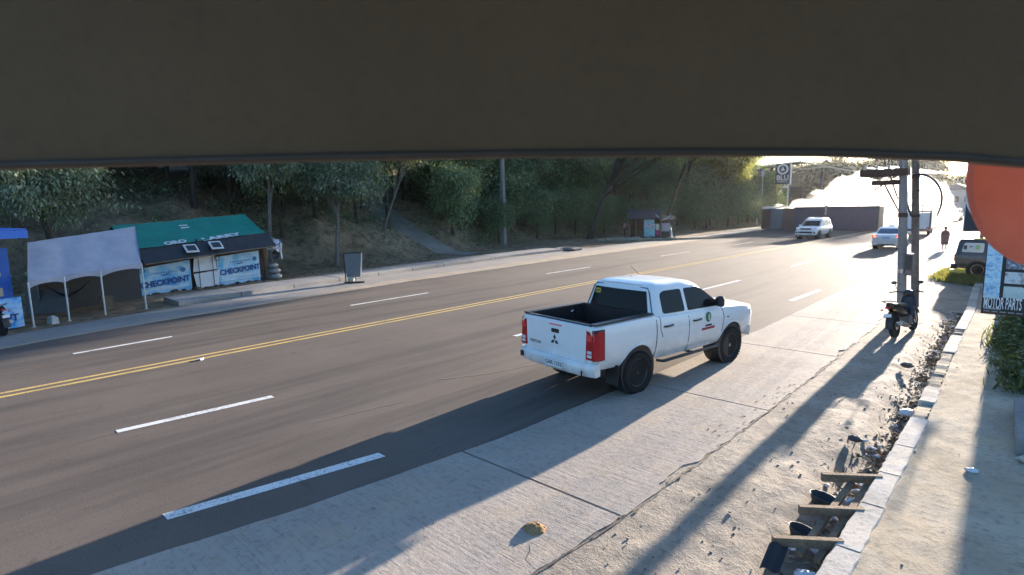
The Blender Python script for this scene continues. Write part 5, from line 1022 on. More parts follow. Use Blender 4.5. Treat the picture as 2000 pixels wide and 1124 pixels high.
# culvert box at the end of the sidewalk
cu = thing('culvert_head', 'concrete culvert headwall at the end of the left sidewalk', 'culvert', (-25.6, 33.9, -0.08), R(4)); part('box', M_GREYCON, cu, lambda b: [b.box((0, 0.55, 0.14), (1.7, 0.25, 0.28)), b.box((-0.7, 0, 0.14), (0.3, 1.0, 0.28)), b.box((0.7, 0.0, 0.22), (0.3, 1.0, 0.10))]); part('opening', M_BLK, cu, lambda b: b.box((0.0, -0.1, 0.09), (1.1, 0.9, 0.10)))
# ================================================================ people (skinned figures) and motorcycles
def skin_figure(name, joints, edges, mt, parent, sub=2, root=0):
    """joints: [(x,y,z,radius or (rx,ry))] -> one continuous body mesh"""
    me = bpy.data.meshes.new(name); me.from_pydata([j[:3] for j in joints], edges, []); o = link(name, me)
    md = o.modifiers.new('skin', 'SKIN'); md.use_smooth_shade = True
    for i, j in enumerate(joints):
        r_ = j[3] if isinstance(j[3], tuple) else (j[3], j[3]); sv = me.skin_vertices[0].data[i]; sv.radius = r_; sv.use_root = (i == root)
    s_ = o.modifiers.new('sub', 'SUBSURF'); s_.levels = sub; s_.render_levels = sub
    dg = bpy.context.evaluated_depsgraph_get(); dg.update(); m2 = bpy.data.meshes.new_from_object(o.evaluated_get(dg)); o.modifiers.clear(); o.data = m2; m2.materials.clear()
    for q in (mt if isinstance(mt, (list, tuple)) else [mt]): m2.materials.append(q)
    o.parent = parent; return o
M_SKIN = mat('skin', (0.30, 0.17, 0.11), 0.6, 0, 0.1); M_HAIR = mat('black_hair', (0.012, 0.010, 0.009), 0.6)
def person(label, loc, rz, H, shirt, legs, pose='stand', dress=None, bag=None):
    t = thing('person', label, 'person', loc, rz); k = H / 1.7
    sw = 0.16 if pose == 'walk' else 0.03
    J = [(0, 0, 0.92, (0.155, 0.11)), (0, 0, 1.12, (0.145, 0.10)), (0, 0.0, 1.33, (0.175, 0.105)), (0, 0, 1.44, (0.10, 0.075)), (0, 0.01, 1.50, 0.052), (0, 0.02, 1.555, 0.07), (0, 0.025, 1.62, (0.082, 0.098)), (0, 0.015, 1.675, 0.06),
         (0.09, sw * 0.1, 0.84, 0.085), (0.095, sw * 0.6 + 0.03, 0.48, 0.058), (0.095, sw * 0.7 - 0.02, 0.27, 0.052), (0.095, sw - 0.02, 0.07, 0.038), (0.10, sw + 0.12, 0.03, 0.035),
         (-0.09, -sw * 0.1, 0.84, 0.085), (-0.095, -sw * 0.5 + 0.03, 0.48, 0.058), (-0.095, -sw * 1.1, 0.28, 0.052), (-0.095, -sw * 1.6 - 0.02, 0.09, 0.038), (-0.10, -sw * 1.5 + 0.1, 0.04, 0.035),
         (0.19, 0, 1.38, 0.055), (0.235, -0.03 - sw * 0.3, 1.12, 0.042), (0.235, 0.06 - sw * 0.2, 0.90, 0.033), (0.23, 0.09, 0.82, (0.022, 0.035)), (0.225, 0.12, 0.74, 0.014),
         (-0.19, 0, 1.38, 0.055), (-0.235, -0.02 + sw * 0.3, 1.12, 0.042), (-0.225, 0.07 + sw * 0.2, 0.90, 0.033), (-0.22, 0.10, 0.82, (0.022, 0.035)), (-0.215, 0.13, 0.74, 0.014)]
    E_ = [(0, 1), (1, 2), (2, 3), (3, 4), (4, 5), (5, 6), (6, 7), (0, 8), (8, 9), (9, 10), (10, 11), (11, 12), (0, 13), (13, 14), (14, 15), (15, 16), (16, 17), (2, 18), (18, 19), (19, 20), (20, 21), (21, 22), (2, 23), (23, 24), (24, 25), (25, 26), (26, 27)]
    if pose == 'reach':
        for i, p in ((19, (0.27, 0.15, 1.22)), (20, (0.22, 0.36, 1.24)), (21, (0.20, 0.44, 1.25)), (22, (0.19, 0.51, 1.25))): J[i] = (*p, J[i][3])
    J = [(x * k, y * k, z * k, tuple(q * k for q in r_) if isinstance(r_, tuple) else r_ * k) for x, y, z, r_ in J]
    o = skin_figure('body', J, E_, [M_SKIN, shirt, legs, M_HAIR], t)
    for f in o.data.polygons:
        c = f.center / k; f.material_index = 3 if (c.z > 1.64 or (c.z > 1.55 and c.y < -0.02)) else 0 if (c.z > 1.465 or (abs(c.x) > 0.19 and c.z < 1.12)) else 1 if c.z > 0.93 else (2 if c.z > 0.07 else 3)
    hr = part('hair', M_HAIR, t, lambda b: b.sphere((0, -0.005 * k, 1.635 * k), (0.098 * k, 0.115 * k, 0.105 * k), 12, 8), 60)
    for v in hr.data.vertices:
        if v.co.y > 0.05 * k and v.co.z < 1.63 * k: v.co.y = 0.05 * k
    part('nose', M_SKIN, t, lambda b: b.sphere((0, 0.125 * k, 1.595 * k), (0.014 * k, 0.022 * k, 0.022 * k), 6, 5), 60)
    for s_ in (1, -1):
        part('eye', M_HAIR, t, lambda b: b.sphere((s_ * 0.032 * k, 0.108 * k, 1.625 * k), 0.010 * k, 6, 4)); part('ear', M_SKIN, t, lambda b: b.sphere((s_ * 0.092 * k, 0.01 * k, 1.60 * k), (0.012 * k, 0.022 * k, 0.035 * k), 6, 5))
        hb = (0.23 * k * s_, 0.09 * k, 0.80 * k) if not (pose == 'reach' and s_ > 0) else None
        if hb: part('fingers', M_SKIN, t, lambda b: [b.tube([(hb[0] + s_ * (-0.03 + 0.016 * j) * 0.5 * k, hb[1] + (0.03 - 0.02 * j) * k, hb[2] - 0.03 * k), (hb[0] - s_ * 0.004 * k, hb[1] + (0.045 - 0.022 * j) * k, hb[2] - (0.085 + 0.01 * (j in (1, 2))) * k)], 0.009 * k, 5) for j in range(5)], 60)
    if dress: part('long_dress', dress, t, lambda b: b.loft([[(rx * k * math.cos(a) * (1 + 0.08 * math.sin(a * 7)), ry * k * math.sin(a) * (1 + 0.08 * math.sin(a * 7)) + dy, z * k) for a in [2 * math.pi * i / 28 for i in range(28)]] for z, rx, ry, dy in ((0.42, 0.23, 0.22, -0.03), (0.6, 0.215, 0.20, 0), (0.9, 0.20, 0.16, 0), (1.15, 0.22, 0.15, 0), (1.35, 0.21, 0.13, 0), (1.46, 0.10, 0.085, 0))]), 60)
    if bag: part('backpack', bag, t, lambda b: b.sphere((0, -0.18 * k, 1.2 * k), (0.15 * k, 0.10 * k, 0.22 * k), 12, 8), 60)
    return t
M_DENIM = mat('dark_trousers', (0.022, 0.022, 0.026), 0.9); M_SHIRTP = printed('pink_white_shirt', [(0.55, 0.53, 0.53), (0.55, 0.30, 0.30), (0.62, 0.60, 0.60)], 6, 2); M_ROBE = mat('maroon_cloth', (0.13, 0.055, 0.05), 0.85, 0, 0.3, 8)
person('person in pink and white shirt and dark trousers standing at the left of the stall', (-31.2, 51.0, gz(-31.2, 51.0)), R(-60), 1.68, M_SHIRTP, M_DENIM, 'reach', bag=M_DKCLOTH)
person('person in long maroon clothing walking along the bright right roadside', (-4.15, 45.6, 0.0), R(8), 1.48, M_ROBE, M_ROBE, 'walk', dress=M_ROBE)
# ---------------------------------------------------------------- motorcycles
def motorcycle(label, loc, rz, lean, body_mt):
    t = thing('motorcycle', label, 'motorcycle', loc, rz); root = t; t.rotation_euler = (0, lean, rz)
    W = 0.29
    def wheel(y):
        b = MB(); b.lathe([(W * 0.78, -0.03), (W * 0.86, -0.045), (W * 0.97, -0.035), (W, 0), (W * 0.97, 0.035), (W * 0.86, 0.045), (W * 0.78, 0.03)], 30, lambda x, yy, h: (h, x, yy), closed=False); o = b.build('wheel', M_TYRE, t, smooth=50); o.location = (0, y, W)
        part('rim', mat('black_alloy', (0.05, 0.05, 0.055), 0.35, 0.6), o, lambda b: [b.lathe([(W * 0.80, -0.025), (W * 0.72, -0.02), (W * 0.72, 0.02), (W * 0.80, 0.025)], 30, lambda x, yy, h: (h, x, yy), closed=True)] + [b.box(Matrix.Rotation(a, 3, 'X') @ Vector((0, 0, W * 0.38)), (0.025, 0.045, W * 0.72), Matrix.Rotation(a, 3, 'X')) for a in [2 * math.pi * k / 5 for k in range(5)]] + [b.lathe([(0.05, -0.05), (0.05, 0.05)], 12, lambda x, yy, h: (h, x, yy))], 50)
        part('brake_disc', M_CHROME, o, lambda b: b.lathe([(0.10, 0.052), (0.10, 0.056), (0.05, 0.056), (0.05, 0.052)], 20, lambda x, yy, h: (h, x, yy), closed=True))
        return o
    wheel(-0.62); wheel(0.62)
    part('fork', M_CHROME, t, lambda b: [b.tube([(s_ * 0.075, 0.62, W), (s_ * 0.07, 0.47, 0.78)], 0.024, 8) for s_ in (1, -1)], 60)
    part('front_fender', body_mt, t, lambda b: b.grid(lambda u, v: ((v - 0.5) * 0.13, 0.62 + (W + 0.035) * math.cos(R(20 + 130 * u)), W + (W + 0.035 - 0.02 * (2 * v - 1) ** 2) * math.sin(R(20 + 130 * u))), 14, 4), 60)
    def shell(b, secs): b.loft([[(w_ * math.cos(a), y, z + h_ * math.sin(a)) for a in [2 * math.pi * i / 14 for i in range(14)]] for y, z, w_, h_ in secs])
    part('leg_shield', body_mt, t, lambda b: b.loft([[(w_ * math.cos(a), y + 0.05 * math.sin(a), z) for a in [2 * math.pi * i / 14 for i in range(14)]] for y, z, w_ in ((0.24, 0.34, 0.10), (0.30, 0.50, 0.15), (0.37, 0.68, 0.17), (0.43, 0.84, 0.14), (0.45, 0.93, 0.10))]), 60)
    part('body_panel', body_mt, t, lambda b: shell(b, ((0.25, 0.46, 0.05, 0.09), (0.05, 0.50, 0.09, 0.11), (-0.25, 0.58, 0.13, 0.13), (-0.60, 0.68, 0.13, 0.10), (-0.92, 0.80, 0.05, 0.05))), 60)
    part('seat', M_BLK, t, lambda b: shell(b, ((0.12, 0.66, 0.07, 0.05), (-0.05, 0.72, 0.13, 0.06), (-0.35, 0.74, 0.14, 0.05), (-0.70, 0.80, 0.12, 0.05), (-0.86, 0.84, 0.05, 0.03))), 60)
    part('engine', mat('engine_grey', (0.16, 0.16, 0.165), 0.45, 0.7), t, lambda b: [b.box((0, 0.02, 0.34), (0.26, 0.34, 0.22)), b.lathe([(0.11, -0.15), (0.11, 0.15)], 16, lambda x, y, h: (h, -0.05 + x, 0.32 + y))], 40)
    ex = part('exhaust', mat('exhaust_steel', (0.26, 0.25, 0.24), 0.35, 0.8), t, lambda b: b.tube([(0.12, 0.12, 0.26), (0.15, -0.1, 0.22), (0.17, -0.35, 0.27), (0.18, -0.80, 0.38)], [0.025, 0.028, 0.055, 0.055], 10), 60)
    part('rear_fender', M_BLK, t, lambda b: b.grid(lambda u, v: ((v - 0.5) * 0.15, -0.62 - (W + 0.05) * math.sin(R(-30 + 125 * u)), W + (W + 0.05) * math.cos(R(-30 + 125 * u))), 14, 3), 60)
    part('tail_light', M_RED, t, lambda b: b.box((0, -0.95, 0.76), (0.10, 0.05, 0.045), taper=(0.8, 1))); part('number_plate', M_PLATE, t, lambda b: b.box((0, -1.0, 0.58), (0.16, 0.012, 0.075), Matrix.Rotation(R(-20), 3, 'X')))
    part('grab_rail', M_CHROME, t, lambda b: b.tube([(0.12, -0.55, 0.80), (0.13, -0.88, 0.90), (0, -0.98, 0.92), (-0.13, -0.88, 0.90), (-0.12, -0.55, 0.80)], 0.014, 6), 60)
    part('handlebar', M_BLK, t, lambda b: b.tube([(0.36, 0.28, 0.99), (0.22, 0.36, 1.0), (0.0, 0.42, 0.97), (-0.22, 0.36, 1.0), (-0.36, 0.28, 0.99)], 0.016, 7), 60); part('headlight', M_LENS, t, lambda b: b.sphere((0, 0.52, 0.90), (0.09, 0.06, 0.07), 12, 8), 60); part('cowl', body_mt, t, lambda b: b.sphere((0, 0.44, 0.94), (0.13, 0.09, 0.10), 12, 8), 60)
    for s_ in (1, -1):
        m_ = part('mirror', M_BLK, t, lambda b: [b.tube([(s_ * 0.20, 0.37, 1.0), (s_ * 0.26, 0.40, 1.18)], 0.008, 5), b.sphere((s_ * 0.28, 0.40, 1.22), (0.065, 0.02, 0.042), 10, 6)], 60)
        part('footrest', M_BLK, t, lambda b: b.tube([(s_ * 0.1, -0.15, 0.27), (s_ * 0.25, -0.17, 0.27)], 0.016, 6)); part('indicator', mat('amber_lens', (0.7, 0.3, 0.03), 0.3), t, lambda b: b.sphere((s_ * 0.13, -0.93, 0.70), (0.04, 0.03, 0.02), 8, 5))
    part('side_stand', M_BLK, t, lambda b: b.tube([(-0.10, 0.0, 0.22), (-0.24, 0.02, 0.02)], 0.014, 6))
    return t
M_MOTO = mat('black_bike_paint', (0.012, 0.013, 0.017), 0.25, 0, 0.2, 6)
motorcycle('black motorcycle parked on the dirt verge in front of the two utility poles', (-2.10, 16.25, 0.0), R(-9), R(-7), M_MOTO)
motorcycle('dark motorcycle parked in front of the blue kiosk at the left edge', (-21.12, 1.40, 0.0), R(110), R(-4), M_MOTO)
# ================================================================ right roadside
M_PCON = concrete_mat('pole_concrete', (0.20, 0.185, 0.18), (0.30, 0.275, 0.265), False, 0.75); M_RUST = mat('rusty_steel', (0.10, 0.055, 0.035), 0.85, 0.2, 0.4, 12)
def pole(label, x, y, top, rad, mt, extras=None):
    t = thing('utility_pole', label, 'pole', (x, y, 0), 0, 'pair of utility poles on the verge')
    part('shaft', mt, t, lambda b: b.tube([(0, 0, -0.3), (top[0] * 0.5, top[1] * 0.5, top[2] * 0.5), top], [rad, rad * 0.92, rad * 0.84], 10), 60); return t
p1 = pole('grey concrete utility pole carrying the transformer platform', -2.50, 18.65, (-0.42, 0.05, 7.0), 0.125, M_PCON); p1.scale = (0.9, 0.9, 0.955)
p2 = pole('brownish wooden utility pole just right of the concrete pole', -2.46, 20.75, (-0.46, 0.0, 7.0), 0.105, dirt_mat('pole_wood', ((0.10, 0.078, 0.066), (0.16, 0.13, 0.11), (0.22, 0.185, 0.16)), 0.4, 4))
for z in (2.95, 1.35): part('steel_band', M_RUST if z > 2 else M_CHROME, p1, lambda b: b.tube([(-0.42 * z / 7, 0, z - 0.06), (-0.42 * z / 7, 0, z + 0.06)], 0.132, 12))
for z in (2.75, 3.9): part('steel_band', M_RUST, p2, lambda b: b.tube([(-0.46 * z / 7, 0, z - 0.04), (-0.46 * z / 7, 0, z + 0.04)], 0.113, 12))
mb = part('meter_box', mat('meter_grey', (0.10, 0.10, 0.105), 0.6), p1, lambda b: b.box((0.10, -0.10, 1.55), (0.18, 0.20, 0.62))); part('meter_cover', M_BLK, mb, lambda b: b.box((0.10, -0.21, 1.6), (0.14, 0.02, 0.4)))
# platform of crossarms to the left of the pole
def rack(b):
    for dy in (-0.16, 0.16): b.box((-0.72, dy, 4.16), (1.25, 0.11, 0.20))
    for k in range(5): b.box((-0.42 - 0.22 * k, 0, 4.22), (0.08, 0.46, 0.05))
    b.box((-0.62, 0, 3.88), (0.85, 0.12, 0.14))
part('crossarm_rack', M_RUST, p1, rack); part('brace', M_RUST, p1, lambda b: b.tube([(-0.70, 0.0, 3.82), (-0.27, 0.0, 3.02)], 0.028, 6)); part('brace', M_RUST, p1, lambda b: b.tube([(-0.60, 0.05, 4.1), (-0.33, 0.0, 3.4)], 0.022, 6))
for k, x in enumerate((-1.25, -0.95, -0.62)): part('insulator', mat('insulator_cream', (0.62, 0.55, 0.40), 0.3), p1, lambda b: b.lathe([(0.03, 0), (0.06, 0.03), (0.03, 0.06), (0.055, 0.09), (0.02, 0.13)], 12, lambda xx, yy, h: (x + xx, 0.0 + yy, 4.25 + h)), 50)
part('insulator', MATS['insulator_cream'], p2, lambda b: b.lathe([(0.05, 0), (0.10, 0.04), (0.06, 0.09), (0.10, 0.13), (0.05, 0.18)], 14, lambda xx, yy, h: (-0.55 + xx, -0.14 + yy, 4.05 + h)), 50)
def cable(label, pts, r_=0.022, n=30):
    t = thing('cable', label, 'cable', (0, 0, 0)); P_ = [Vector(p) for p in pts]; out = []
    for i in range(len(P_) - 1):
        p0 = P_[max(0, i - 1)]; a = P_[i]; b_ = P_[i + 1]; p3 = P_[min(len(P_) - 1, i + 2)]
        for k in range(n // (len(P_) - 1) + 1):
            s = k / (n // (len(P_) - 1) + 1); out.append(0.5 * ((2 * a) + (b_ - p0) * s + (2 * p0 - 5 * a + 4 * b_ - p3) * s * s + (3 * a - p0 - 3 * b_ + p3) * s ** 3))
    out.append(P_[-1]); part('cable', M_BLK, t, lambda b: b.tube(out, r_, 6), 70); return t
cable('thick black cable drooping in a wide loop right of the utility poles', [(-2.75, 20.3, 3.95), (-2.45, 20.38, 3.93), (-2.18, 20.4, 3.72), (-2.03, 20.4, 3.40), (-2.01, 20.4, 3.10), (-2.07, 20.4, 2.80)], 0.034)
cable('black cable sagging left from the transformer platform', [(-3.0, 20.6, 3.78), (-3.25, 20.6, 3.82), (-3.5, 20.6, 3.70), (-3.75, 20.6, 3.52)], 0.026)
cable('black cable looping down between the two poles', [(-3.05, 20.55, 3.9), (-2.88, 20.5, 3.5), (-2.83, 20.45, 3.1), (-2.68, 20.3, 2.75)], 0.030)
for k in range(4): cable(['outermost', 'second', 'third', 'innermost'][k] + ' thin coil of wire hanging between the pole and the cable loop', [(-2.72 + 0.02 * k, 20.2, 3.92 - 0.04 * k), (-2.55, 20.25, 3.88 - 0.06 * k), (-2.40 - 0.04 * k, 20.3, 3.74 - 0.07 * k), (-2.42 - 0.05 * k, 20.3, 3.55 - 0.02 * k), (-2.60, 20.3, 3.42 + 0.03 * k)], 0.008)
for k, (x0, z0) in enumerate(((-1.2, 4.32), (-0.9, 4.32), (-0.55, 4.32))): cable(['outer', 'middle', 'inner'][k] + ' power line running from the transformer platform to the far pole', [(-2.5 + x0 * 0.9, 18.65, z0 * 0.955), (-3.9 + x0, 55, 5.2), (-5.2 + x0, 95, 6.9), (-6.2 + (k - 1) * 0.9, 130, 9.0)], 0.014)
# ---- signs on the footway
M_SBLK = mat('sign_black', (0.022, 0.022, 0.026), 0.5); M_SGREY = mat('sign_charcoal', (0.040, 0.038, 0.046), 0.5)
ms = thing('signboard', 'motor parts banner board with blue machine pictures and white lettering', 'signboard', (-0.437, 10.0, 1.64), R(-3)); ms.scale = (0.5, 0.5, 0.5)
part('board', M_SBLK, ms, lambda b: b.box((1.15, 0.03, 1.46), (2.34, 0.05, 2.82)))
part('post', M_RUST, ms, lambda b: b.tube([(2.85, 0.09, -2.75), (2.85, 0.09, 2.9)], 0.06, 8))
part('base_rail', M_RUST, ms, lambda b: b.box((1.42, 0.04, 0.035), (2.9, 0.10, 0.05)))
MBL = [printed('machine_blue', [(0.14, 0.38, 0.62), (0.42, 0.68, 0.84), (0.66, 0.84, 0.92), (0.22, 0.50, 0.74), (0.68, 0.85, 0.92)], 5, 1), printed('machine_blue_b', [(0.20, 0.48, 0.74), (0.55, 0.78, 0.90), (0.16, 0.40, 0.66), (0.52, 0.74, 0.88)], 6, 7)]
part('picture_panel', MBL[0], ms, lambda b: b.box((0.165, -0.001, 1.65), (0.33, 0.02, 2.4))); part('picture_panel', MBL[1], ms, lambda b: b.box((1.10, -0.001, 1.35), (0.38, 0.02, 1.8)))
for zz in (0.68, 1.98): part('picture_disc', MBL[1], ms, lambda b: b.lathe([(0.11, 0), (0.11, 0.012)], 20, lambda x, y, h: (0.155 + x, -0.012 - h, zz + y))); part('picture_rim', mat('machine_pale', (0.62, 0.74, 0.80), 0.4), ms, lambda b: b.tube([(0.155 + 0.12 * math.cos(a), -0.03, zz + 0.15 * math.sin(a)) for a in [2 * math.pi * k / 20 for k in range(21)]], 0.012, 5))
for zz, hh in ((1.32, 0.05), (1.02, 0.03), (1.62, 0.03)): part('picture_band', MBL[1], ms, lambda b: b.box((0.155, -0.016, zz), (0.26, 0.012, hh)))
MP = [printed('part_photo_a', [(0.62, 0.68, 0.72), (0.10, 0.10, 0.14), (0.55, 0.60, 0.66)], 7, 3), printed('part_photo_b', [(0.58, 0.62, 0.62), (0.66, 0.70, 0.72), (0.14, 0.12, 0.12)], 5, 8), printed('part_photo_c', [(0.46, 0.58, 0.56), (0.58, 0.68, 0.66), (0.40, 0.52, 0.52)], 3, 2)]
for k, zz in enumerate((1.42, 1.03, 0.64)):
    fr = part('photo_tile', MP[k], ms, lambda b: b.prism(rpoly([(-0.22, -0.155), (0.22, -0.155), (0.22, 0.10), (0.15, 0.155), (-0.22, 0.155)], 0.02), lambda q, kk: (0.63 + q[0], -0.012 - 0.012 * kk, zz + q[1])))
lettering('sign_lettering', 'MOTOR PARTS', 0.44, mat('sign_white', (0.80, 0.80, 0.80), 0.5), (0.02, -0.009, 0.31), (1, 0, 0), (0, 0, 1), ms, align='LEFT', bold=0.006, sx=0.265)
part('small_print_bar', mat('sign_grey_print', (0.30, 0.29, 0.29), 0.5), ms, lambda b: b.box((0.21, -0.004, 0.165), (0.36, 0.012, 0.055))); part('small_print', MATS['sign_grey_print'], ms, lambda b: [b.box((0.10 + 0.17 * k, -0.004, 0.085), (0.13, 0.012, 0.028)) for k in range(11)])
ks = thing('round_logo_sign', 'dark square sign with a yellow disc and pale ring above the parked van', 'sign', (-0.89, 12.5, 2.66), R(-3)); ks.scale = (0.62, 0.62, 0.62)
part('panel', M_SGREY, ks, lambda b: b.box((1.1, 0.04, 1.1), (2.2, 0.08, 2.2))); part('edge_strip', mat('pale_edge', (0.42, 0.47, 0.45), 0.5), ks, lambda b: b.box((-0.012, 0.04, 1.1), (0.022, 0.09, 2.2)))
part('ring', mat('ring_white', (0.66, 0.70, 0.66), 0.4), ks, lambda b: b.lathe([(0.975, 0), (0.975, 0.014), (0.89, 0.014), (0.89, 0)], 48, lambda x, y, h: (0.95 + x, -h - 0.001, 1.0 + y), closed=True)); part('disc', mat('disc_yellow', (0.62, 0.52, 0.10), 0.4), ks, lambda b: b.lathe([(0.001, 0.012), (0.84, 0.012), (0.84, 0)], 48, lambda x, y, h: (0.95 + x, -h - 0.001, 1.0 + y)))
part('post', M_RUST, ks, lambda b: b.tube([(2.3, 0.14, -4.3), (2.3, 0.14, 1.6)], 0.05, 8)); part('bracket', M_RUST, ks, lambda b: b.box((1.9, 0.12, 0.3), (0.9, 0.06, 0.06)))
ys = thing('yellow_bracket', 'yellow and black bracket under the dark logo sign', 'bracket', (-1.12, 21.5, 1.95)); part('block', mat('hazard_yellow', (0.62, 0.52, 0.06), 0.5), ys, lambda b: b.box((0, 0, 0.1), (0.30, 0.06, 0.05))); part('stripe', M_BLK, ys, lambda b: b.box((0.02, 0, 0.2), (0.08, 0.06, 0.16))); part('stem', M_BLK, ys, lambda b: b.box((0.0, 0.0, 0.35), (0.05, 0.05, 0.5)))
yb = thing('yellow_beam', 'yellow painted beam lying on the grass behind the van', 'beam', (-2.10, 29.9, 0.22), R(-10)); part('beam', mat('beam_yellow', (0.72, 0.62, 0.10), 0.5), yb, lambda b: b.box((0, 0, 0.0), (0.75, 0.14, 0.16))); part('foot', MATS['beam_yellow'], yb, lambda b: [b.box((-0.32, 0, -0.16), (0.08, 0.2, 0.18)), b.box((0.32, 0, -0.16), (0.08, 0.2, 0.18))])
# ---- grass
def grass(name, label, region, n, h, mt, seed, zf):
    rng = np.random.default_rng(seed); P_ = []
    while len(P_) < n:
        x = rng.uniform(region[0], region[1]); y = rng.uniform(region[2], region[3]); f = region[4](x, y)
        if rng.random() < f: P_.append((x, y, zf(x, y)))
    C = np.array(P_); D = unit(rng.normal(size=C.shape) * [0.45, 0.45, 0.1] + [0, 0, 1]); ln = h * (0.4 + 0.9 * rng.random(n)); o = link(name, leaves(name, C, D, ln, ln * 0.10 + 0.006, mt, rng)); tag(o, label, 'grass', kind='stuff'); return o
M_GRASS = leaf_mat('grass_blade', (0.060, 0.095, 0.022), (0.16, 0.19, 0.055), 0.45, (0.42, 0.38, 0.08)); M_WEED = leaf_mat('weed_leaf', (0.040, 0.062, 0.022), (0.095, 0.125, 0.045), 0.35, (0.24, 0.26, 0.06))
grass('verge_grass', 'sunlit yellow green grass beside the parked van', (-3.1, -0.8, 26.8, 33, lambda x, y: sstep(-3.1, -2.3, x) * sstep(33, 31.5, y) * sstep(26.6, 28.0, y - 0.9 * (-2.0 - x))), 9000, 0.22, M_GRASS, 3, lambda x, y: 0.0)
grass('footway_weeds', 'dark green weeds growing around the foot of the motor parts sign', (-0.75, 1.6, 11.8, 20.3, lambda x, y: sstep(-0.72 + 0.45 * fbm(y * 0.9, 3), -0.1, x - 0.09 * abs(y - 16.5)) * (0.4 + 0.6 * (fbm(x * 1.4, y * 1.1, 2) > -0.1))), 9000, 0.25, M_WEED, 4, lambda x, y: 0.09)
rng = np.random.default_rng(9); n = 5000; C = np.stack([rng.uniform(-0.45, 1.6, n), rng.uniform(12.0, 19.8, n), 0.12 + 0.45 * rng.random(n) ** 1.5], 1); C = C[(C[:, 0] > -0.45 + 0.10 * np.abs(C[:, 1] - 16.5) + 0.2 * rng.normal(size=n))]
D = unit(rng.normal(size=C.shape) * [1, 1, 0.4]); ln = 0.09 * (0.5 + rng.random(len(C))); tag(link('leafy_weeds', leaves('leafy_weeds', C, D, ln, ln * 0.6, M_WEED, rng)), 'low leafy weeds at the right edge of the footway', 'weeds', kind='stuff')
# ---- wall block, steps and post at the right edge
cs = thing('concrete_step', 'broken grey concrete step at the right edge of the footway', 'step', (0.42, 9.9, 0.09), R(2)); o = part('block', M_GREYCON, cs, lambda b: [b.box((0, 0, 0.11), (0.80, 1.9, 0.22)), b.box((0.1, 0.35, 0.26), (0.60, 1.0, 0.10))]); bevel_mesh(o.data, 0.02, 2)
cs2 = thing('concrete_block', 'small pale concrete block between the weeds at the right edge', 'block', (0.28, 12.6, 0.09), R(15)); o = part('block', M_GREYCON, cs2, lambda b: b.box((0, 0, 0.10), (0.42, 0.55, 0.20))); bevel_mesh(o.data, 0.02, 2)
rp = thing('rusty_post', 'short rusty leaning post at the right edge', 'post', (0.22, 7.7, 0.08)); part('post', M_RUST, rp, lambda b: b.tube([(0, 0, -0.1), (0.05, 0.05, 0.75)], 0.035, 8)); part('cap', M_RUST, rp, lambda b: b.box((0.05, 0.05, 0.76), (0.09, 0.09, 0.03)))
# ---- timber frame across the gutter
tf = thing('timber_frame', 'ladder like frame of weathered timber battens lying across the gutter', 'timber frame', (0, 0, 0))
for (x0, y0, x1, y1) in ((-1.56, 5.20, -1.06, 5.56), (-1.54, 5.94, -1.04, 6.30), (-1.56, 6.86, -1.04, 7.23)):
    a = Vector((x0, y0, 0.06)); b_ = Vector((x1, y1, 0.10)); d = b_ - a; rot = Matrix.Rotation(math.atan2(d.y, d.x), 3, 'Z'); part('crosspiece', M_WOOD, tf, lambda b: b.box((a + b_) / 2, (d.length, 0.055, 0.09), rot))
for x0, x1 in ((-1.34, -1.30), (-1.19, -1.15)):
    a = Vector((x0, 5.25, -0.01)); b_ = Vector((x1, 7.1, 0.03)); d = b_ - a; rot = Matrix.Rotation(math.atan2(d.y, d.x) - math.pi / 2, 3, 'Z'); part('rail', M_WOOD, tf, lambda b: b.box((a + b_) / 2, (0.06, d.length, 0.05), rot))
def tyre_thing(label, x, y, z, r_, tilt):
    t = thing('dark_pail', label, 'pail', (x, y, z)); t.rotation_euler = tilt
    part('wall', mat('dark_plastic', (0.035, 0.042, 0.048), 0.7), t, lambda b: b.lathe([(r_ * 0.7, 0), (r_, 0.09), (r_ * 0.95, 0.09), (r_ * 0.66, 0.02)], 22, closed=True), 50); part('base', MATS['dark_plastic'], t, lambda b: b.lathe([(0.001, 0.0), (r_ * 0.7, 0.0), (r_ * 0.7, 0.02), (0.001, 0.02)], 22)); return t
tyre_thing('dark plastic pail lying in the gutter under the far bay of the timber frame', -1.47, 6.55, -0.09, 0.15, (R(-8), R(10), 0)); tyre_thing('dark plastic pail lying in the gutter under the near bay of the timber frame', -1.46, 5.72, -0.09, 0.13, (R(-8), R(10), 0))
fl = thing('dark_flap', 'dark rubber sheet hanging from the near end of the timber frame', 'rubber sheet', (-1.55, 5.15, 0.05)); part('sheet', M_BLK, fl, lambda b: b.grid(lambda u, v: (-0.02 + 0.15 * u, -0.26 * v + 0.07 * u, 0.03 - 0.13 * v + 0.02 * math.sin(u * 6)), 8, 8), 60)
bo = thing('plastic_bottle', 'clear plastic bottle in the gutter between the timber rails', 'bottle', (-1.22, 6.72, -0.04), R(-25)); part('bottle', mat('clear_plastic', (0.50, 0.58, 0.60), 0.1), bo, lambda b: b.lathe([(0.001, -0.12), (0.035, -0.12), (0.035, 0.05), (0.014, 0.10), (0.014, 0.13), (0.001, 0.13)], 12, lambda x, y, h: (x, h, y)), 60); part('cap', M_BLUER, bo, lambda b: b.lathe([(0.017, 0.12), (0.017, 0.145)], 10, lambda x, y, h: (x, h, y)))
def bagt(label, x, y, z, s, mt, seed):
    t = thing('plastic_bag', label, 'plastic bag', (x, y, z)); part('bag', mt, t, lambda b: b.sphere((0, 0, s * 0.3), (s, s * 0.8, s * 0.45), 12, 8, jit=0.25, rnd=random.Random(seed)), 60); return t
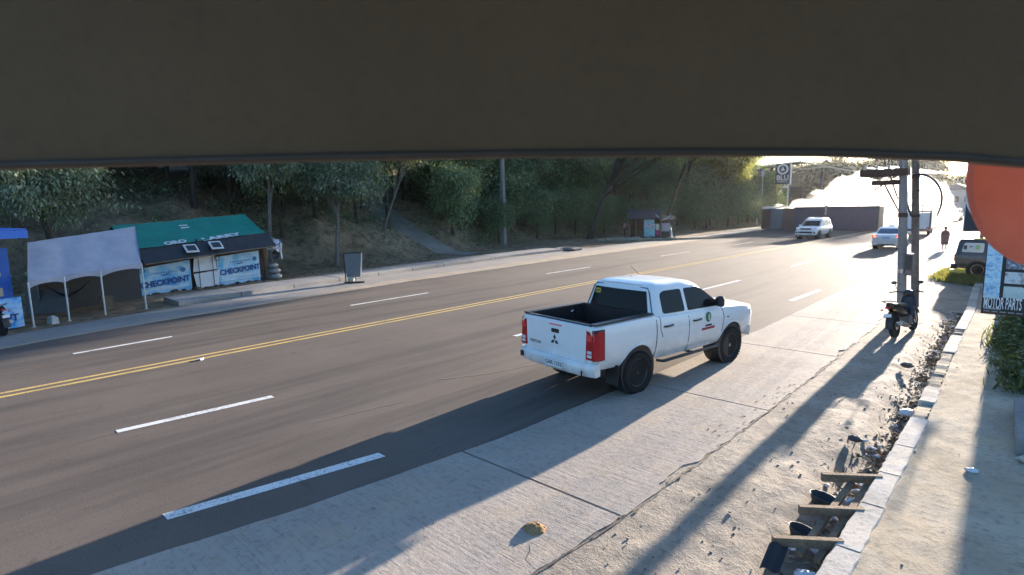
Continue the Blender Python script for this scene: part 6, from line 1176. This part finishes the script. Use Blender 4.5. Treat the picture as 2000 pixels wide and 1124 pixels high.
M_PBAG = mat('white_plastic', (0.66, 0.67, 0.70), 0.35, 0, 0.15, 10); M_PBAGB = mat('lilac_plastic', (0.50, 0.52, 0.66), 0.35)
bagt('white plastic bag in the gutter at the near end of the timber frame', -1.22, 5.08, -0.10, 0.10, M_PBAG, 1); bagt('lilac plastic bag under the near bay of the timber frame', -1.25, 5.62, -0.12, 0.10, M_PBAGB, 2); bagt('crumpled white bag against the kerb above the leaf heap', -1.22, 10.3, -0.10, 0.12, M_PBAG, 3); bagt('white scrap of plastic lying in shade on the footway', -0.30, 8.05, 0.095, 0.06, M_PBAG, 4); bagt('crumpled pale bag heaped among the weeds at the right edge', 0.22, 8.75, 0.09, 0.14, mat('beige_bag', (0.50, 0.46, 0.38), 0.6), 5)
bagt('white plastic bag lying by the broken concrete block', -0.02, 13.6, 0.09, 0.12, M_PBAG, 6); bagt('dark crumpled lump on the dirt verge near the leaf heap', -1.55, 8.45, 0.0, 0.09, mat('dark_lump', (0.06, 0.058, 0.06), 0.8), 7); bagt('round grey lump on the dirt verge below the motorcycle', -1.60, 13.0, 0.0, 0.11, mat('grey_lump', (0.11, 0.10, 0.095), 0.9), 8)
# litter and dead leaves filling the gutter, nobody could count it
rng = np.random.default_rng(14); C = []; 
while len(C) < 4200:
    y = rng.uniform(4.2, 20.5); d = abs(rng.normal(0, 0.14)); x = X('kerb', y) - 0.02 - d * (1.35 if 7.2 < y < 8.8 else 1.0)
    if rng.random() < (0.35 + 0.65 * (fbm(x * 2, y * 1.1, 3) > -0.05)): C.append((x, y, verge_z(x, y) + 0.005 + 0.05 * rng.random()))
C = np.array(C); D = unit(rng.normal(size=C.shape) * [1, 1, 0.45]); ln = 0.05 * (0.5 + 1.2 * rng.random(len(C)))
def multi(name, stops):
    a = NT(name); v = a.node('ShaderNodeTexVoronoi', {'Vector': a.co(), 'Scale': 9.0}).outputs['Color']; f = a.node('ShaderNodeSeparateColor', {0: v}).outputs[0]; a.set(Base_Color=a.ramp(f, stops, 'CONSTANT'), Roughness=0.95, Specular_IOR_Level=0.1); return a.m
M_LITTER = multi('litter', [(0.0, (0.18, 0.13, 0.085)), (0.35, (0.33, 0.25, 0.16)), (0.62, (0.11, 0.085, 0.06)), (0.80, (0.45, 0.37, 0.26)), (0.93, (0.66, 0.66, 0.68))])
tag(link('gutter_litter', leaves('gutter_litter', C, D, ln, ln * 0.6, M_LITTER, rng)), 'dead leaves and scraps of litter heaped along the gutter', 'litter', kind='stuff')
bw = MB(); rw_ = random.Random(31)
for _ in range(70):
    y = rw_.choice((rw_.uniform(4.3, 8.8), rw_.uniform(14, 20.3))); x = X('kerb', y) - abs(rw_.gauss(0.05, 0.16)); s = rw_.uniform(0.02, 0.055); bw.sphere((x, y, verge_z(x, y) + s * 0.4), (s * rw_.uniform(0.7, 1.6), s, s * 0.5), 7, 5, jit=0.3, rnd=rw_)
tag(bw.build('plastic_litter', multi('plastic_litter', [(0.0, (0.62, 0.64, 0.68)), (0.4, (0.30, 0.38, 0.48)), (0.6, (0.70, 0.70, 0.72)), (0.85, (0.45, 0.40, 0.30))])), 'small plastic scraps in the gutter', 'litter', kind='stuff')
# pebbles and crumbs on verge, apron and footway
bp_ = MB(); rp_ = random.Random(41)
for _ in range(300):
    k = rp_.random(); y = 3.2 + 15 * rp_.random() ** 1.7
    if k < 0.55: x = rp_.uniform(X('apron_right', y), X('kerb', y) - 0.3); z = verge_z(x, y)
    elif k < 0.57: x = rp_.uniform(X('asphalt_right', y), X('apron_right', y)); z = 0.012
    elif k < 0.72: continue
    elif k < 0.80: x = rp_.uniform(X('kerb', y) + 0.22, 0.4); z = 0.095
    else: continue
    s = rp_.uniform(0.004, 0.014) * (1.6 if rp_.random() < 0.06 else 1); bp_.sphere((x, y, z + s * 0.3), (s * rp_.uniform(0.8, 1.5), s, s * 0.7), 6, 4, jit=0.2, rnd=rp_)
tag(bp_.build('pebbles', multi('pebble', [(0.0, (0.24, 0.20, 0.15)), (0.4, (0.33, 0.28, 0.22)), (0.7, (0.18, 0.15, 0.115)), (0.85, (0.40, 0.36, 0.30))])), 'small stones scattered over the verge and footway', 'pebbles', kind='stuff')
# sawdust heap on the apron
sh_ = thing('sand_heap', 'small brown heap of sawdust on the concrete apron', 'heap', (-3.44, 3.98, 0.016)); part('heap', dirt_mat('sawdust', ((0.36, 0.22, 0.10), (0.48, 0.31, 0.15), (0.58, 0.40, 0.22)), 0.8, 6), sh_, lambda b: b.grid(lambda u, v: ((u - 0.5) * 0.24, (v - 0.5) * 0.22, max(-0.005, 0.05 * (1 - ((u - 0.5) * 2.1) ** 2 - ((v - 0.5) * 2.1) ** 2) + 0.02 * fbm(u * 7, v * 7))), 20, 20), 60)
# chip of white plastic on the centre line
ch = thing('plastic_scrap', 'small white scrap lying beside the yellow centre line', 'scrap', (-13.38, 4.22, 0.006)); part('scrap', M_WHITEB, ch, lambda b: b.prism([(-0.06, -0.03), (0.08, -0.02), (0.01, 0.07)], lambda q, k: (q[0], q[1], 0.03 * k)))

# ---- shop building behind the signs; only its shade reaches the footway in view
sp_ = thing('shop_building', 'concrete shop building at the right edge behind the signs', 'building', (2.05, 24.5, 0.0)); part('wall', M_GREYCON, sp_, lambda b: b.box((0, 0, 1.7), (5.3, 7.0, 3.4))); part('roof', M_RUST, sp_, lambda b: b.box((0.1, 0, 3.5), (5.6, 7.4, 0.16)))
dr_ = part('door', M_SBLK, sp_, lambda b: b.box((-0.8, -3.52, 1.1), (1.0, 0.06, 2.1))); part('handle', M_CHROME, dr_, lambda b: b.box((-0.4, -3.57, 1.05), (0.04, 0.05, 0.14)))
# ================================================================ the crash and what lies beyond
M_TRAIL = mat('trailer_grey', (0.028, 0.046, 0.090), 0.65, 0, 0.12, 0.6); M_TRAILE = mat('trailer_edge', (0.03, 0.032, 0.04), 0.6); M_CABB = mat('cab_blue', (0.05, 0.10, 0.17), 0.5, 0, 0.2, 1)
A0 = Vector((-21.0, 72.3, 0)); A1 = Vector((-12.5, 72.3, 0)); td = (A1 - A0).normalized(); tn = Vector((-td.y, td.x, 0))
tr_ = thing('overturned_truck', 'dark grey semi trailer truck lying on its side across the road', 'truck', A0, math.atan2(td.y, td.x)); LT = (A1 - A0).length; HT = 2.66
part('trailer_box', M_TRAIL, tr_, lambda b: b.box((LT / 2, 1.35, HT / 2 + 0.02), (LT, 2.7, HT)))
for z in (0.06, HT): part('edge_rail', M_TRAILE, tr_, lambda b: b.box((LT / 2, -0.02, z), (LT + 0.06, 0.10, 0.13)))
part('dark_end_slab', M_TRAILE, tr_, lambda b: b.box((LT + 0.02, 1.35, HT / 2 + 0.02), (0.05, 2.6, HT - 0.1))); part('end_rail', M_TRAILE, tr_, lambda b: b.box((LT - 0.03, -0.02, HT / 2 + 0.03), (0.12, 0.10, HT)))  # dark slab added over the trailer end to tone down its light
for k in range(1, 12): part('panel_rib', M_TRAIL, tr_, lambda b: b.box((LT * k / 12, -0.008, HT / 2 + 0.02), (0.05, 0.03, HT - 0.15)))
part('lashing', mat('lashing_pale', (0.34, 0.33, 0.32), 0.8), tr_, lambda b: [b.box((LT * 0.39, -0.06, HT - 0.45), (0.16, 0.06, 0.9)), b.box((LT * 0.39, 0.05, HT + 0.12), (0.36, 0.3, 0.16))])
cb = part('cab', M_CABB, tr_, lambda b: b.prism(rpoly([(-3.6, 0.05), (-0.6, 0.05), (-0.4, 2.35), (-1.3, 2.58), (-3.3, 2.50), (-3.75, 1.9)], 0.25), lambda q, k: (q[0], 0.2 + 2.2 * k, q[1])), 35)
part('fairing', mat('fairing_brown', (0.045, 0.045, 0.048), 0.6), tr_, lambda b: b.prism([(-1.55, 0.1), (0.0, 0.1), (0.0, 2.45), (-1.3, 2.6)], lambda q, k: (q[0], 0.1 + 2.2 * k, q[1]))); part('chassis', M_BLK, tr_, lambda b: b.prism([(-3.85, 0.1), (-2.8, 0.1), (-2.8, 2.45), (-3.75, 2.35)], lambda q, k: (q[0], 0.12 + 1.8 * k, q[1])))
part('windscreen', M_GLASSB, cb, lambda b: b.prism(rpoly([(-2.75, 0.3), (-1.6, 0.3), (-1.65, 2.25), (-2.7, 2.25)], 0.1), lambda q, k: (q[0], 0.19 - 0.012 * k, q[1]))); part('air_deflector', M_WHITEB, tr_, lambda b: b.prism([(-4.1, 2.52), (-1.9, 2.62), (-1.2, 2.95), (-2.4, 2.74), (-3.9, 2.80)], lambda q, k: (q[0], 0.6 + 1.2 * k, q[1])))
for x in (-3.6, -0.9, LT - 1.2, LT - 2.4):
    o = part('wheel', M_TYRE, tr_, lambda b: b.lathe([(0.25, -0.12), (0.46, -0.13), (0.5, 0), (0.46, 0.13), (0.25, 0.12)], 24, lambda xx, yy, h: (x + xx, 2.95 + yy * 0.9, 0.95 + h + 1.5)), 40)
# white lorry half hidden behind the poles
lo_ = thing('lorry', 'white lorry with a dark cage frame half hidden behind the utility poles', 'lorry', (-7.9, 63.5, 0), R(4))
part('box', mat('lorry_white', (0.60, 0.62, 0.65), 0.5), lo_, lambda b: b.box((0, 2.2, 1.35), (2.0, 4.2, 1.5))); part('tail_frame', M_SGREY, lo_, lambda b: [b.box((sx_ * 0.95, 0.05, 1.35), (0.14, 0.14, 1.7)) for sx_ in (-1, 0, 1)] + [b.box((0, 0.05, z), (2.05, 0.14, 0.14)) for z in (0.55, 2.2)])
part('cage', M_BLK, lo_, lambda b: [b.tube([(sx_, 0.1, 2.1), (sx_, 0.1, 2.75)], 0.05, 6) for sx_ in (-0.95, -0.3, 0.3, 0.95)] + [b.tube([(-0.95, 0.1, 2.75), (0.95, 0.1, 2.75)], 0.05, 6), b.tube([(-0.95, 4.0, 2.75), (0.95, 4.0, 2.75)], 0.05, 6), b.tube([(0.95, 0.1, 2.75), (0.95, 4.0, 2.75)], 0.05, 6), b.tube([(-0.95, 0.1, 2.75), (-0.95, 4.0, 2.75)], 0.05, 6)])
part('cab', MATS['lorry_white'], lo_, lambda b: b.box((0, 5.1, 1.3), (1.9, 1.4, 1.7), taper=(0.9, 0.8))); part('bumper', M_BLK, lo_, lambda b: b.box((0, 0.0, 0.5), (2.0, 0.12, 0.16))); part('mirror', M_BLK, lo_, lambda b: [b.tube([(0.9, 5.2, 1.6), (1.25, 5.2, 1.7)], 0.03, 5), b.box((1.28, 5.2, 1.75), (0.12, 0.08, 0.35))])
for sx_ in (-1, 1):
    part('tail_light', M_RED, lo_, lambda b: b.box((sx_ * 0.8, -0.05, 0.72), (0.22, 0.05, 0.12)))
    for y in (0.9, 4.9): part('wheel', M_TYRE, lo_, lambda b: b.lathe([(0.2, -0.12), (0.40, -0.13), (0.43, 0), (0.40, 0.13), (0.2, 0.12)], 20, lambda xx, yy, h: (sx_ * 0.85 + h, y + xx, 0.43 + yy)), 40)
# fuel station sign, street lamp, billboard, canopy
M_BLUEDK = mat('sign_slate', (0.035, 0.042, 0.06), 0.5)
bs = thing('fuel_station_sign', 'tall dark fuel station sign with white round emblem and lettering', 'sign', (-29.6, 95, 0)); part('panel', M_BLUEDK, bs, lambda b: b.box((0, 0, 7.72), (2.15, 0.3, 3.1))); part('side_strip', M_WHITEB, bs, lambda b: b.box((1.15, 0, 7.6), (0.14, 0.3, 3.2)))
em = part('emblem', M_WHITEB, bs, lambda b: b.lathe([(0.82, 0), (0.82, 0.03), (0.56, 0.03), (0.56, 0)], 32, lambda x, y, h: (x, -0.152 - h, 8.45 + y), closed=True)); part('emblem_drop', M_WHITEB, em, lambda b: b.prism([(-0.3, 8.22), (0.3, 8.22), (0.14, 8.6), (0.0, 8.9), (-0.14, 8.6)], lambda q, k: (q[0], -0.155 - 0.03 * k, q[1])))
lettering('sign_lettering', 'BLU', 1.05, M_WHITEB, (0, -0.165, 7.12), (1, 0, 0), (0, 0, 1), bs, bold=0.03); lettering('sign_lettering', 'ENERGY', 0.36, M_WHITEB, (0, -0.165, 6.55), (1, 0, 0), (0, 0, 1), bs, bold=0.008, sx=1.1)
for x in (-0.85, 0.85): part('post', MATS['disc_yellow'] if x < 0 else M_POLE, bs, lambda b: b.tube([(x, 0.05, 0), (x, 0.05, 6.3)], 0.10, 8))
part('lamp', M_WHITEB, bs, lambda b: b.sphere((0.55, -0.4, 5.7), (0.45, 0.3, 0.22), 10, 6))
la = thing('street_lamp', 'pale street lamp with a short arm beside the fuel station', 'street lamp', (-30.85, 90, 0)); part('pole', M_POLE, la, lambda b: b.tube([(0, 0, 0), (-0.05, 0, 4), (-0.1, 0, 7.6)], [0.11, 0.09, 0.08], 8)); part('head', M_POLE, la, lambda b: b.sphere((-0.1, 0, 7.7), (0.25, 0.2, 0.5), 10, 6)); part('arm', M_POLE, la, lambda b: [b.tube([(-0.1, 0, 7.35), (-2.2, 0, 7.75)], 0.07, 6)]); part('arm_sign', mat('violet_sign', (0.16, 0.15, 0.30), 0.5), la, lambda b: b.box((-1.15, 0, 8.15), (1.9, 0.06, 0.55)))
bb_ = thing('billboard', 'white framed roadside billboard at the end of the wooded bank', 'billboard', (-30.9, 85, 0)); part('board', mat('board_print', (0.09, 0.085, 0.13), 0.5), bb_, lambda b: b.box((0, 0.06, 3.1), (2.6, 0.06, 1.6)))
for z in (2.25, 3.95): part('frame_bar', M_WHITEB, bb_, lambda b: b.box((0, 0, z), (2.85, 0.1, 0.16)))
for x in (-1.36, 1.36): part('frame_bar', M_WHITEB, bb_, lambda b: b.box((x, 0, 3.1), (0.16, 0.1, 1.8)))
part('print', M_WHITEB, bb_, lambda b: [b.box((-0.5, -0.0, 3.1), (0.5, 0.05, 0.7)), b.box((0.45, 0, 3.25), (0.7, 0.05, 0.12)), b.box((0.45, 0, 2.95), (0.6, 0.05, 0.1))]);
for x in (-1.1, 1.1): part('leg', M_WHITEB, bb_, lambda b: b.box((x, 0.05, 1.08), (0.14, 0.14, 2.2)))
cn = thing('station_canopy', 'long pale edged fuel station canopy roof behind the sign', 'canopy', (-33, 104, 0)); part('roof', M_SGREY, cn, lambda b: b.prism([(-9, 9.3), (3.2, 10.1), (14.5, 7.2), (14.5, 7.1), (3.2, 9.98), (-9, 9.18)], lambda q, k: (q[0], 5 * k, q[1]))); part('fascia', mat('fascia_cream', (0.55, 0.50, 0.36), 0.6), cn, lambda b: b.prism([(-9, 9.38), (3.2, 10.18), (14.5, 7.28), (14.5, 7.05), (3.2, 9.93), (-9, 9.13)], lambda q, k: (q[0], -0.08 + 0.06 * k, q[1])))
for x in (-7, -3, 1, 6): part('column', M_SGREY, cn, lambda b: b.tube([(x, 2.5, 0), (x, 2.5, 9.2 - 0.2 * max(0, x - 1))], 0.22, 8))
part('back_wall', mat('dark_green_wall', (0.035, 0.05, 0.045), 0.8, 0, 0.2, 0.6), cn, lambda b: b.box((-3, 4.6, 3.0), (11, 0.3, 6.0)))
for k in range(6): part('wall_rib', M_GREENT, cn, lambda b: b.box((-6.5 + 1.3 * k, 4.4, 3.2), (0.12, 0.1, 5.6)))
# pale buildings far down the road
M_FARB = mat('far_wall', (0.42, 0.42, 0.40), 0.8); M_FARR = mat('far_roof', (0.22, 0.20, 0.18), 0.8)
for i, (x, y, w_, d_, h_, lab) in enumerate(((-14.5, 178, 7, 8, 5.5, 'low pale building left of the far road bend'), (-3.0, 165, 8, 9, 6.5, 'pale two storey building far down the right side'), (6.0, 140, 8, 9, 5.0, 'plain pale house on the right behind the signs'))):
    t = thing('far_building', lab, 'building', (x, y, 0)); part('wall', M_FARB, t, lambda b: b.box((0, 0, h_ / 2), (w_, d_, h_))); part('roof', M_FARR, t, lambda b: b.prism([(-w_ / 2 - 0.5, h_), (w_ / 2 + 0.5, h_), (0, h_ + 1.6)], lambda q, k: (q[0], (d_ / 2 + 0.5) * (2 * k - 1), q[1])))
    for k in range(3):
        wq = part('window', M_GLASS, t, lambda b: b.box((-w_ / 3 + k * w_ / 3, -d_ / 2 - 0.01, h_ * 0.6), (1.2, 0.06, 1.3))); part('sill', M_WHITEB, wq, lambda b: b.box((-w_ / 3 + k * w_ / 3, -d_ / 2 - 0.06, h_ * 0.6 - 0.72), (1.4, 0.12, 0.1)))
# power lines far right
pl_ = thing('far_pole', 'thin utility pole far down the road', 'pole', (-6.2, 130, 0)); part('shaft', M_PCON, pl_, lambda b: b.tube([(0, 0, 0), (0, 0, 9.5)], 0.14, 8)); part('crossarm', M_RUST, pl_, lambda b: b.box((0, 0, 8.9), (2.2, 0.12, 0.14)))
# ================================================================ dust thrown up by the crash
def volume_mat(name, color, density, aniso, noise_scale=None, stops=(0.4, 0.6)):
    a = NT(name); a.n.remove(a.b); v = a.node('ShaderNodeVolumePrincipled', {'Color': (*color, 1), 'Density': density, 'Anisotropy': aniso})
    a.t.links.new(v.outputs[0], a.out.inputs['Volume'])
    if noise_scale:
        f = a.ramp(a.noise(noise_scale, 5, 0.65), [(stops[0], 0.0), (stops[1], 1.0)]); a.t.links.new(a.math('MULTIPLY', f, density), v.inputs['Density'])
    return a.m
def puff(bm_pts):
    """one closed lumpy shell round many overlapping puffs"""
    b = MB(); rnd = random.Random(19); me = None
    for (x, y, z, r_) in bm_pts: b.sphere((x, y, z), (r_ * 1.15, r_, r_ * 0.9), 14, 9)
    o = b.build('dust_cloud', []) if False else b.build('dust_cloud', M_DUST)
    md = o.modifiers.new('r', 'REMESH'); md.mode = 'VOXEL'; md.voxel_size = 0.55
    dg = bpy.context.evaluated_depsgraph_get(); dg.update(); m2 = bpy.data.meshes.new_from_object(o.evaluated_get(dg)); o.modifiers.clear(); o.data = m2
    for v in m2.vertices:
        n_ = Vector(v.normal); v.co += n_ * (0.8 * fbm(v.co.x * 0.45, v.co.y * 0.45, v.co.z * 0.45) + 0.35 * fbm(v.co.x * 1.4, v.co.y * 1.4, v.co.z * 1.4))
        if v.co.z < 0.05: v.co.z = 0.05
    return o
rd = random.Random(61); pts = []
for i in range(46):
    t_ = i / 45; x = -25.0 + 15.5 * t_; top = 3.4 + 3.0 * sstep(0.05, 0.55, t_) + 0.6 * math.sin(t_ * 17) - 0.8 * sstep(0.8, 1.0, t_); r_ = rd.uniform(1.1, 1.9)
    for k in range(3): pts.append((x + rd.gauss(0, 0.7), 82.5 + rd.uniform(-2.5, 5) + 8 * sstep(0.6, 1, t_), max(r_ * 0.8, (top - r_) * (1 - 0.42 * k)), r_ * rd.uniform(0.75, 1.15)))
dc = puff(pts); dc.data.materials.clear(); dc.data.materials.append(volume_mat('dust_air', (0.97, 0.95, 0.92), 0.26, 0.62, 0.62, (0.36, 0.58)))
tag(dc, 'white billowing dust cloud rising behind the overturned trailer', 'dust', kind='stuff')
hz = MB().box((-40, 150, 11.7), (340, 380, 26)).build('haze', volume_mat('haze_air', (0.95, 0.95, 1.0), 0.00007, 0.70)); tag(hz, 'thin sunlit haze over the road', 'haze', kind='stuff')
